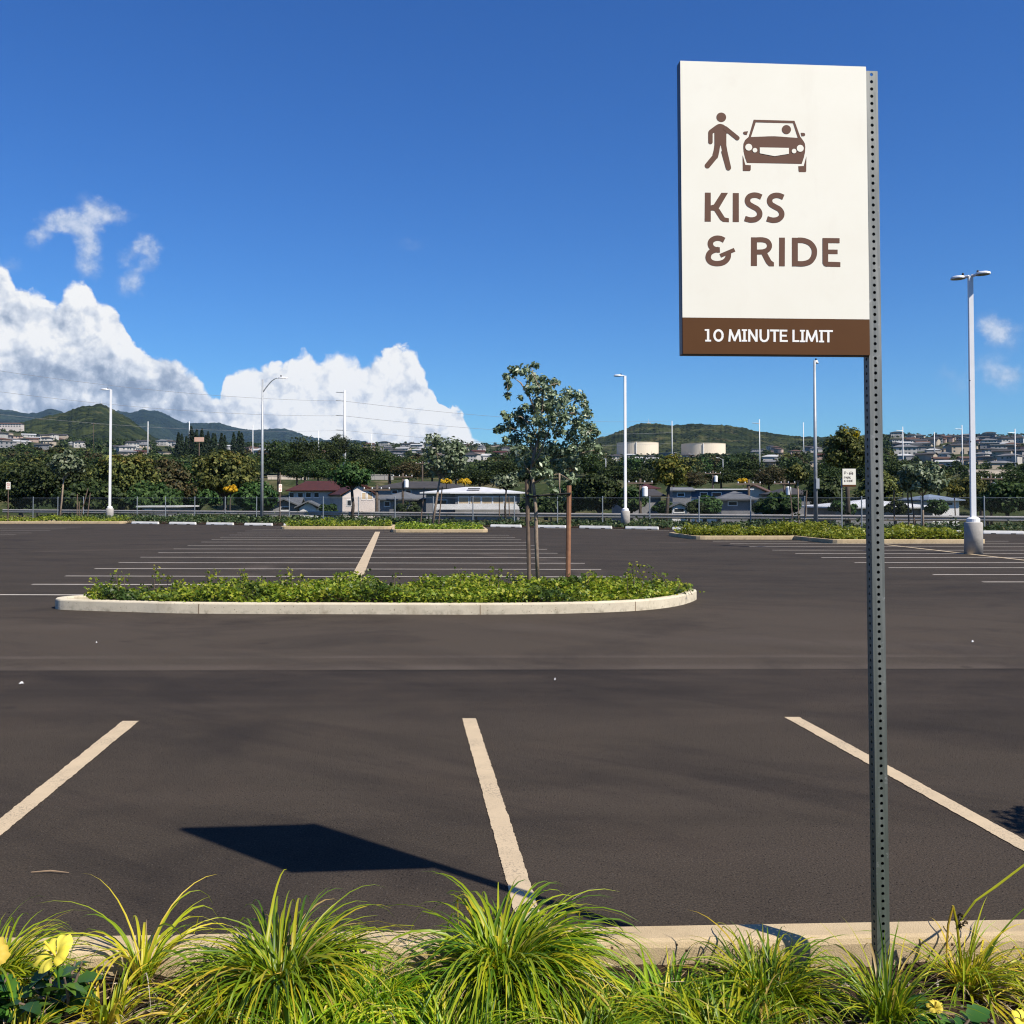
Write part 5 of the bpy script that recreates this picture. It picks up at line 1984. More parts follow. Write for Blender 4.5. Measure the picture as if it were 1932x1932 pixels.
def wall_mesh(mb, x0, x1, y0, y1, z0, ze, zr, kind, axis):
    mb.box(x0, x1, y0, y1, z0, ze - 0.001)
    if kind == 'gable':
        if axis == 'x':
            for x, s in ((x0, 1), (x1, -1)):
                vs = [(x, y0, ze), (x, y1, ze), (x, (y0 + y1) / 2, zr - 0.02)]
                mb.add(vs, [(0, 1, 2) if s < 0 else (2, 1, 0)])
        else:
            for y, s in ((y0, 1), (y1, -1)):
                vs = [(x0, y, ze), (x1, y, ze), ((x0 + x1) / 2, y, zr - 0.02)]
                mb.add(vs, [(0, 1, 2) if s > 0 else (2, 1, 0)])


def house(label, xc, Y, vols, wins=(), yaw=0.0, group="houses in the valley below the lot", extras=()):
    """vols: (px x0, px x1, ridge y, eave y, depth m, dy m, kind, axis, wall mat, roof mat, overhang)
       wins: (vol, px x0, x1, y0, y1, mat)"""
    o = at(xc, 950, Y)
    zb = float(tz(o.x, Y + 4)) - 0.3
    t = thing("house", label, "house", (o.x, Y, zb), yaw, group)
    boxes = []
    for (x0, x1, yr, ye, dep, dy, kind, axis, wm, rm, ov) in vols:
        a = at(x0, ye, Y).x - o.x
        b = at(x1, ye, Y).x - o.x
        ze = at(xc, ye, Y).z - zb
        zr = at(xc, yr, Y).z - zb
        a, b = a + ov, b - ov
        w = MB()
        wall_mesh(w, a, b, dy, dy + dep, 0, ze, zr, kind, axis)
        w.build("wall", wm, t)
        r = MB()
        roof_mesh(r, a, b, dy, dy + dep, ze, zr, kind, axis, ov)
        r.build("roof", rm, t)
        boxes.append((a, b, dy, ze))
    for (v, x0, x1, y0, y1, gm) in wins:
        a, b = at(x0, y0, Y).x - o.x, at(x1, y0, Y).x - o.x
        z1, z0 = at(x0, y0, Y).z - zb, at(x0, y1, Y).z - zb
        dy = boxes[v][2]
        f = MB()
        fw = 0.09
        f.box(a - fw, b + fw, dy - 0.05, dy - 0.003, z1, z1 + fw)
        f.box(a - fw, b + fw, dy - 0.05, dy - 0.003, z0 - fw, z0)
        f.box(a - fw, a, dy - 0.05, dy - 0.003, z0, z1)
        f.box(b, b + fw, dy - 0.05, dy - 0.003, z0, z1)
        fo = f.build("window", M_TRIM, t)
        g_ = MB()
        g_.box(a, b, dy - 0.02, dy - 0.004, z0, z1)
        g_.build("pane", gm, fo)
    for (nm, bx, m_) in extras:
        x0, x1, y0, y1, d0, d1 = bx
        e = MB()
        e.box(at(x0, y0, Y).x - o.x, at(x1, y0, Y).x - o.x, d0, d1, at(x0, y1, Y).z - zb, at(x0, y0, Y).z - zb)
        e.build(nm, m_, t)
    return t


house("two-storey house with dark red tiled roof and white gable wall", 590, 135,
      [(532, 648, 908, 927, 9, 0, 'gable', 'x', M_WPINK, M_RED, 0.5)],
      [(0, 537, 547, 930, 938, M_GLASS), (0, 557, 568, 930, 938, M_GLASS), (0, 575, 586, 930, 938, M_GLASS), (0, 594, 604, 930, 938, M_GLASS)], math.radians(-24))
house("pale pink house wing with a red roof and front gable behind the umbrella tree", 672, 128,
      [(640, 714, 914, 935, 11, 0, 'gable', 'y', M_WPINK, M_RED, 0.4)],
      [(0, 683, 690, 930, 942, M_WTAN), (0, 694, 703, 930, 942, M_WTAN), (0, 655, 662, 944, 954, M_GLASS)], math.radians(22))
house("white-roofed house with tan shutters and a white balcony", 905, 118,
      [(792, 992, 920, 931, 9, 0.6, 'hip', 'x', M_WGREY, M_WHITR, 0.7), (850, 985, 923, 931.5, 5, -0.6, 'flat', 'x', M_WGREY, M_WHITR, 0.6)],
      [(1, 866, 884, 938, 950, M_WTAN), (1, 888, 907, 938, 950, M_WTAN), (1, 910, 928, 938, 950, M_WTAN), (1, 931, 950, 938, 950, M_WTAN), (1, 953, 971, 938, 950, M_WTAN), (0, 822, 842, 944, 952, M_GLASS)], 0.0,
      extras=[("balcony", (820, 994, 951, 961, -1.6, -1.5), M_WWHITE), ("skylight", (882, 905, 920.8, 922.5, 1.2, 2.4), M_GLASS)])
house("long low house with a dark roof behind the white-roofed house", 795, 165,
      [(700, 890, 909, 922, 9, 0, 'hip', 'x', M_WGREY, M_DARKR, 0.6)], [(0, 740, 750, 925, 931, M_GLASS), (0, 765, 775, 925, 931, M_GLASS)], 0.0)
house("low house with twin grey gables below the red-roofed house", 540, 100,
      [(455, 566, 941, 955, 8, 1.0, 'gable', 'x', M_WGREY, M_GREYR, 0.5), (500, 572, 943, 958, 6, 0, 'gable', 'y', M_WGREY, M_GREYR, 0.5), (556, 606, 947, 959, 6, -0.6, 'gable', 'y', M_WWHITE, M_GREYR, 0.5)], [(1, 530, 545, 957, 962, M_GLASS)], math.radians(8))
house("grey-green hip-roofed house between the pink and white houses", 745, 122,
      [(708, 782, 929, 944, 8, 0, 'hip', 'x', M_WGREY, M_GREYR, 0.5)], [(0, 725, 735, 947, 955, M_GLASS)], math.radians(-10))
house("blue-walled house with white roof edge right of the middle lamp post", 1345, 112,
      [(1270, 1420, 922, 924.5, 8, 0, 'flat', 'x', M_WBLUE, M_WHITR, 0.5), (1262, 1310, 921, 927, 7, -1.2, 'gable', 'x', M_WGREY, M_GREYR, 0.4)],
      [(0, 1344, 1360, 930, 937, M_GLASS), (0, 1322, 1334, 930, 937, M_GLASS), (0, 1384, 1398, 930, 938, M_GLASS), (1, 1278, 1290, 931, 936, M_GLASS)], math.radians(-6))
house("cream gabled house with a brown roof above the blue house", 1420, 140,
      [(1386, 1456, 916, 932, 10, 0, 'gable', 'y', M_WCREAM, M_BROWNR, 0.5)], [(0, 1410, 1417, 923, 926, M_GLASS)], math.radians(-18))
house("low grey house in front of the blue house", 1390, 98,
      [(1352, 1432, 929, 944, 8, 0, 'hip', 'x', M_WGREY, M_GREYR, 0.5)], [(0, 1375, 1390, 947, 953, M_GLASS)], math.radians(-8))
house("dark brown-roofed house left of the right street light", 1500, 130,
      [(1466, 1545, 920, 934, 9, 0, 'hip', 'x', M_WGREY, M_DARKR, 0.5)], [(0, 1485, 1493, 937, 943, M_GLASS)], 0)
house("long low building with a white roof behind the sign post", 1665, 92,
      [(1565, 1772, 945, 959, 9, 0, 'hip', 'x', M_WGREY, M_WHITR, 0.6)], [(0, 1640, 1660, 962, 968, M_GLASS), (0, 1700, 1720, 962, 968, M_GLASS)], 0)
house("grey house with a blue-grey roof left of the right lamp post", 1786, 110,
      [(1748, 1818, 935, 945, 8, 0, 'hip', 'x', M_WWHITE, M_BLUER, 0.5)], [(0, 1760, 1772, 948, 953, M_GLASS), (0, 1785, 1797, 948, 953, M_GLASS)], 0)
house("flat white-roofed carport behind the wheel stops on the left", 297, 92,
      [(260, 335, 955, 957, 6, 0, 'flat', 'x', M_WGREY, M_WHITR, 0.4)], [(0, 275, 285, 962, 966, M_GLASS)], 0)
house("small red-roofed house behind the middle lamp post", 1225, 150,
      [(1206, 1246, 914, 923, 8, 0, 'hip', 'x', M_WCREAM, M_RED, 0.5)], [(0, 1222, 1229, 925, 930, M_GLASS)], 0)
house("low dark-roofed house below the small red roof", 1215, 118,
      [(1180, 1256, 924, 937, 8, 0, 'gable', 'x', M_WGREY, M_DARKR, 0.5)], [(0, 1200, 1212, 940, 946, M_GLASS)], math.radians(10))
house("white-fasciaed grey garage at the right of the street tree", 1283, 92,
      [(1262, 1302, 950, 958, 6, 0, 'gable', 'y', M_WWHITE, M_GREYR, 0.3)], [(0, 1272, 1290, 960, 966, M_GLASS)], 0)

# freeway walls
for i, (x0, x1, yt, yb, Y, lb) in enumerate(((505, 578, 899, 912, 248, "beige freeway wall section above the red-roofed house"), (700, 742, 897, 913, 248, "beige freeway wall section right of the umbrella tree"),
                                             (900, 940, 905, 913, 240, "beige wall section right of the yellow bushes"), (1828, 1918, 888, 896, 250, "tan retaining wall behind the right lamp post"))):
    a, b = at(x0, yt, Y), at(x1, yb, Y)
    m_ = MB()
    m_.box(0, b.x - a.x, 0, 0.4, 0, a.z - b.z)
    m_.box(-0.1, b.x - a.x + 0.1, -0.08, 0.48, a.z - b.z, a.z - b.z + 0.25)
    n = int((b.x - a.x) / 2.4)
    for k in range(n):
        m_.box(k * 2.4 + 1, k * 2.4 + 1.15, -0.06, -0.001, 0, a.z - b.z - 0.05)
    o = m_.build("retaining_wall", M_WCREAM if i != 1 else M_CONC, loc=(a.x, Y, b.z))
    tag(o, lb, "wall", "walls beside the freeway")

# ------------------------------------------------------------------ hills behind
def ridge_mesh(name, pts, R, wf, wb, base, amp, m, na=520, nr=56, fine=1.0, seed=0.0, sharp=1.0):
    a = np.array([math.atan2(ray(x, y).x, ray(x, y).y) for x, y in pts])
    z = np.array([EYE + ray(x, y).z / math.hypot(ray(x, y).x, ray(x, y).y) * R for x, y in pts])
    az = np.linspace(a[0], a[-1], na)
    zr = np.interp(az, a, z)
    px_ = R / F
    zr = zr + fbm(az * 55 + seed, az * 0 + seed, 3) * 5.0 * px_ + np.maximum(fbm(az * 420 + seed, az * 0 + 3.3, 3), -0.1) * 5.0 * px_
    t = np.concatenate([np.linspace(0, 1, int(nr * .75)), np.linspace(1, 2, nr - int(nr * .75) + 1)[1:]])
    A, Tt = np.meshgrid(az, t)
    Rr = np.where(Tt <= 1, R - wf * (1 - Tt), R + wb * (Tt - 1))
    prof = np.where(Tt <= 1, sstep(Tt) * 0.45 + np.clip(Tt, 0, 1) ** sharp * 0.55, 1 - sstep(Tt - 1) * 0.8)
    X, Yy = np.sin(A) * Rr, np.cos(A) * Rr
    Z = base + (zr[None, :] - base) * prof
    gul = fbm(A * 38 + seed, Tt * 1.6 + seed, 5)
    Z = Z + gul * amp * np.clip(prof * (1.15 - prof) * 3.2, 0, 1)
    Z = Z + fbm(X / (60 * fine) + seed, Yy / (60 * fine), 4) * amp * 0.16
    Vv = np.stack([X, Yy, Z], -1).reshape(-1, 3)
    n2 = A.shape
    idx = np.arange(n2[0] * n2[1]).reshape(n2)
    Ff = np.stack([idx[:-1, :-1], idx[:-1, 1:], idx[1:, 1:], idx[1:, :-1]], -1).reshape(-1, 4)[:, ::-1]
    return tag(np_mesh(name, Vv, Ff, m, smooth=True), kind='structure')


M_HILLG = hill_mat("green_hill", [(0.013, 0.020, 0.007), (0.028, 0.036, 0.011), (0.070, 0.074, 0.026)], 0.012, (0.085, 0.075, 0.035), 1.0, 9)
M_HILLC = hill_mat("cone_hill", [(0.013, 0.021, 0.007), (0.027, 0.036, 0.010), (0.058, 0.066, 0.020)], 0.010, (0.125, 0.090, 0.055), 1.0, 10)
M_MOUNT = hill_mat("mountain_forest", [(0.010, 0.018, 0.008), (0.017, 0.027, 0.012), (0.030, 0.042, 0.020)], 0.0018, None, 1.0, 70)
ridge_mesh("mountains", [(-500, 790), (-200, 780), (-60, 774), (0, 771), (17, 772), (40, 776), (67, 781), (92, 776), (105, 777), (119, 781), (160, 785), (205, 776), (222, 773), (244, 776), (258, 772), (272, 770), (291, 773), (305, 779), (319, 785), (347, 795), (388, 802),
                         (416, 800), (440, 803), (472, 810), (500, 808), (536, 808), (551, 810), (579, 822), (600, 825), (640, 830), (668, 834), (687, 831), (705, 835), (740, 846), (800, 870)], 8600, 4200, 2000, 40, 110, M_MOUNT, 700, 60, 5.0, 3.3)
ridge_mesh("cone_hill", [(-300, 800), (-60, 812), (0, 806), (60, 795), (100, 788), (136, 776), (155, 771), (172, 767.5), (186, 763), (194, 761), (202, 762.5), (211, 768), (225, 777), (245, 788), (267, 806), (291, 824), (320, 838), (360, 850)], 2500, 800, 700, 70, 34, M_HILLC, 620, 60, 0.7, 7.7, 0.9)
ridge_mesh("water_tank_hill", [(1040, 852), (1100, 834), (1128, 825), (1155, 817), (1180, 810), (1197, 802), (1215, 798.5), (1235, 799), (1253, 801), (1275, 802), (1289, 801), (1308, 799), (1336, 802), (1391, 808), (1455, 816), (1479, 820), (1535, 824), (1600, 824), (1640, 819), (1668, 817), (1700, 822), (1780, 838)],
           2200, 640, 600, 58, 18, M_HILLG, 620, 60, 0.7, 1.7, 0.9)

# tanks
M_TANK = bpy.data.materials.new("tank_paint")
M_TANK.use_nodes = True
N_ = NT(M_TANK.node_tree)
b_ = M_TANK.node_tree.nodes['Principled BSDF']
v_ = N_.n('ShaderNodeTexCoord').outputs['Object']
f_ = N_.noise(N_.vm('MULTIPLY', v_, (1, 1, 0.06)), 0.5, 5, 0.7)
zz_ = N_.n('ShaderNodeSeparateXYZ', ins={0: v_}).outputs[2]
c_ = N_.mix(N_.m('MULTIPLY', N_.mr(f_, 0.52, 0.66), N_.mr(zz_, 9, 1)), (0.66, 0.575, 0.45), (0.20, 0.165, 0.125))
N_.link(c_, b_.inputs['Base Color'])
b_.inputs['Roughness'].default_value = 0.8
for x0, x1, yt, yb, lb in ((1168, 1248, 834, 858, "left of two round beige water tanks on the hill"), (1293, 1377, 836, 857, "right of two round beige water tanks on the hill")):
    Y = 1400
    a, b = at(x0, yb, Y), at(x1, yt, Y)
    r = (b.x - a.x) / 2
    c = thing("water_tank", lb, "water tank", ((a.x + b.x) / 2, Y + r, a.z - 2), 0, "water tanks on the hill")
    h = b.z - a.z + 2
    m_ = MB()
    m_.lathe([(r, -12), (r, h), (r + 0.3, h), (r + 0.3, h + 0.4), (r, h + 0.41)], 64)
    m_.build("shell", M_TANK, c)
    m_ = MB()
    m_.lathe([(r, h + 0.42), (r * 0.5, h + 1.3), (0.5, h + 1.7)], 64)
    m_.build("roof", M_WCREAM, c)
    m_ = MB()
    m_.box(-r * .2, -r * .2 + 0.8, -r - 0.8, -r + 0.1, 0, h)
    m_.build("ladder", M_TRIM, c)
# pale dry field round the tanks
fa = np.linspace(math.atan2(ray(1095, 900).x, ray(1095, 900).y), math.atan2(ray(1492, 900).x, ray(1492, 900).y), 60)
fr = np.linspace(1385, 1500, 14)
FA, FR = np.meshgrid(fa, fr)
FX, FY = np.sin(FA) * FR, np.cos(FA) * FR
FZ = tz(FX, FY) + 0.8 - 3.0 * (np.abs(FA - fa.mean()) / (fa[-1] - fa.mean())) ** 8
fi = np.arange(FA.size).reshape(FA.shape)
tag(np_mesh("dry_field", np.stack([FX, FY, FZ], -1).reshape(-1, 3), np.stack([fi[:-1, :-1], fi[:-1, 1:], fi[1:, 1:], fi[1:, :-1]], -1).reshape(-1, 4)[:, ::-1],
            mat("dry_grass_field", (0.26, 0.22, 0.12), (0.15, 0.13, 0.065), 0.03, 0.95, coord='World'), smooth=True), kind='structure')

# ------------------------------------------------------------------ hillside: houses and trees
def hit(x, y, r0=288.0, r1=1500.0):
    """where the view ray first meets the hillside"""
    d = ray(x, y)
    hn = math.hypot(d.x, d.y)
    r = np.arange(r0, r1, 6.0)
    X, Yy = d.x / hn * r, d.y / hn * r
    Z = EYE + d.z / hn * r
    g_ = tz(X, Yy)
    k = np.argmax(g_ >= Z)
    if g_[k] < Z[k]:
        return None
    return Vector((X[k], Yy[k], float(g_[k])))


def tiny_house_mesh(w, d, h, kind, wm, rm, seed):
    rng = random.Random(seed)
    mb_ = MB()
    mb_.cur = 0
    zr = h + (1.6 if kind != 'flat' else 0)
    wall_mesh(mb_, -w / 2, w / 2, -d / 2, d / 2, -4, h, zr, kind, 'x')
    if rng.random() < 0.5:
        mb_.box(w * .1, w * .45, -d / 2 - 2, -d / 2 - .01, -4, h * .6)
    mb_.cur = 1
    roof_mesh(mb_, -w / 2, w / 2, -d / 2, d / 2, h, zr, kind, 'x', 0.9, 0.25)
    mb_.cur = 2
    n = int(w / 3)
    for i in range(n):
        if rng.random() < 0.45:
            continue
        x = -w / 2 + (i + 0.5 + rng.uniform(-.2, .2)) * w / n
        for z in ((0.8, 2.0),) if h < 4 else ((0.8, 2.0), (3.6, 4.9)):
            mb_.box(x - 0.7, x + 0.7, -d / 2 - 0.05, -d / 2 - 0.01, z[0], z[1])
    me = bpy.data.meshes.new("hillside_house")
    me.from_pydata(mb_.v, [], mb_.f)
    for q in (wm, rm, M_GLASS):
        me.materials.append(q)
    me.polygons.foreach_set('material_index', mb_.mi)
    me.update()
    return me


H_WHITE = mat("faded_white_wall", (0.46, 0.44, 0.41), (0.34, 0.32, 0.30), 0.15, 0.85, coord='World')
H_CREAM = mat("faded_cream_wall", (0.42, 0.35, 0.27), (0.31, 0.26, 0.20), 0.15, 0.85, coord='World')
H_PINK = mat("faded_pink_wall", (0.42, 0.31, 0.26), (0.32, 0.24, 0.20), 0.15, 0.85, coord='World')
H_WROOF = mat("dull_white_roof", (0.50, 0.50, 0.49), (0.36, 0.36, 0.36), 0.15, 0.7, coord='World')
H_GROOF = mat("dull_grey_roof", (0.17, 0.17, 0.175), (0.11, 0.11, 0.115), 0.15, 0.8, coord='World')
TH = []
defs = [("white", "white-walled", H_WHITE, H_WROOF, "white roof"), ("white", "white-walled", H_WHITE, H_GROOF, "grey roof"), ("cream", "cream-walled", H_CREAM, H_GROOF, "grey roof"), ("cream", "cream-walled", H_CREAM, M_DARKR, "dark roof"),
        ("pink", "pale pink", H_PINK, M_BROWNR, "brown roof"), ("white", "white-walled", H_WHITE, M_DARKR, "dark roof"), ("grey", "grey-walled", M_WGREY, H_WROOF, "white roof"), ("pink", "pale pink", H_PINK, M_RED, "red roof"), ("grey", "grey-walled", M_WGREY, M_DARKR, "dark roof")]
for i in range(18):
    dd = defs[i % len(defs)]
    rg = random.Random(i)
    TH.append((tiny_house_mesh(rg.uniform(11, 19), rg.uniform(8, 11), rg.choice([3.2, 3.2, 5.8]), ['gable', 'hip', 'hip', 'flat'][i % 4], dd[2], dd[3], i), f"{dd[1]} house with a {dd[4]} on the far hillside"))
rnd = random.Random(5)
HOUSES = []


def place_house(x, y, sc=1.0, idx=None):
    p = hit(x, y)
    if p is None:
        return
    for q in HOUSES:
        if (q[0] - p).length < 13:
            return
    me, lb = TH[idx if idx is not None else rnd.randrange(len(TH))]
    o = bpy.data.objects.new("hillside_house", me)
    o.location = p + Vector((0, 0, 0.3))
    o.rotation_euler = (0, 0, rnd.uniform(-0.5, 0.5) - math.atan2(p.x, p.y))
    s = sc * rnd.uniform(0.7, 1.05) * (0.75 if math.hypot(p.x, p.y) < 650 else 1.0)
    o.scale = (s, s, s)
    link(o)
    tag(o, lb, "house", "houses scattered over the far hillside")
    HOUSES.append((p, s))


for (x0, x1, y0, y1, n) in ((1690, 1935, 825, 842, 62), (1690, 1935, 842, 862, 44), (1690, 1935, 862, 892, 26), (1400, 1550, 848, 862, 18), (1420, 1560, 862, 884, 9), (1160, 1340, 862, 878, 16), (690, 960, 841, 852, 34), (720, 990, 852, 872, 20), (225, 345, 838, 862, 26),
                         (400, 505, 839, 858, 14), (0, 140, 820, 836, 26), (0, 150, 836, 850, 14), (340, 400, 840, 850, 5), (880, 1130, 855, 870, 8)):
    for _ in range(int(n * 0.8)):
        place_house(rnd.uniform(x0, x1), rnd.uniform(y0, y1))

# rows of flats on the slope at the left and the building at the left edge
FL = [(48, 823, 38), (92, 824, 36), (68, 831, 40), (112, 832, 34)]


def flats(label, x0, x1, ytop, ybase, Y, wm, rm):
    a, b = at(x0, ybase, Y), at(x1, ytop, Y)
    t = thing("apartment_block", label, "apartment block", ((a.x + b.x) / 2, Y, a.z), 0, "apartment blocks on the left hillside")
    w, h = (b.x - a.x), b.z - a.z
    m_ = MB()
    m_.box(-w / 2, w / 2, 0, 12, -8, h * 0.72)
    m_.build("wall", wm, t)
    m_ = MB()
    roof_mesh(m_, -w / 2, w / 2, 0, 12, h * 0.72, h, 'hip', 'x', 1.0, 0.3)
    m_.build("roof", rm, t)
    n = max(3, int(w / 5))
    for k in range(n):
        x = -w / 2 + (k + .5) * w / n
        for z0, z1 in ((h * .1, h * .28), (h * .42, h * .6)):
            m_ = MB()
            m_.box(x - 1.2, x + 1.2, -0.05, -0.01, z0, z1)
            m_.build("window", M_GLASS, t)


flats("lower pink apartment block on the left hillside", 62, 118, 826, 838, 1250, M_WPINK, M_BROWNR)
flats("upper pink apartment block on the left hillside", 38, 96, 819, 828, 1420, M_WPINK, M_GREYR)
flats("salmon-coloured building at the left edge below the mountains", -12, 40, 797.5, 806, 1900, M_WPINK, M_BROWNR)

# trees of the hillside: few shapes, one mesh each
HT = []
for i, (m, nm) in enumerate(((M_LDARK, "dark green"), (M_LDARK, "dark green"), (M_LGRN, "mid green"), (M_LOLIV, "olive green"), (M_LDARK, "dark green"), (M_LRED, "brownish green"))):
    rng = np.random.default_rng(300 + i)
    P, O, c = crown_points(rng, 30, 30, (1, 1, 0.95), 0.36, 0.7, 0.35)
    Vv, Ff = leaf_arrays(rng, P + np.array([0, 0, 1.15]), O, 0.19, 0.7, 0.1, 0.3, 1.1)
    o = np_mesh("hillside_tree", Vv, Ff, m)
    HT.append((o.data, f"{nm} tree among the houses of the far hillside"))
    bpy.data.objects.remove(o)
TREES = []


def _skyl(a):
    """tangent of the elevation that tree tops on the hillside stay below"""
    x = CX + F * math.tan(a)
    y = np.interp(x, [q[0] for q in RIDGE], [q[1] for q in RIDGE]) - 3.0
    d = ray(x, y)
    return d.z / math.hypot(d.x, d.y)




def blocked(p, topz, rad):
    """would this tree hide most of a house?"""
    d0 = math.hypot(p.x, p.y)
    a0 = math.atan2(p.x, p.y)
    for q, s in HOUSES:
        dq = math.hypot(q.x, q.y)
        aq = math.atan2(q.x, q.y)
        if dq > d0 - 6 and abs(aq - a0) < (rad * 0.55 + 4 * s) / d0:
            if (topz - EYE) / d0 > (q.z + 2.3 - EYE) / dq and dq < d0 + 420:
                return True
        if (q - p).length < rad + 4.5:
            return True
    return False


def scatter_tree(x, y, small=False):
    p = hit(x, y)
    if p is None:
        return False
    r = math.hypot(p.x, p.y)
    rad = rnd.uniform(3.5, 7.5) if not small else rnd.uniform(2.5, 4)
    h = rad * rnd.uniform(0.9, 1.25)
    h = min(h, (17 + max(0, y - 838) * 0.45) / F * r / 2.15)
    rad = min(rad, h * 1.35)
    if blocked(p, p.z + h * 2.0, rad):
        rad *= 0.55
        h = rad * 0.9
        if blocked(p, p.z + h * 2.0, rad):
            return False
    r_ = math.hypot(p.x, p.y)
    cap = EYE + (_skyl(math.atan2(p.x, p.y)) * r_)
    h = min(h, max(1.2, (cap - p.z) / 2.15))
    rad = min(rad, h * 1.5)
    TREES.append((p, rad, h))
    return True


tries = 0
while len(TREES) < 1500 and tries < 12000:
    tries += 1
    scatter_tree(rnd.uniform(-60, 1990), 836 + 72 * rnd.random() ** 1.1)
# largest on screen first
TREES.sort(key=lambda q: -q[1] / math.hypot(q[0].x, q[0].y))
for i, (p, rad, h) in enumerate(TREES[:285]):
    me, lb = HT[rnd.randrange(len(HT))]
    o = bpy.data.objects.new("hillside_tree", me)
    o.location = p - Vector((0, 0, 0.3))
    o.scale = (rad, rad, h)
    o.rotation_euler = (0, 0, rnd.uniform(0, 6.28))
    link(o)
    tag(o, lb, "tree", "trees scattered over the far hillside")
# the rest as one wood, with a dense line along the ridge
rng = np.random.default_rng(9)
VV, FF, kk = [], [], 0
rest = TREES[285:]
for x in np.arange(-80, 2010, 5.0):
    if 1150 < x < 1480:
        continue
    az = math.atan2(ray(x, 900).x, ray(x, 900).y)
    r = RR - rng.uniform(5, 60)
    X, Yy = math.sin(az) * r, math.cos(az) * r
    rad = rng.uniform(1.6, 4.2)
    rest.append((Vector((X, Yy, float(tz(X, Yy)))), rad, rad * rng.uniform(.6, .95)))
for p, rad, h in rest:
    P, O, c = crown_points(rng, 9, 16, (1, 1, 1), 0.42, 0.7, 0.35)
    P = P + np.array([0, 0, 1.0])
    P = P * np.array([rad, rad, h]) + np.array(p)
    v, f = leaf_arrays(rng, P, O, 0.34 * rad, 0.75, 0.1, 0.3, 1.1)
    VV.append(v)
    FF.append(f + kk)
    kk += len(v)
tag(np_mesh("distant_wood", np.concatenate(VV), np.concatenate(FF), M_LDARK), "distant dark trees massed over the far hillside and its ridge", "wood", kind='stuff')


# conifers in front of the mountains
def conifer_mesh():
    rng = np.random.default_rng(55)
    P, O = [], []
    for i in range(34):
        z = 0.12 + 0.88 * i / 34
        rr = 0.19 * (1 - z) ** 0.8 + 0.015
        n = int(60 * (rr / 0.2)) + 10
        a = rng.uniform(0, 6.28, n)
        q = rr * rng.uniform(0.3, 1.1, n)
        P.append(np.column_stack([np.cos(a) * q, np.sin(a) * q, z - q * 0.15 + rng.normal(0, .008, n)]))
        O.append(np.column_stack([np.cos(a), np.sin(a), np.full(n, 0.4)]))
    return leaf_arrays(rng, np.concatenate(P), unit(np.concatenate(O)), 0.06, 0.45, 0.1, 0.1, 0.8)


cvv, cff = conifer_mesh()
con0 = None
for i, (x, yt) in enumerate(((337, 815), (343, 818), (352, 822), (361, 803), (371, 809), (381, 808), (393, 813), (402, 816), (406, 817), (418, 816), (424, 820), (441, 815), (451, 812), (456, 815), (366, 815), (388, 820))):
    Y = 430 + (i * 37) % 60
    top = at(x, yt, Y)
    zb = float(tz(top.x, Y))
    t = thing("conifer", "slender dark conifer in the row before the mountains", "tree", (top.x, Y, zb), 0, "conifers before the mountains")
    H = top.z - zb
    if con0 is None:
        o = con0 = np_mesh("crown", cvv, cff, M_PINE, t)
    else:
        o = con0.copy()
        COL.objects.link(o)
        o.parent = t
    o.scale = (H * 0.75, H * 0.75, H)
    o.rotation_euler = (0, 0, i * 1.3)
    tr = MB()
    tr.tube([(0, 0, -1), (0, 0, H * 0.9)], [0.35, 0.1], 6)
    tr.build("trunk", M_BARKD, t)

# ------------------------------------------------------------------ poles and wires
def steel_pole(label, x, yt, yb, Y, arms=(), w=0.42):
    tp, bt = at(x, yt, Y), at(x, yb, Y)
    zb = min(bt.z, float(tz(bt.x, Y))) - 1
    t = thing("transmission_pole", label, "utility pole", (bt.x, Y, zb), 0, "pale steel transmission poles")
    m_ = MB()
    m_.tube([(0, 0, 0), (0, 0, tp.z - zb)], [w, w * 0.55], 10)
    m_.build("pole", M_TPOLE, t, True)
    for ya in arms:
        z = at(x, ya, Y).z - zb
        m_ = MB()
        m_.tube([(0.1, 0, z), (-2.2, 0, z + 0.15)], [0.14, 0.09], 6)
        m_.build("arm", M_STEEL, t)
    return t


main = steel_pole("tall steel transmission pole above the umbrella tree", 649.5, 737, 900, 252, (741, 756.6, 784.5, 812), 0.5)
tp_ = [(279, 795, 832, 700), (357, 795, 835, 720), (477, 802, 834, 800), (601, 812, 832, 900), (701, 818, 835, 950), (1268, 794, 842, 800), (1433.5, 791, 897, 300), (1516, 797, 843, 700), (1704, 805, 893, 330), (1763, 815, 850, 650), (1816, 802, 897, 320), (1916, 809, 896, 330)]
names = ["beside the cone hill", "left of the conifers", "left of the street light", "before the mountain's right flank", "on the ridge in the middle", "behind the water tanks", "right of the water tanks", "near the right street light", "just right of the sign post",
         "between the sign post and the lamp post", "just left of the right lamp post", "at the right edge"]
for (x, yt, yb, Y), nm in zip(tp_, names):
    steel_pole(f"pale steel transmission pole standing {nm}", x, yt, yb, Y, (yt + 8,) if Y < 400 else (), 0.0006 * Y + 0.06)


def wire(label, pts, r):
    m_ = MB()
    m_.tube(pts, r, 5)
    o = m_.build("power_line", mat("wire_grey", (0.26, 0.26, 0.27), (0.20, 0.20, 0.21), 3, 0.6))
    tag(o, label, "power line", "power lines strung across the sky")


def span(p0, p1, sag, n=14):
    return [p0.lerp(p1, i / n) - Vector((0, 0, sag * 4 * (i / n) * (1 - i / n))) for i in range(n + 1)]


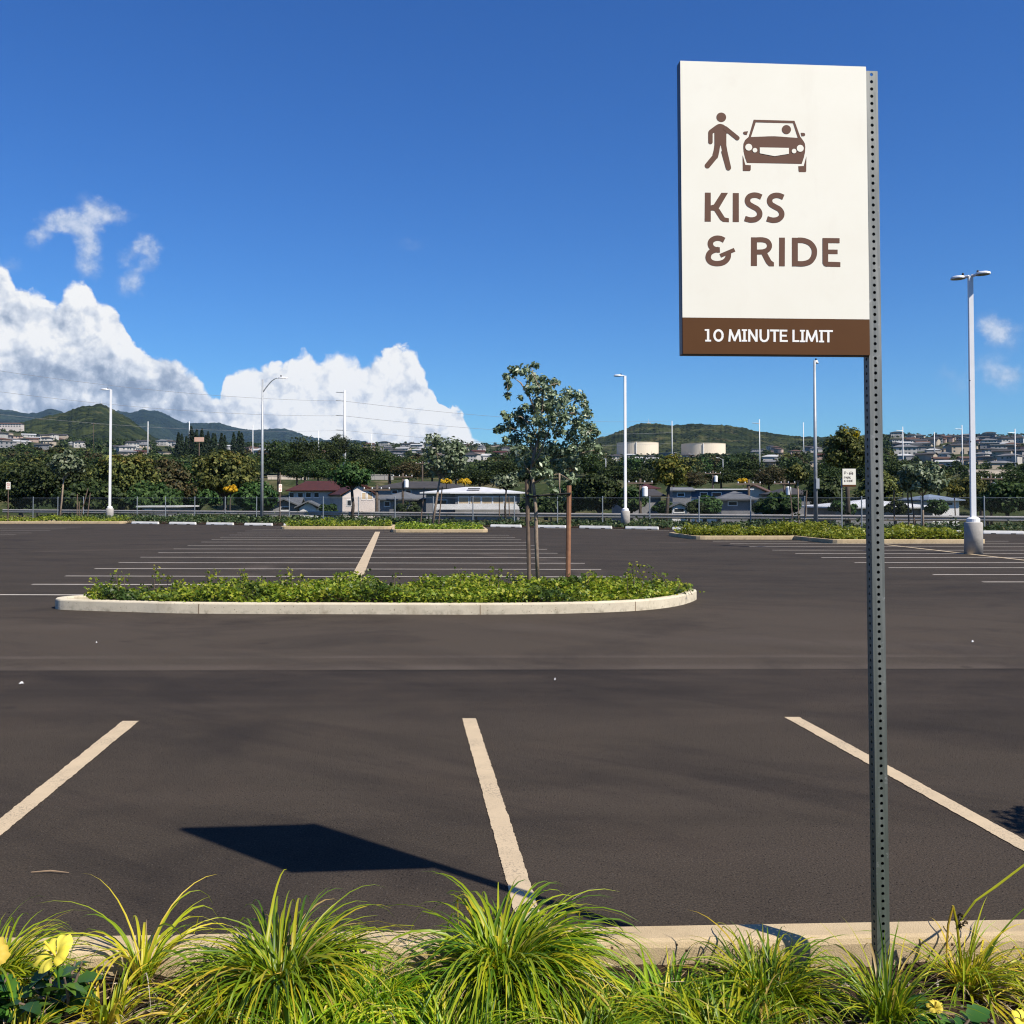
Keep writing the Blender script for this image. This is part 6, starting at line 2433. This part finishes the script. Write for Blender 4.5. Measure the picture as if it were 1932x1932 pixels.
for yl, ya, yr_, r, nm in ((686, 756.6, 790, 0.034, "upper"), (727, 784.5, 812, 0.034, "middle"), (772, 812, 832, 0.024, "lower")):
    hub = at(648, ya, 252)
    lp = at(-90, yl, 190)
    wire(f"{nm} power line running left from the tall steel pole", span(lp, hub, 1.6), r)
    rp = at(1268, yr_ + 4, 420)
    wire(f"{nm} power line running right from the tall steel pole", span(hub, rp, 2.2), r * 1.25)


def wood_pole(label, x, yt, yb, Y, can=False, cross=True):
    tp, bt = at(x, yt, Y), at(x, yb, Y)
    t = thing("utility_pole", label, "utility pole", (bt.x, Y, bt.z), 0, "wooden utility poles")
    H = tp.z - bt.z
    m_ = MB()
    m_.tube([(0, 0, -3), (0, 0, H)], [0.17, 0.12], 8)
    m_.build("pole", M_WOODPOLE, t, True)
    if cross:
        m_ = MB()
        m_.box(-1.2, 1.2, -0.2, -0.1, H - 0.5, H - 0.36)
        c_ = m_.build("crossarm", M_STAKEG, t)
        for k in (-1.1, -0.4, 0.4, 1.1):
            i_ = MB()
            i_.lathe([(0.05, H - 0.36), (0.07, H - 0.28), (0.03, H - 0.2)], 6, (k, -0.15))
            i_.build("insulator", M_TPOLE, c_)
    if can:
        m_ = MB()
        m_.lathe([(0.26, H - 1.7), (0.28, H - 1.65), (0.28, H - 0.85), (0.18, H - 0.75)], 12, (0.42, -0.15))
        m_.build("transformer", M_WHITE, t)


for lb, x, yt, yb, Y, can in (("wooden utility pole with a white transformer right of the middle lamp post", 1208, 903, 968, 95, True), ("wooden utility pole with a transformer behind the dark-roofed house", 760, 893, 930, 120, True),
                              ("thin wooden pole beside the umbrella tree", 711, 915, 972, 88, False), ("wooden utility pole behind the white-roofed house", 797, 870, 918, 175, False), ("utility pole left of the twin tree trunks on the freeway", 733, 868, 908, 230, False),
                              ("wooden pole in front of the blue house", 1413, 905, 966, 100, False), ("utility pole with a white transformer above the blue house", 1345, 888, 925, 150, True), ("wooden utility pole at the left end of the hillside", 39, 809, 850, 600, False),
                              ("wooden utility pole left of the lamp post before the cone hill", 176, 798, 850, 520, False), ("utility pole with transformer left of the right street light", 1480, 905, 945, 110, True), ("wooden pole at the right between lamp post and frame edge", 1870, 896, 940, 110, True)):
    wood_pole(lb, x, yt, yb, Y, can, cross=not can or True)

M_SIGNP = mat("pale_orange_panel", (0.62, 0.40, 0.30), (0.55, 0.34, 0.25), 2, 0.7)


def freeway_pole(label, x, yt, yb, Y, kind):
    tp, bt = at(x, yt, Y), at(x, yb, Y)
    t = thing("freeway_pole", label, "pole", (bt.x, Y, bt.z), 0, "thin poles along the freeway")
    H = tp.z - bt.z
    m_ = MB()
    m_.tube([(0, 0, -3), (0, 0, H)], [0.16, 0.10], 8)
    m_.build("pole", M_STAKEG if kind else M_STEEL, t, True)
    m_ = MB()
    if kind:
        m_.box(-kind, kind, -0.25, 0.1, H - 0.2, H + kind * 0.8)
        m_.build("panel", M_SIGNP, t)
    else:
        m_.tube([(0, 0, H - 0.3), (-0.9, 0, H + 0.3), (-2.0, 0, H + 0.35)], [0.07, 0.06, 0.12], 6)
        m_.build("arm", M_STEEL, t)


for lb, x, yt, yb, Y, kd in (("sign pole with a pale orange panel before the conifers", 375.6, 832, 865, 300, 1.4), ("tall pole with a small panel head, left of a pair above the red roof", 591, 857, 898, 245, 0.6), ("tall pole with a small panel head, right of a pair above the red roof", 611, 853, 884, 255, 0.6),
                             ("curved freeway lamp left of the paired panel poles", 582, 872, 897, 240, 0), ("thin freeway lamp left of the middle lamp post", 1143, 865, 888, 250, 0), ("thin freeway lamp below the right water tank", 1364, 866, 884, 300, 0),
                             ("freeway lamp at the far left among dark trees", 22, 884, 905, 200, 0), ("thin freeway lamp above the yellow bushes", 862, 878, 902, 240, 0)):
    freeway_pole(lb, x, yt, yb, Y, kd)
for lb, x, yt, yb, Y in (("thin mast with a white hut on top of the cone hill", 191, 752, 765, 2500), ("red and white mast on top of the water tank hill", 1224, 790, 800, 2200)):
    tp, bt = at(x, yt, Y), at(x, yb, Y)
    t = thing("radio_mast", lb, "mast", bt, 0)
    m_ = MB()
    H = tp.z - bt.z
    m_.tube([(0, 0, -4), (0, 0, H)], [0.7, 0.3], 6)
    m_.build("mast", M_TPOLE, t)
    m_ = MB()
    m_.box(-4, 4, -2.5, 2.5, -4, 2.5)
    m_.build("hut", M_WWHITE, t)

# ------------------------------------------------------------------ foreground planting
M_BLADE = leaf_mat("grass_blades", [(0.0, (0.060, 0.155, 0.006)), (0.3, (0.155, 0.29, 0.008)), (0.6, (0.31, 0.42, 0.012)), (0.85, (0.48, 0.50, 0.018)), (0.95, (0.64, 0.52, 0.03)), (1.0, (0.50, 0.38, 0.15))], 0.42, 0.42, 0.45)
M_BLADEY = leaf_mat("yellowing_grass_blades", [(0.0, (0.16, 0.28, 0.008)), (0.4, (0.36, 0.43, 0.015)), (0.75, (0.62, 0.53, 0.022)), (1.0, (0.70, 0.50, 0.06))], 0.42, 0.42, 0.5)
M_STRAW = leaf_mat("dry_blades", [(0.0, (0.20, 0.13, 0.065)), (0.5, (0.38, 0.27, 0.14)), (1.0, (0.60, 0.52, 0.40))], 0.15, 0.7, 0.2)


def blades(rng, n, rb, Lr, wr, bias=(0, 0), lean=(0.15, 1.0), droop=(1.2, 2.4), seg=9, ground=0.0):
    """arching ribbons with a crease; returns verts, quads"""
    VV_, FF_ = [], []
    k = 0
    for _ in range(n):
        th = rng.uniform(0, 2 * math.pi)
        r = rb * math.sqrt(rng.random())
        p = np.array([r * math.cos(th), r * math.sin(th), ground])
        th2 = th + rng.normal(0, 0.7)
        d = np.array([math.cos(th2) + bias[0], math.sin(th2) + bias[1]])
        d = d / (np.linalg.norm(d) + 1e-6)
        side = np.array([-d[1], d[0], 0.0])
        L = rng.uniform(*Lr) * 0.92
        w = rng.uniform(*wr)
        ang = rng.uniform(*lean) * (0.35 + 0.65 * r / rb)
        tot = rng.uniform(*droop)
        tw = rng.normal(0, 0.5)
        ds = L / seg
        curl = rng.normal(0, 0.10)
        kink = rng.integers(3, seg) if rng.random() < 0.16 else 99
        kadd = rng.uniform(0.6, 1.5)
        for s in range(seg + 1):
            u = s / seg
            a = ang + tot * u ** 1.28 + (kadd if s >= kink else 0)
            dirv = np.array([d[0] * math.sin(a), d[1] * math.sin(a), math.cos(a)])
            if s:
                p = p + dirv * ds
                if p[2] < 0.015:
                    p[2] = 0.015 + 0.01 * rng.random()
            nrm = np.array([-d[0] * math.cos(a), -d[1] * math.cos(a), math.sin(a)])
            sd = side * math.cos(tw * u) + nrm * math.sin(tw * u) + np.array([d[0], d[1], 0]) * curl * u
            ww = w * (0.55 + 0.75 * u if u < 0.35 else 0.8125 * max(0.0, (1 - u)) ** 0.75 * 1.36 + 0.02)
            VV_ += [p - sd * ww / 2, p - nrm * ww * 0.22, p + sd * ww / 2]
            if s < seg:
                b = k + 3 * s
                FF_ += [(b, b + 1, b + 4, b + 3), (b + 1, b + 2, b + 5, b + 4)]
        k += 3 * (seg + 1)
    return np.array(VV_), np.array(FF_)


def clump(label, x, y, n, Lr, bias, m=None, seed=0, rb=0.07, lean=(0.1, 1.05), droop=(1.1, 2.3), dead=60, wr=(0.006, 0.0115), Y=None, sc=1.0):
    rng = np.random.default_rng(1000 + seed)
    p = on_z(x, y, 0.055)
    if Y is not None:
        p = Vector((p.x * Y / p.y, Y, 0.055))
    z = float(soil_z(p.x, p.y)) - 0.01
    t = thing("grass_clump", label, "grass clump", (p.x, p.y, z), 0, "ornamental grass clumps along the front kerb")
    v, f = blades(rng, n, rb, Lr, wr, bias, lean, droop)
    v2, f2 = blades(rng, int(n * 0.4), rb * 0.8, (Lr[0] * 0.75, Lr[1] * 0.72), wr, bias, (0.0, 0.55), (1.1, 2.2))
    v3, f3 = blades(rng, int(n * 0.55), rb * 1.1, (0.10, 0.24), wr, bias, (0.0, 0.55), (0.1, 0.8))
    f = np.concatenate([f, f2 + len(v), f3 + len(v) + len(v2)])
    v = np.concatenate([v, v2, v3])
    np_mesh("blades", v, f, m or M_BLADE, t, smooth=True)
    if dead:
        v, f = blades(rng, int(dead * 1.5), rb * 1.3, (Lr[0] * 0.5, Lr[1] * 0.85), (0.003, 0.007), bias, (0.7, 1.6), (0.9, 1.8))
        np_mesh("dry_blades", v, f, M_STRAW, t, smooth=True)
    return t


W1 = (0.0085, 0.0165)
W2 = (0.007, 0.0135)
clump("big arching grass clump at the left edge", -20, 1884, 260, (0.32, 0.56), (0.35, -0.05), None, 1, 0.075, (0.05, 0.8), (1.7, 2.9), 60, W2)
clump("thin yellowish grass clump left of the first big green clump", 270, 1866, 26, (0.40, 0.64), (0.30, -0.15), M_BLADEY, 2, 0.025, (0.02, 0.4), (1.5, 2.7), 10, W1)
clump("big dense green grass clump left of the middle", 532, 1892, 430, (0.36, 0.66), (0.25, -0.15), None, 3, 0.085, (0.05, 0.7), (1.7, 2.9), 80, W1)
clump("lower grass clump between the two big clumps", 705, 1925, 240, (0.24, 0.44), (0.1, -0.1), None, 4, 0.07, (0.1, 0.9), (1.5, 2.7), 60, W2)
clump("biggest grass clump in the middle, sweeping to the right", 958, 1872, 480, (0.34, 0.66), (0.50, -0.2), None, 5, 0.095, (0.05, 0.7), (1.7, 2.9), 80, W1)
clump("low grass clump right of the biggest one", 1265, 1930, 260, (0.24, 0.44), (0.1, -0.15), None, 6, 0.08, (0.2, 1.0), (1.4, 2.5), 60, W2)
clump("low spreading grass clump left of the sign post", 1445, 1912, 270, (0.24, 0.46), (0.15, -0.2), None, 7, 0.10, (0.2, 1.0), (1.4, 2.5), 60, W2)
clump("upright grass clump at the foot of the sign post", 1676, 1950, 84, (0.26, 0.46), (0.05, -0.1), None, 8, 0.04, (0.05, 0.6), (0.8, 2.2), 30, W2)
clump("spreading grass clump at the right edge", 1830, 1866, 78, (0.26, 0.50), (0.5, -0.45), M_BLADEY, 9, 0.035, (0.5, 1.4), (0.6, 1.6), 40, W2)
clump("small yellow grass clump beside the yellow flower", 205, 1935, 34, (0.20, 0.36), (0.2, 0.0), M_BLADEY, 10, 0.04, (0.1, 0.8), (1.0, 2.3), 40, W1)
clump("yellow-tipped grass clump at the bottom left", 400, 1955, 90, (0.22, 0.38), (0.3, 0), M_BLADEY, 11, 0.05, (0.1, 0.9), (1.4, 2.5), 60, W1)
clump("grass clump at the bottom edge left of the middle", 590, 1995, 240, (0.22, 0.40), (0.2, 0.0), None, 12, 0.14, (0.1, 0.9), (1.5, 2.6), 60, W2)
clump("grass clump at the bottom edge below the biggest one", 1110, 1990, 250, (0.22, 0.40), (0.2, 0.0), None, 13, 0.15, (0.1, 0.9), (1.5, 2.6), 60, W2)
clump("grass clump at the bottom edge left of the sign post", 1370, 1995, 250, (0.22, 0.40), (0.1, 0.0), None, 14, 0.16, (0.2, 1.0), (1.4, 2.5), 60, W2)
clump("grass clump at the bottom right corner", 1990, 1885, 70, (0.24, 0.42), (-0.3, -0.3), M_BLADEY, 15, 0.05, (0.4, 1.3), (0.9, 2.0), 40, W2)
clump("grass clump at the bottom left corner", 30, 2000, 36, (0.20, 0.34), (0.2, 0), M_BLADEY, 16, 0.06, (0.2, 1.0), (1.2, 2.4), 160, W2)
clump("grass clump at the bottom edge in the middle", 850, 1992, 250, (0.22, 0.40), (0.2, 0), None, 17, 0.15, (0.1, 0.9), (1.5, 2.6), 60, W2)

# seed stalk and one long blade at the right
t = thing("seed_stalk", "bent yellow grass stalk with a dark seed head at the right", "plant", on_z(1822, 1858, 0.05), 0)
m_ = MB()
Yq = t.location.y
loc_ = lambda x, y, d=0.0: at(x, y, Yq + d) - t.location
m_.tube([loc_(1822, 1858), loc_(1812, 1800), loc_(1805, 1740), loc_(1798, 1709)], [0.006, 0.005, 0.0045, 0.004], 6)
m_.tube([loc_(1798, 1709), loc_(1789, 1745), loc_(1786, 1790), loc_(1787, 1850)], [0.0045, 0.0045, 0.003, 0.0015], 6)
m_.build("stem", M_BLADEY, t)
rng = np.random.default_rng(4)
c_ = np.array(loc_(1812, 1738))
v, f = leaf_arrays(rng, c_ + rng.normal(0, 1, (26, 3)) * np.array([.009, .009, .014]), unit(rng.normal(size=(26, 3))), 0.028, 0.3, 0.1, 0.1, 1)
np_mesh("seed_head", v, f, mat("seed_brown", (0.09, 0.06, 0.02), (0.05, 0.035, 0.015), 40, 0.8), t)
m_ = MB()
m_.tube([loc_(1812, 1738), loc_(1840, 1700), loc_(1880, 1672), loc_(1935, 1630)], [0.003, 0.004, 0.005, 0.004], 4)
m_.build("blade", M_BLADEY, t)

# hibiscus
M_PETAL = leaf_mat("yellow_petals", [(0.0, (0.80, 0.62, 0.07)), (1.0, (0.88, 0.72, 0.12))], 0.35, 0.55, 0.25)
M_HLEAF = leaf_mat("hibiscus_leaves", [(0.0, (0.022, 0.075, 0.014)), (0.6, (0.05, 0.14, 0.022)), (1.0, (0.10, 0.21, 0.03))], 0.25, 0.3, 0.5)


def flower_mesh(R, open_=0.75):
    mb_ = MB()
    for k in range(5):
        a0 = 2 * math.pi * k / 5
        nu, nv = 9, 9
        vs, fs = [], []
        for i in range(nu):
            u = i / (nu - 1)
            half = 0.60 * math.sin(min(1, u * 1.12) * math.pi * 0.60) + 0.05
            for j in range(nv):
                w = (j / (nv - 1) - 0.5) * 2
                a = a0 + w * half + 0.14
                rr = R * u * (1 - 0.16 * w * w) * (1 + 0.05 * math.sin(8 * w + 2 * k))
                z = R * (open_ * (u ** 0.7) * 0.95 - 0.42 * u ** 3.5) + 0.10 * R * w * u + 0.05 * R * math.sin(w * 8 + k * 2) * u * u
                vs.append((rr * math.cos(a), rr * math.sin(a), z))
        for i in range(nu - 1):
            for j in range(nv - 1):
                fs.append((i * nv + j, i * nv + j + 1, (i + 1) * nv + j + 1, (i + 1) * nv + j))
        mb_.add(vs, fs)
    return mb_


def hleaf_arrays(rng, p, d, L):
    """serrated ovate leaf"""
    d = Vector(d).normalized()
    up = Vector((rng.normal(0, .3), rng.normal(0, .3), 1))
    n = (up - d * up.dot(d)).normalized()
    s = d.cross(n)
    ctr, left, right = [], [], []
    K = 9
    for i in range(K):
        u = i / (K - 1)
        w = 0.36 * L * math.sin(math.pi * (u ** 0.75)) * (1 + (0.16 if i % 2 else -0.10)) if 0 < i < K - 1 else 0.002
        dz = -0.25 * L * u * u
        c = Vector(p) + d * L * u + Vector((0, 0, dz))
        ctr.append(c)
        left.append(c + s * w + n * w * 0.25)
        right.append(c - s * w + n * w * 0.25)
    vs = ctr + left + right
    fs = []
    for i in range(K - 1):
        fs.append((i, i + 1, K + i + 1, K + i))
        fs.append((i + 1, i, 2 * K + i, 2 * K + i + 1))
    return vs, fs


def hibiscus(label, x, y, Y, fl, nleaf, seed, spread=0.10, hgt=0.26):
    rng = np.random.default_rng(seed)
    p = on_z(x, y, 0.05)
    p = Vector((p.x * Y / p.y, Y, 0.05))
    t = thing("hibiscus", label, "flowering plant", p, 0, "yellow hibiscus plants in the front bed")
    st, lv = MB(), MB()
    for k in range(6):
        e = Vector((rng.normal(0, spread * .7), rng.normal(0, spread * .7), hgt * rng.uniform(.6, 1.0)))
        st.tube([(0, 0, -.02), e * 0.5 + Vector((rng.normal(0, .01), 0, .02)), e], [0.006, 0.005, 0.003], 6)
        for j in range(nleaf // 6):
            q = e * rng.uniform(0.35, 1.0)
            a = rng.uniform(0, 6.28)
            vs, fs = hleaf_arrays(rng, q, (math.cos(a), math.sin(a), rng.uniform(-.25, .55)), rng.uniform(0.055, 0.095))
            lv.add(vs, fs)
    st.build("stem", M_STAKEG, t)
    lv.build("leaves", M_HLEAF, t, True)
    for (fx, fy, R, rot, fd) in fl:
        q = at(fx, fy, Y + fd) - p
        f_ = flower_mesh(R).build("flower", M_PETAL, t, True, q)
        f_.rotation_euler = rot
        s_ = MB()
        s_.tube([(0, 0, 0.0), (0.002, 0, R * 0.6), (0.004, 0, R * 1.15)], [0.004, 0.003, 0.004], 6)
        s_.build("pistil", M_PETAL, f_)
        c_ = MB()
        c_.lathe([(0.004, -0.022), (0.011, -0.012), (0.012, 0.004)], 8)
        c_.build("calyx", M_HLEAF, f_)
        s2 = MB()
        s2.tube([(q.x, q.y, q.z - 0.02), (q.x * .6, q.y * .6, q.z * .55), (0, 0, 0)], 0.0035, 6)
        s2.build("flower_stalk", M_HLEAF, t)
    return t


hibiscus("hibiscus plant with an open yellow flower at the lower left", 118, 1925, 3.22, [(108, 1806, 0.066, (math.radians(14), math.radians(-34), 0.5), -0.05)], 54, 11, 0.09, 0.22)
hibiscus("hibiscus plant cut by the left edge of the picture", -25, 1930, 3.20, [(-24, 1802, 0.062, (math.radians(25), math.radians(30), 0.2), -0.03)], 40, 12, 0.09, 0.24)
hibiscus("small hibiscus with a folded yellow bloom at the bottom right", 1800, 1965, 3.12, [(1764, 1903, 0.026, (math.radians(20), math.radians(-10), 0), -0.02), (1926, 1928, 0.036, (math.radians(30), math.radians(20), 0), -0.02)], 42, 13, 0.11, 0.10)


# pebbles and litter on the soil
def pebbles():
    rng = np.random.default_rng(8)
    mb_ = MB()
    for _ in range(420):
        x, y = rng.uniform(-2.2, 2.6), rng.uniform(2.7, 3.55)
        z = float(soil_z(x, y))
        r = rng.uniform(0.004, 0.013)
        vs = []
        for i in range(3):
            for j in range(6):
                a = j * math.pi / 3 + rng.normal(0, .15)
                lat = (-0.6, 0.15, 0.8)[i]
                vs.append((x + math.cos(a) * r * math.cos(lat) * 1.2, y + math.sin(a) * r * math.cos(lat), z + r * 0.6 * math.sin(lat) + r * .2))
        fs = [(12, 13, 14, 15, 16, 17)]
        for i in range(2):
            for j in range(6):
                fs.append((i * 6 + j, i * 6 + (j + 1) % 6, (i + 1) * 6 + (j + 1) % 6, (i + 1) * 6 + j))
        mb_.add(vs, fs)
    tag(mb_.build("pebbles", mat("pebble_grey", (0.36, 0.31, 0.26), (0.16, 0.13, 0.105), 25, 0.8, coord='World'), smooth=True), "small pale pebbles scattered on the dark soil", "pebbles", kind='stuff')
    v, f = [], []
    P = np.column_stack([rng.uniform(-2.3, 2.4, 1500), rng.uniform(2.7, 3.52, 1500), np.zeros(1500)])
    P[:, 2] = soil_z(P[:, 0], P[:, 1]) + rng.uniform(0.005, 0.03, 1500)
    out = unit(rng.normal(size=(1500, 3)) * 0.3 + np.array([0, 0, 1]))
    v, f = leaf_arrays(rng, P, out, 0.075, 0.09, 0.0, 0.6, 0.5)
    tag(np_mesh("leaf_litter", v, f, M_STRAW), "dry straw and dead blades lying on the soil", "litter", kind='stuff')


pebbles()

# scraps on the asphalt
for i, (x, y, s, lb) in enumerate(((40, 1291, 0.02, "white scrap of paper on the asphalt at the left"), (1047, 1284, 0.009, "tiny white scrap on the asphalt in the middle"), (1835, 1212, 0.015, "small white scrap on the asphalt at the right"), (182, 1214, 0.009, "tiny white speck near the island's left end"))):
    q = on_z(x, y)
    m_ = MB()
    m_.add([(-s, -s * .6, 0.004), (s * .8, -s * .5, 0.012), (s, s * .6, 0.006), (0.1 * s, s * .3, 0.03), (-s * .9, s * .5, 0.006)], [(0, 1, 3), (1, 2, 3), (3, 4, 0), (2, 4, 3)])
    tag(m_.build("paper_scrap", M_TRIM, loc=q), lb, "litter")
q = on_z(95, 1648)
m_ = MB()
m_.tube([(-0.09, 0, 0.006), (0, 0.002, 0.012), (0.09, -0.008, 0.007)], [0.002, 0.004, 0.0015], 5)
tag(m_.build("dry_leaf_blade", M_STRAW, loc=q), "single dry grass blade lying on the asphalt at the left", "litter")


# ------------------------------------------------------------------ the air: far hills fade to blue
hz = MB()
hz.box(-7500, 7500, -600, 11500, -40, 1150)
m_ = bpy.data.materials.new("haze_air")
m_.use_nodes = True
t_ = m_.node_tree
t_.nodes.clear()
N_ = NT(t_)
pv = N_.n('ShaderNodeVolumePrincipled')
pv.inputs['Color'].default_value = (0.40, 0.66, 1.0, 1)
pv.inputs['Density'].default_value = 0.000024
pv.inputs['Anisotropy'].default_value = 0.0
o_ = N_.n('ShaderNodeOutputMaterial')
N_.link(pv.outputs[0], o_.inputs['Volume'])
tag(hz.build("haze", m_), kind='stuff')
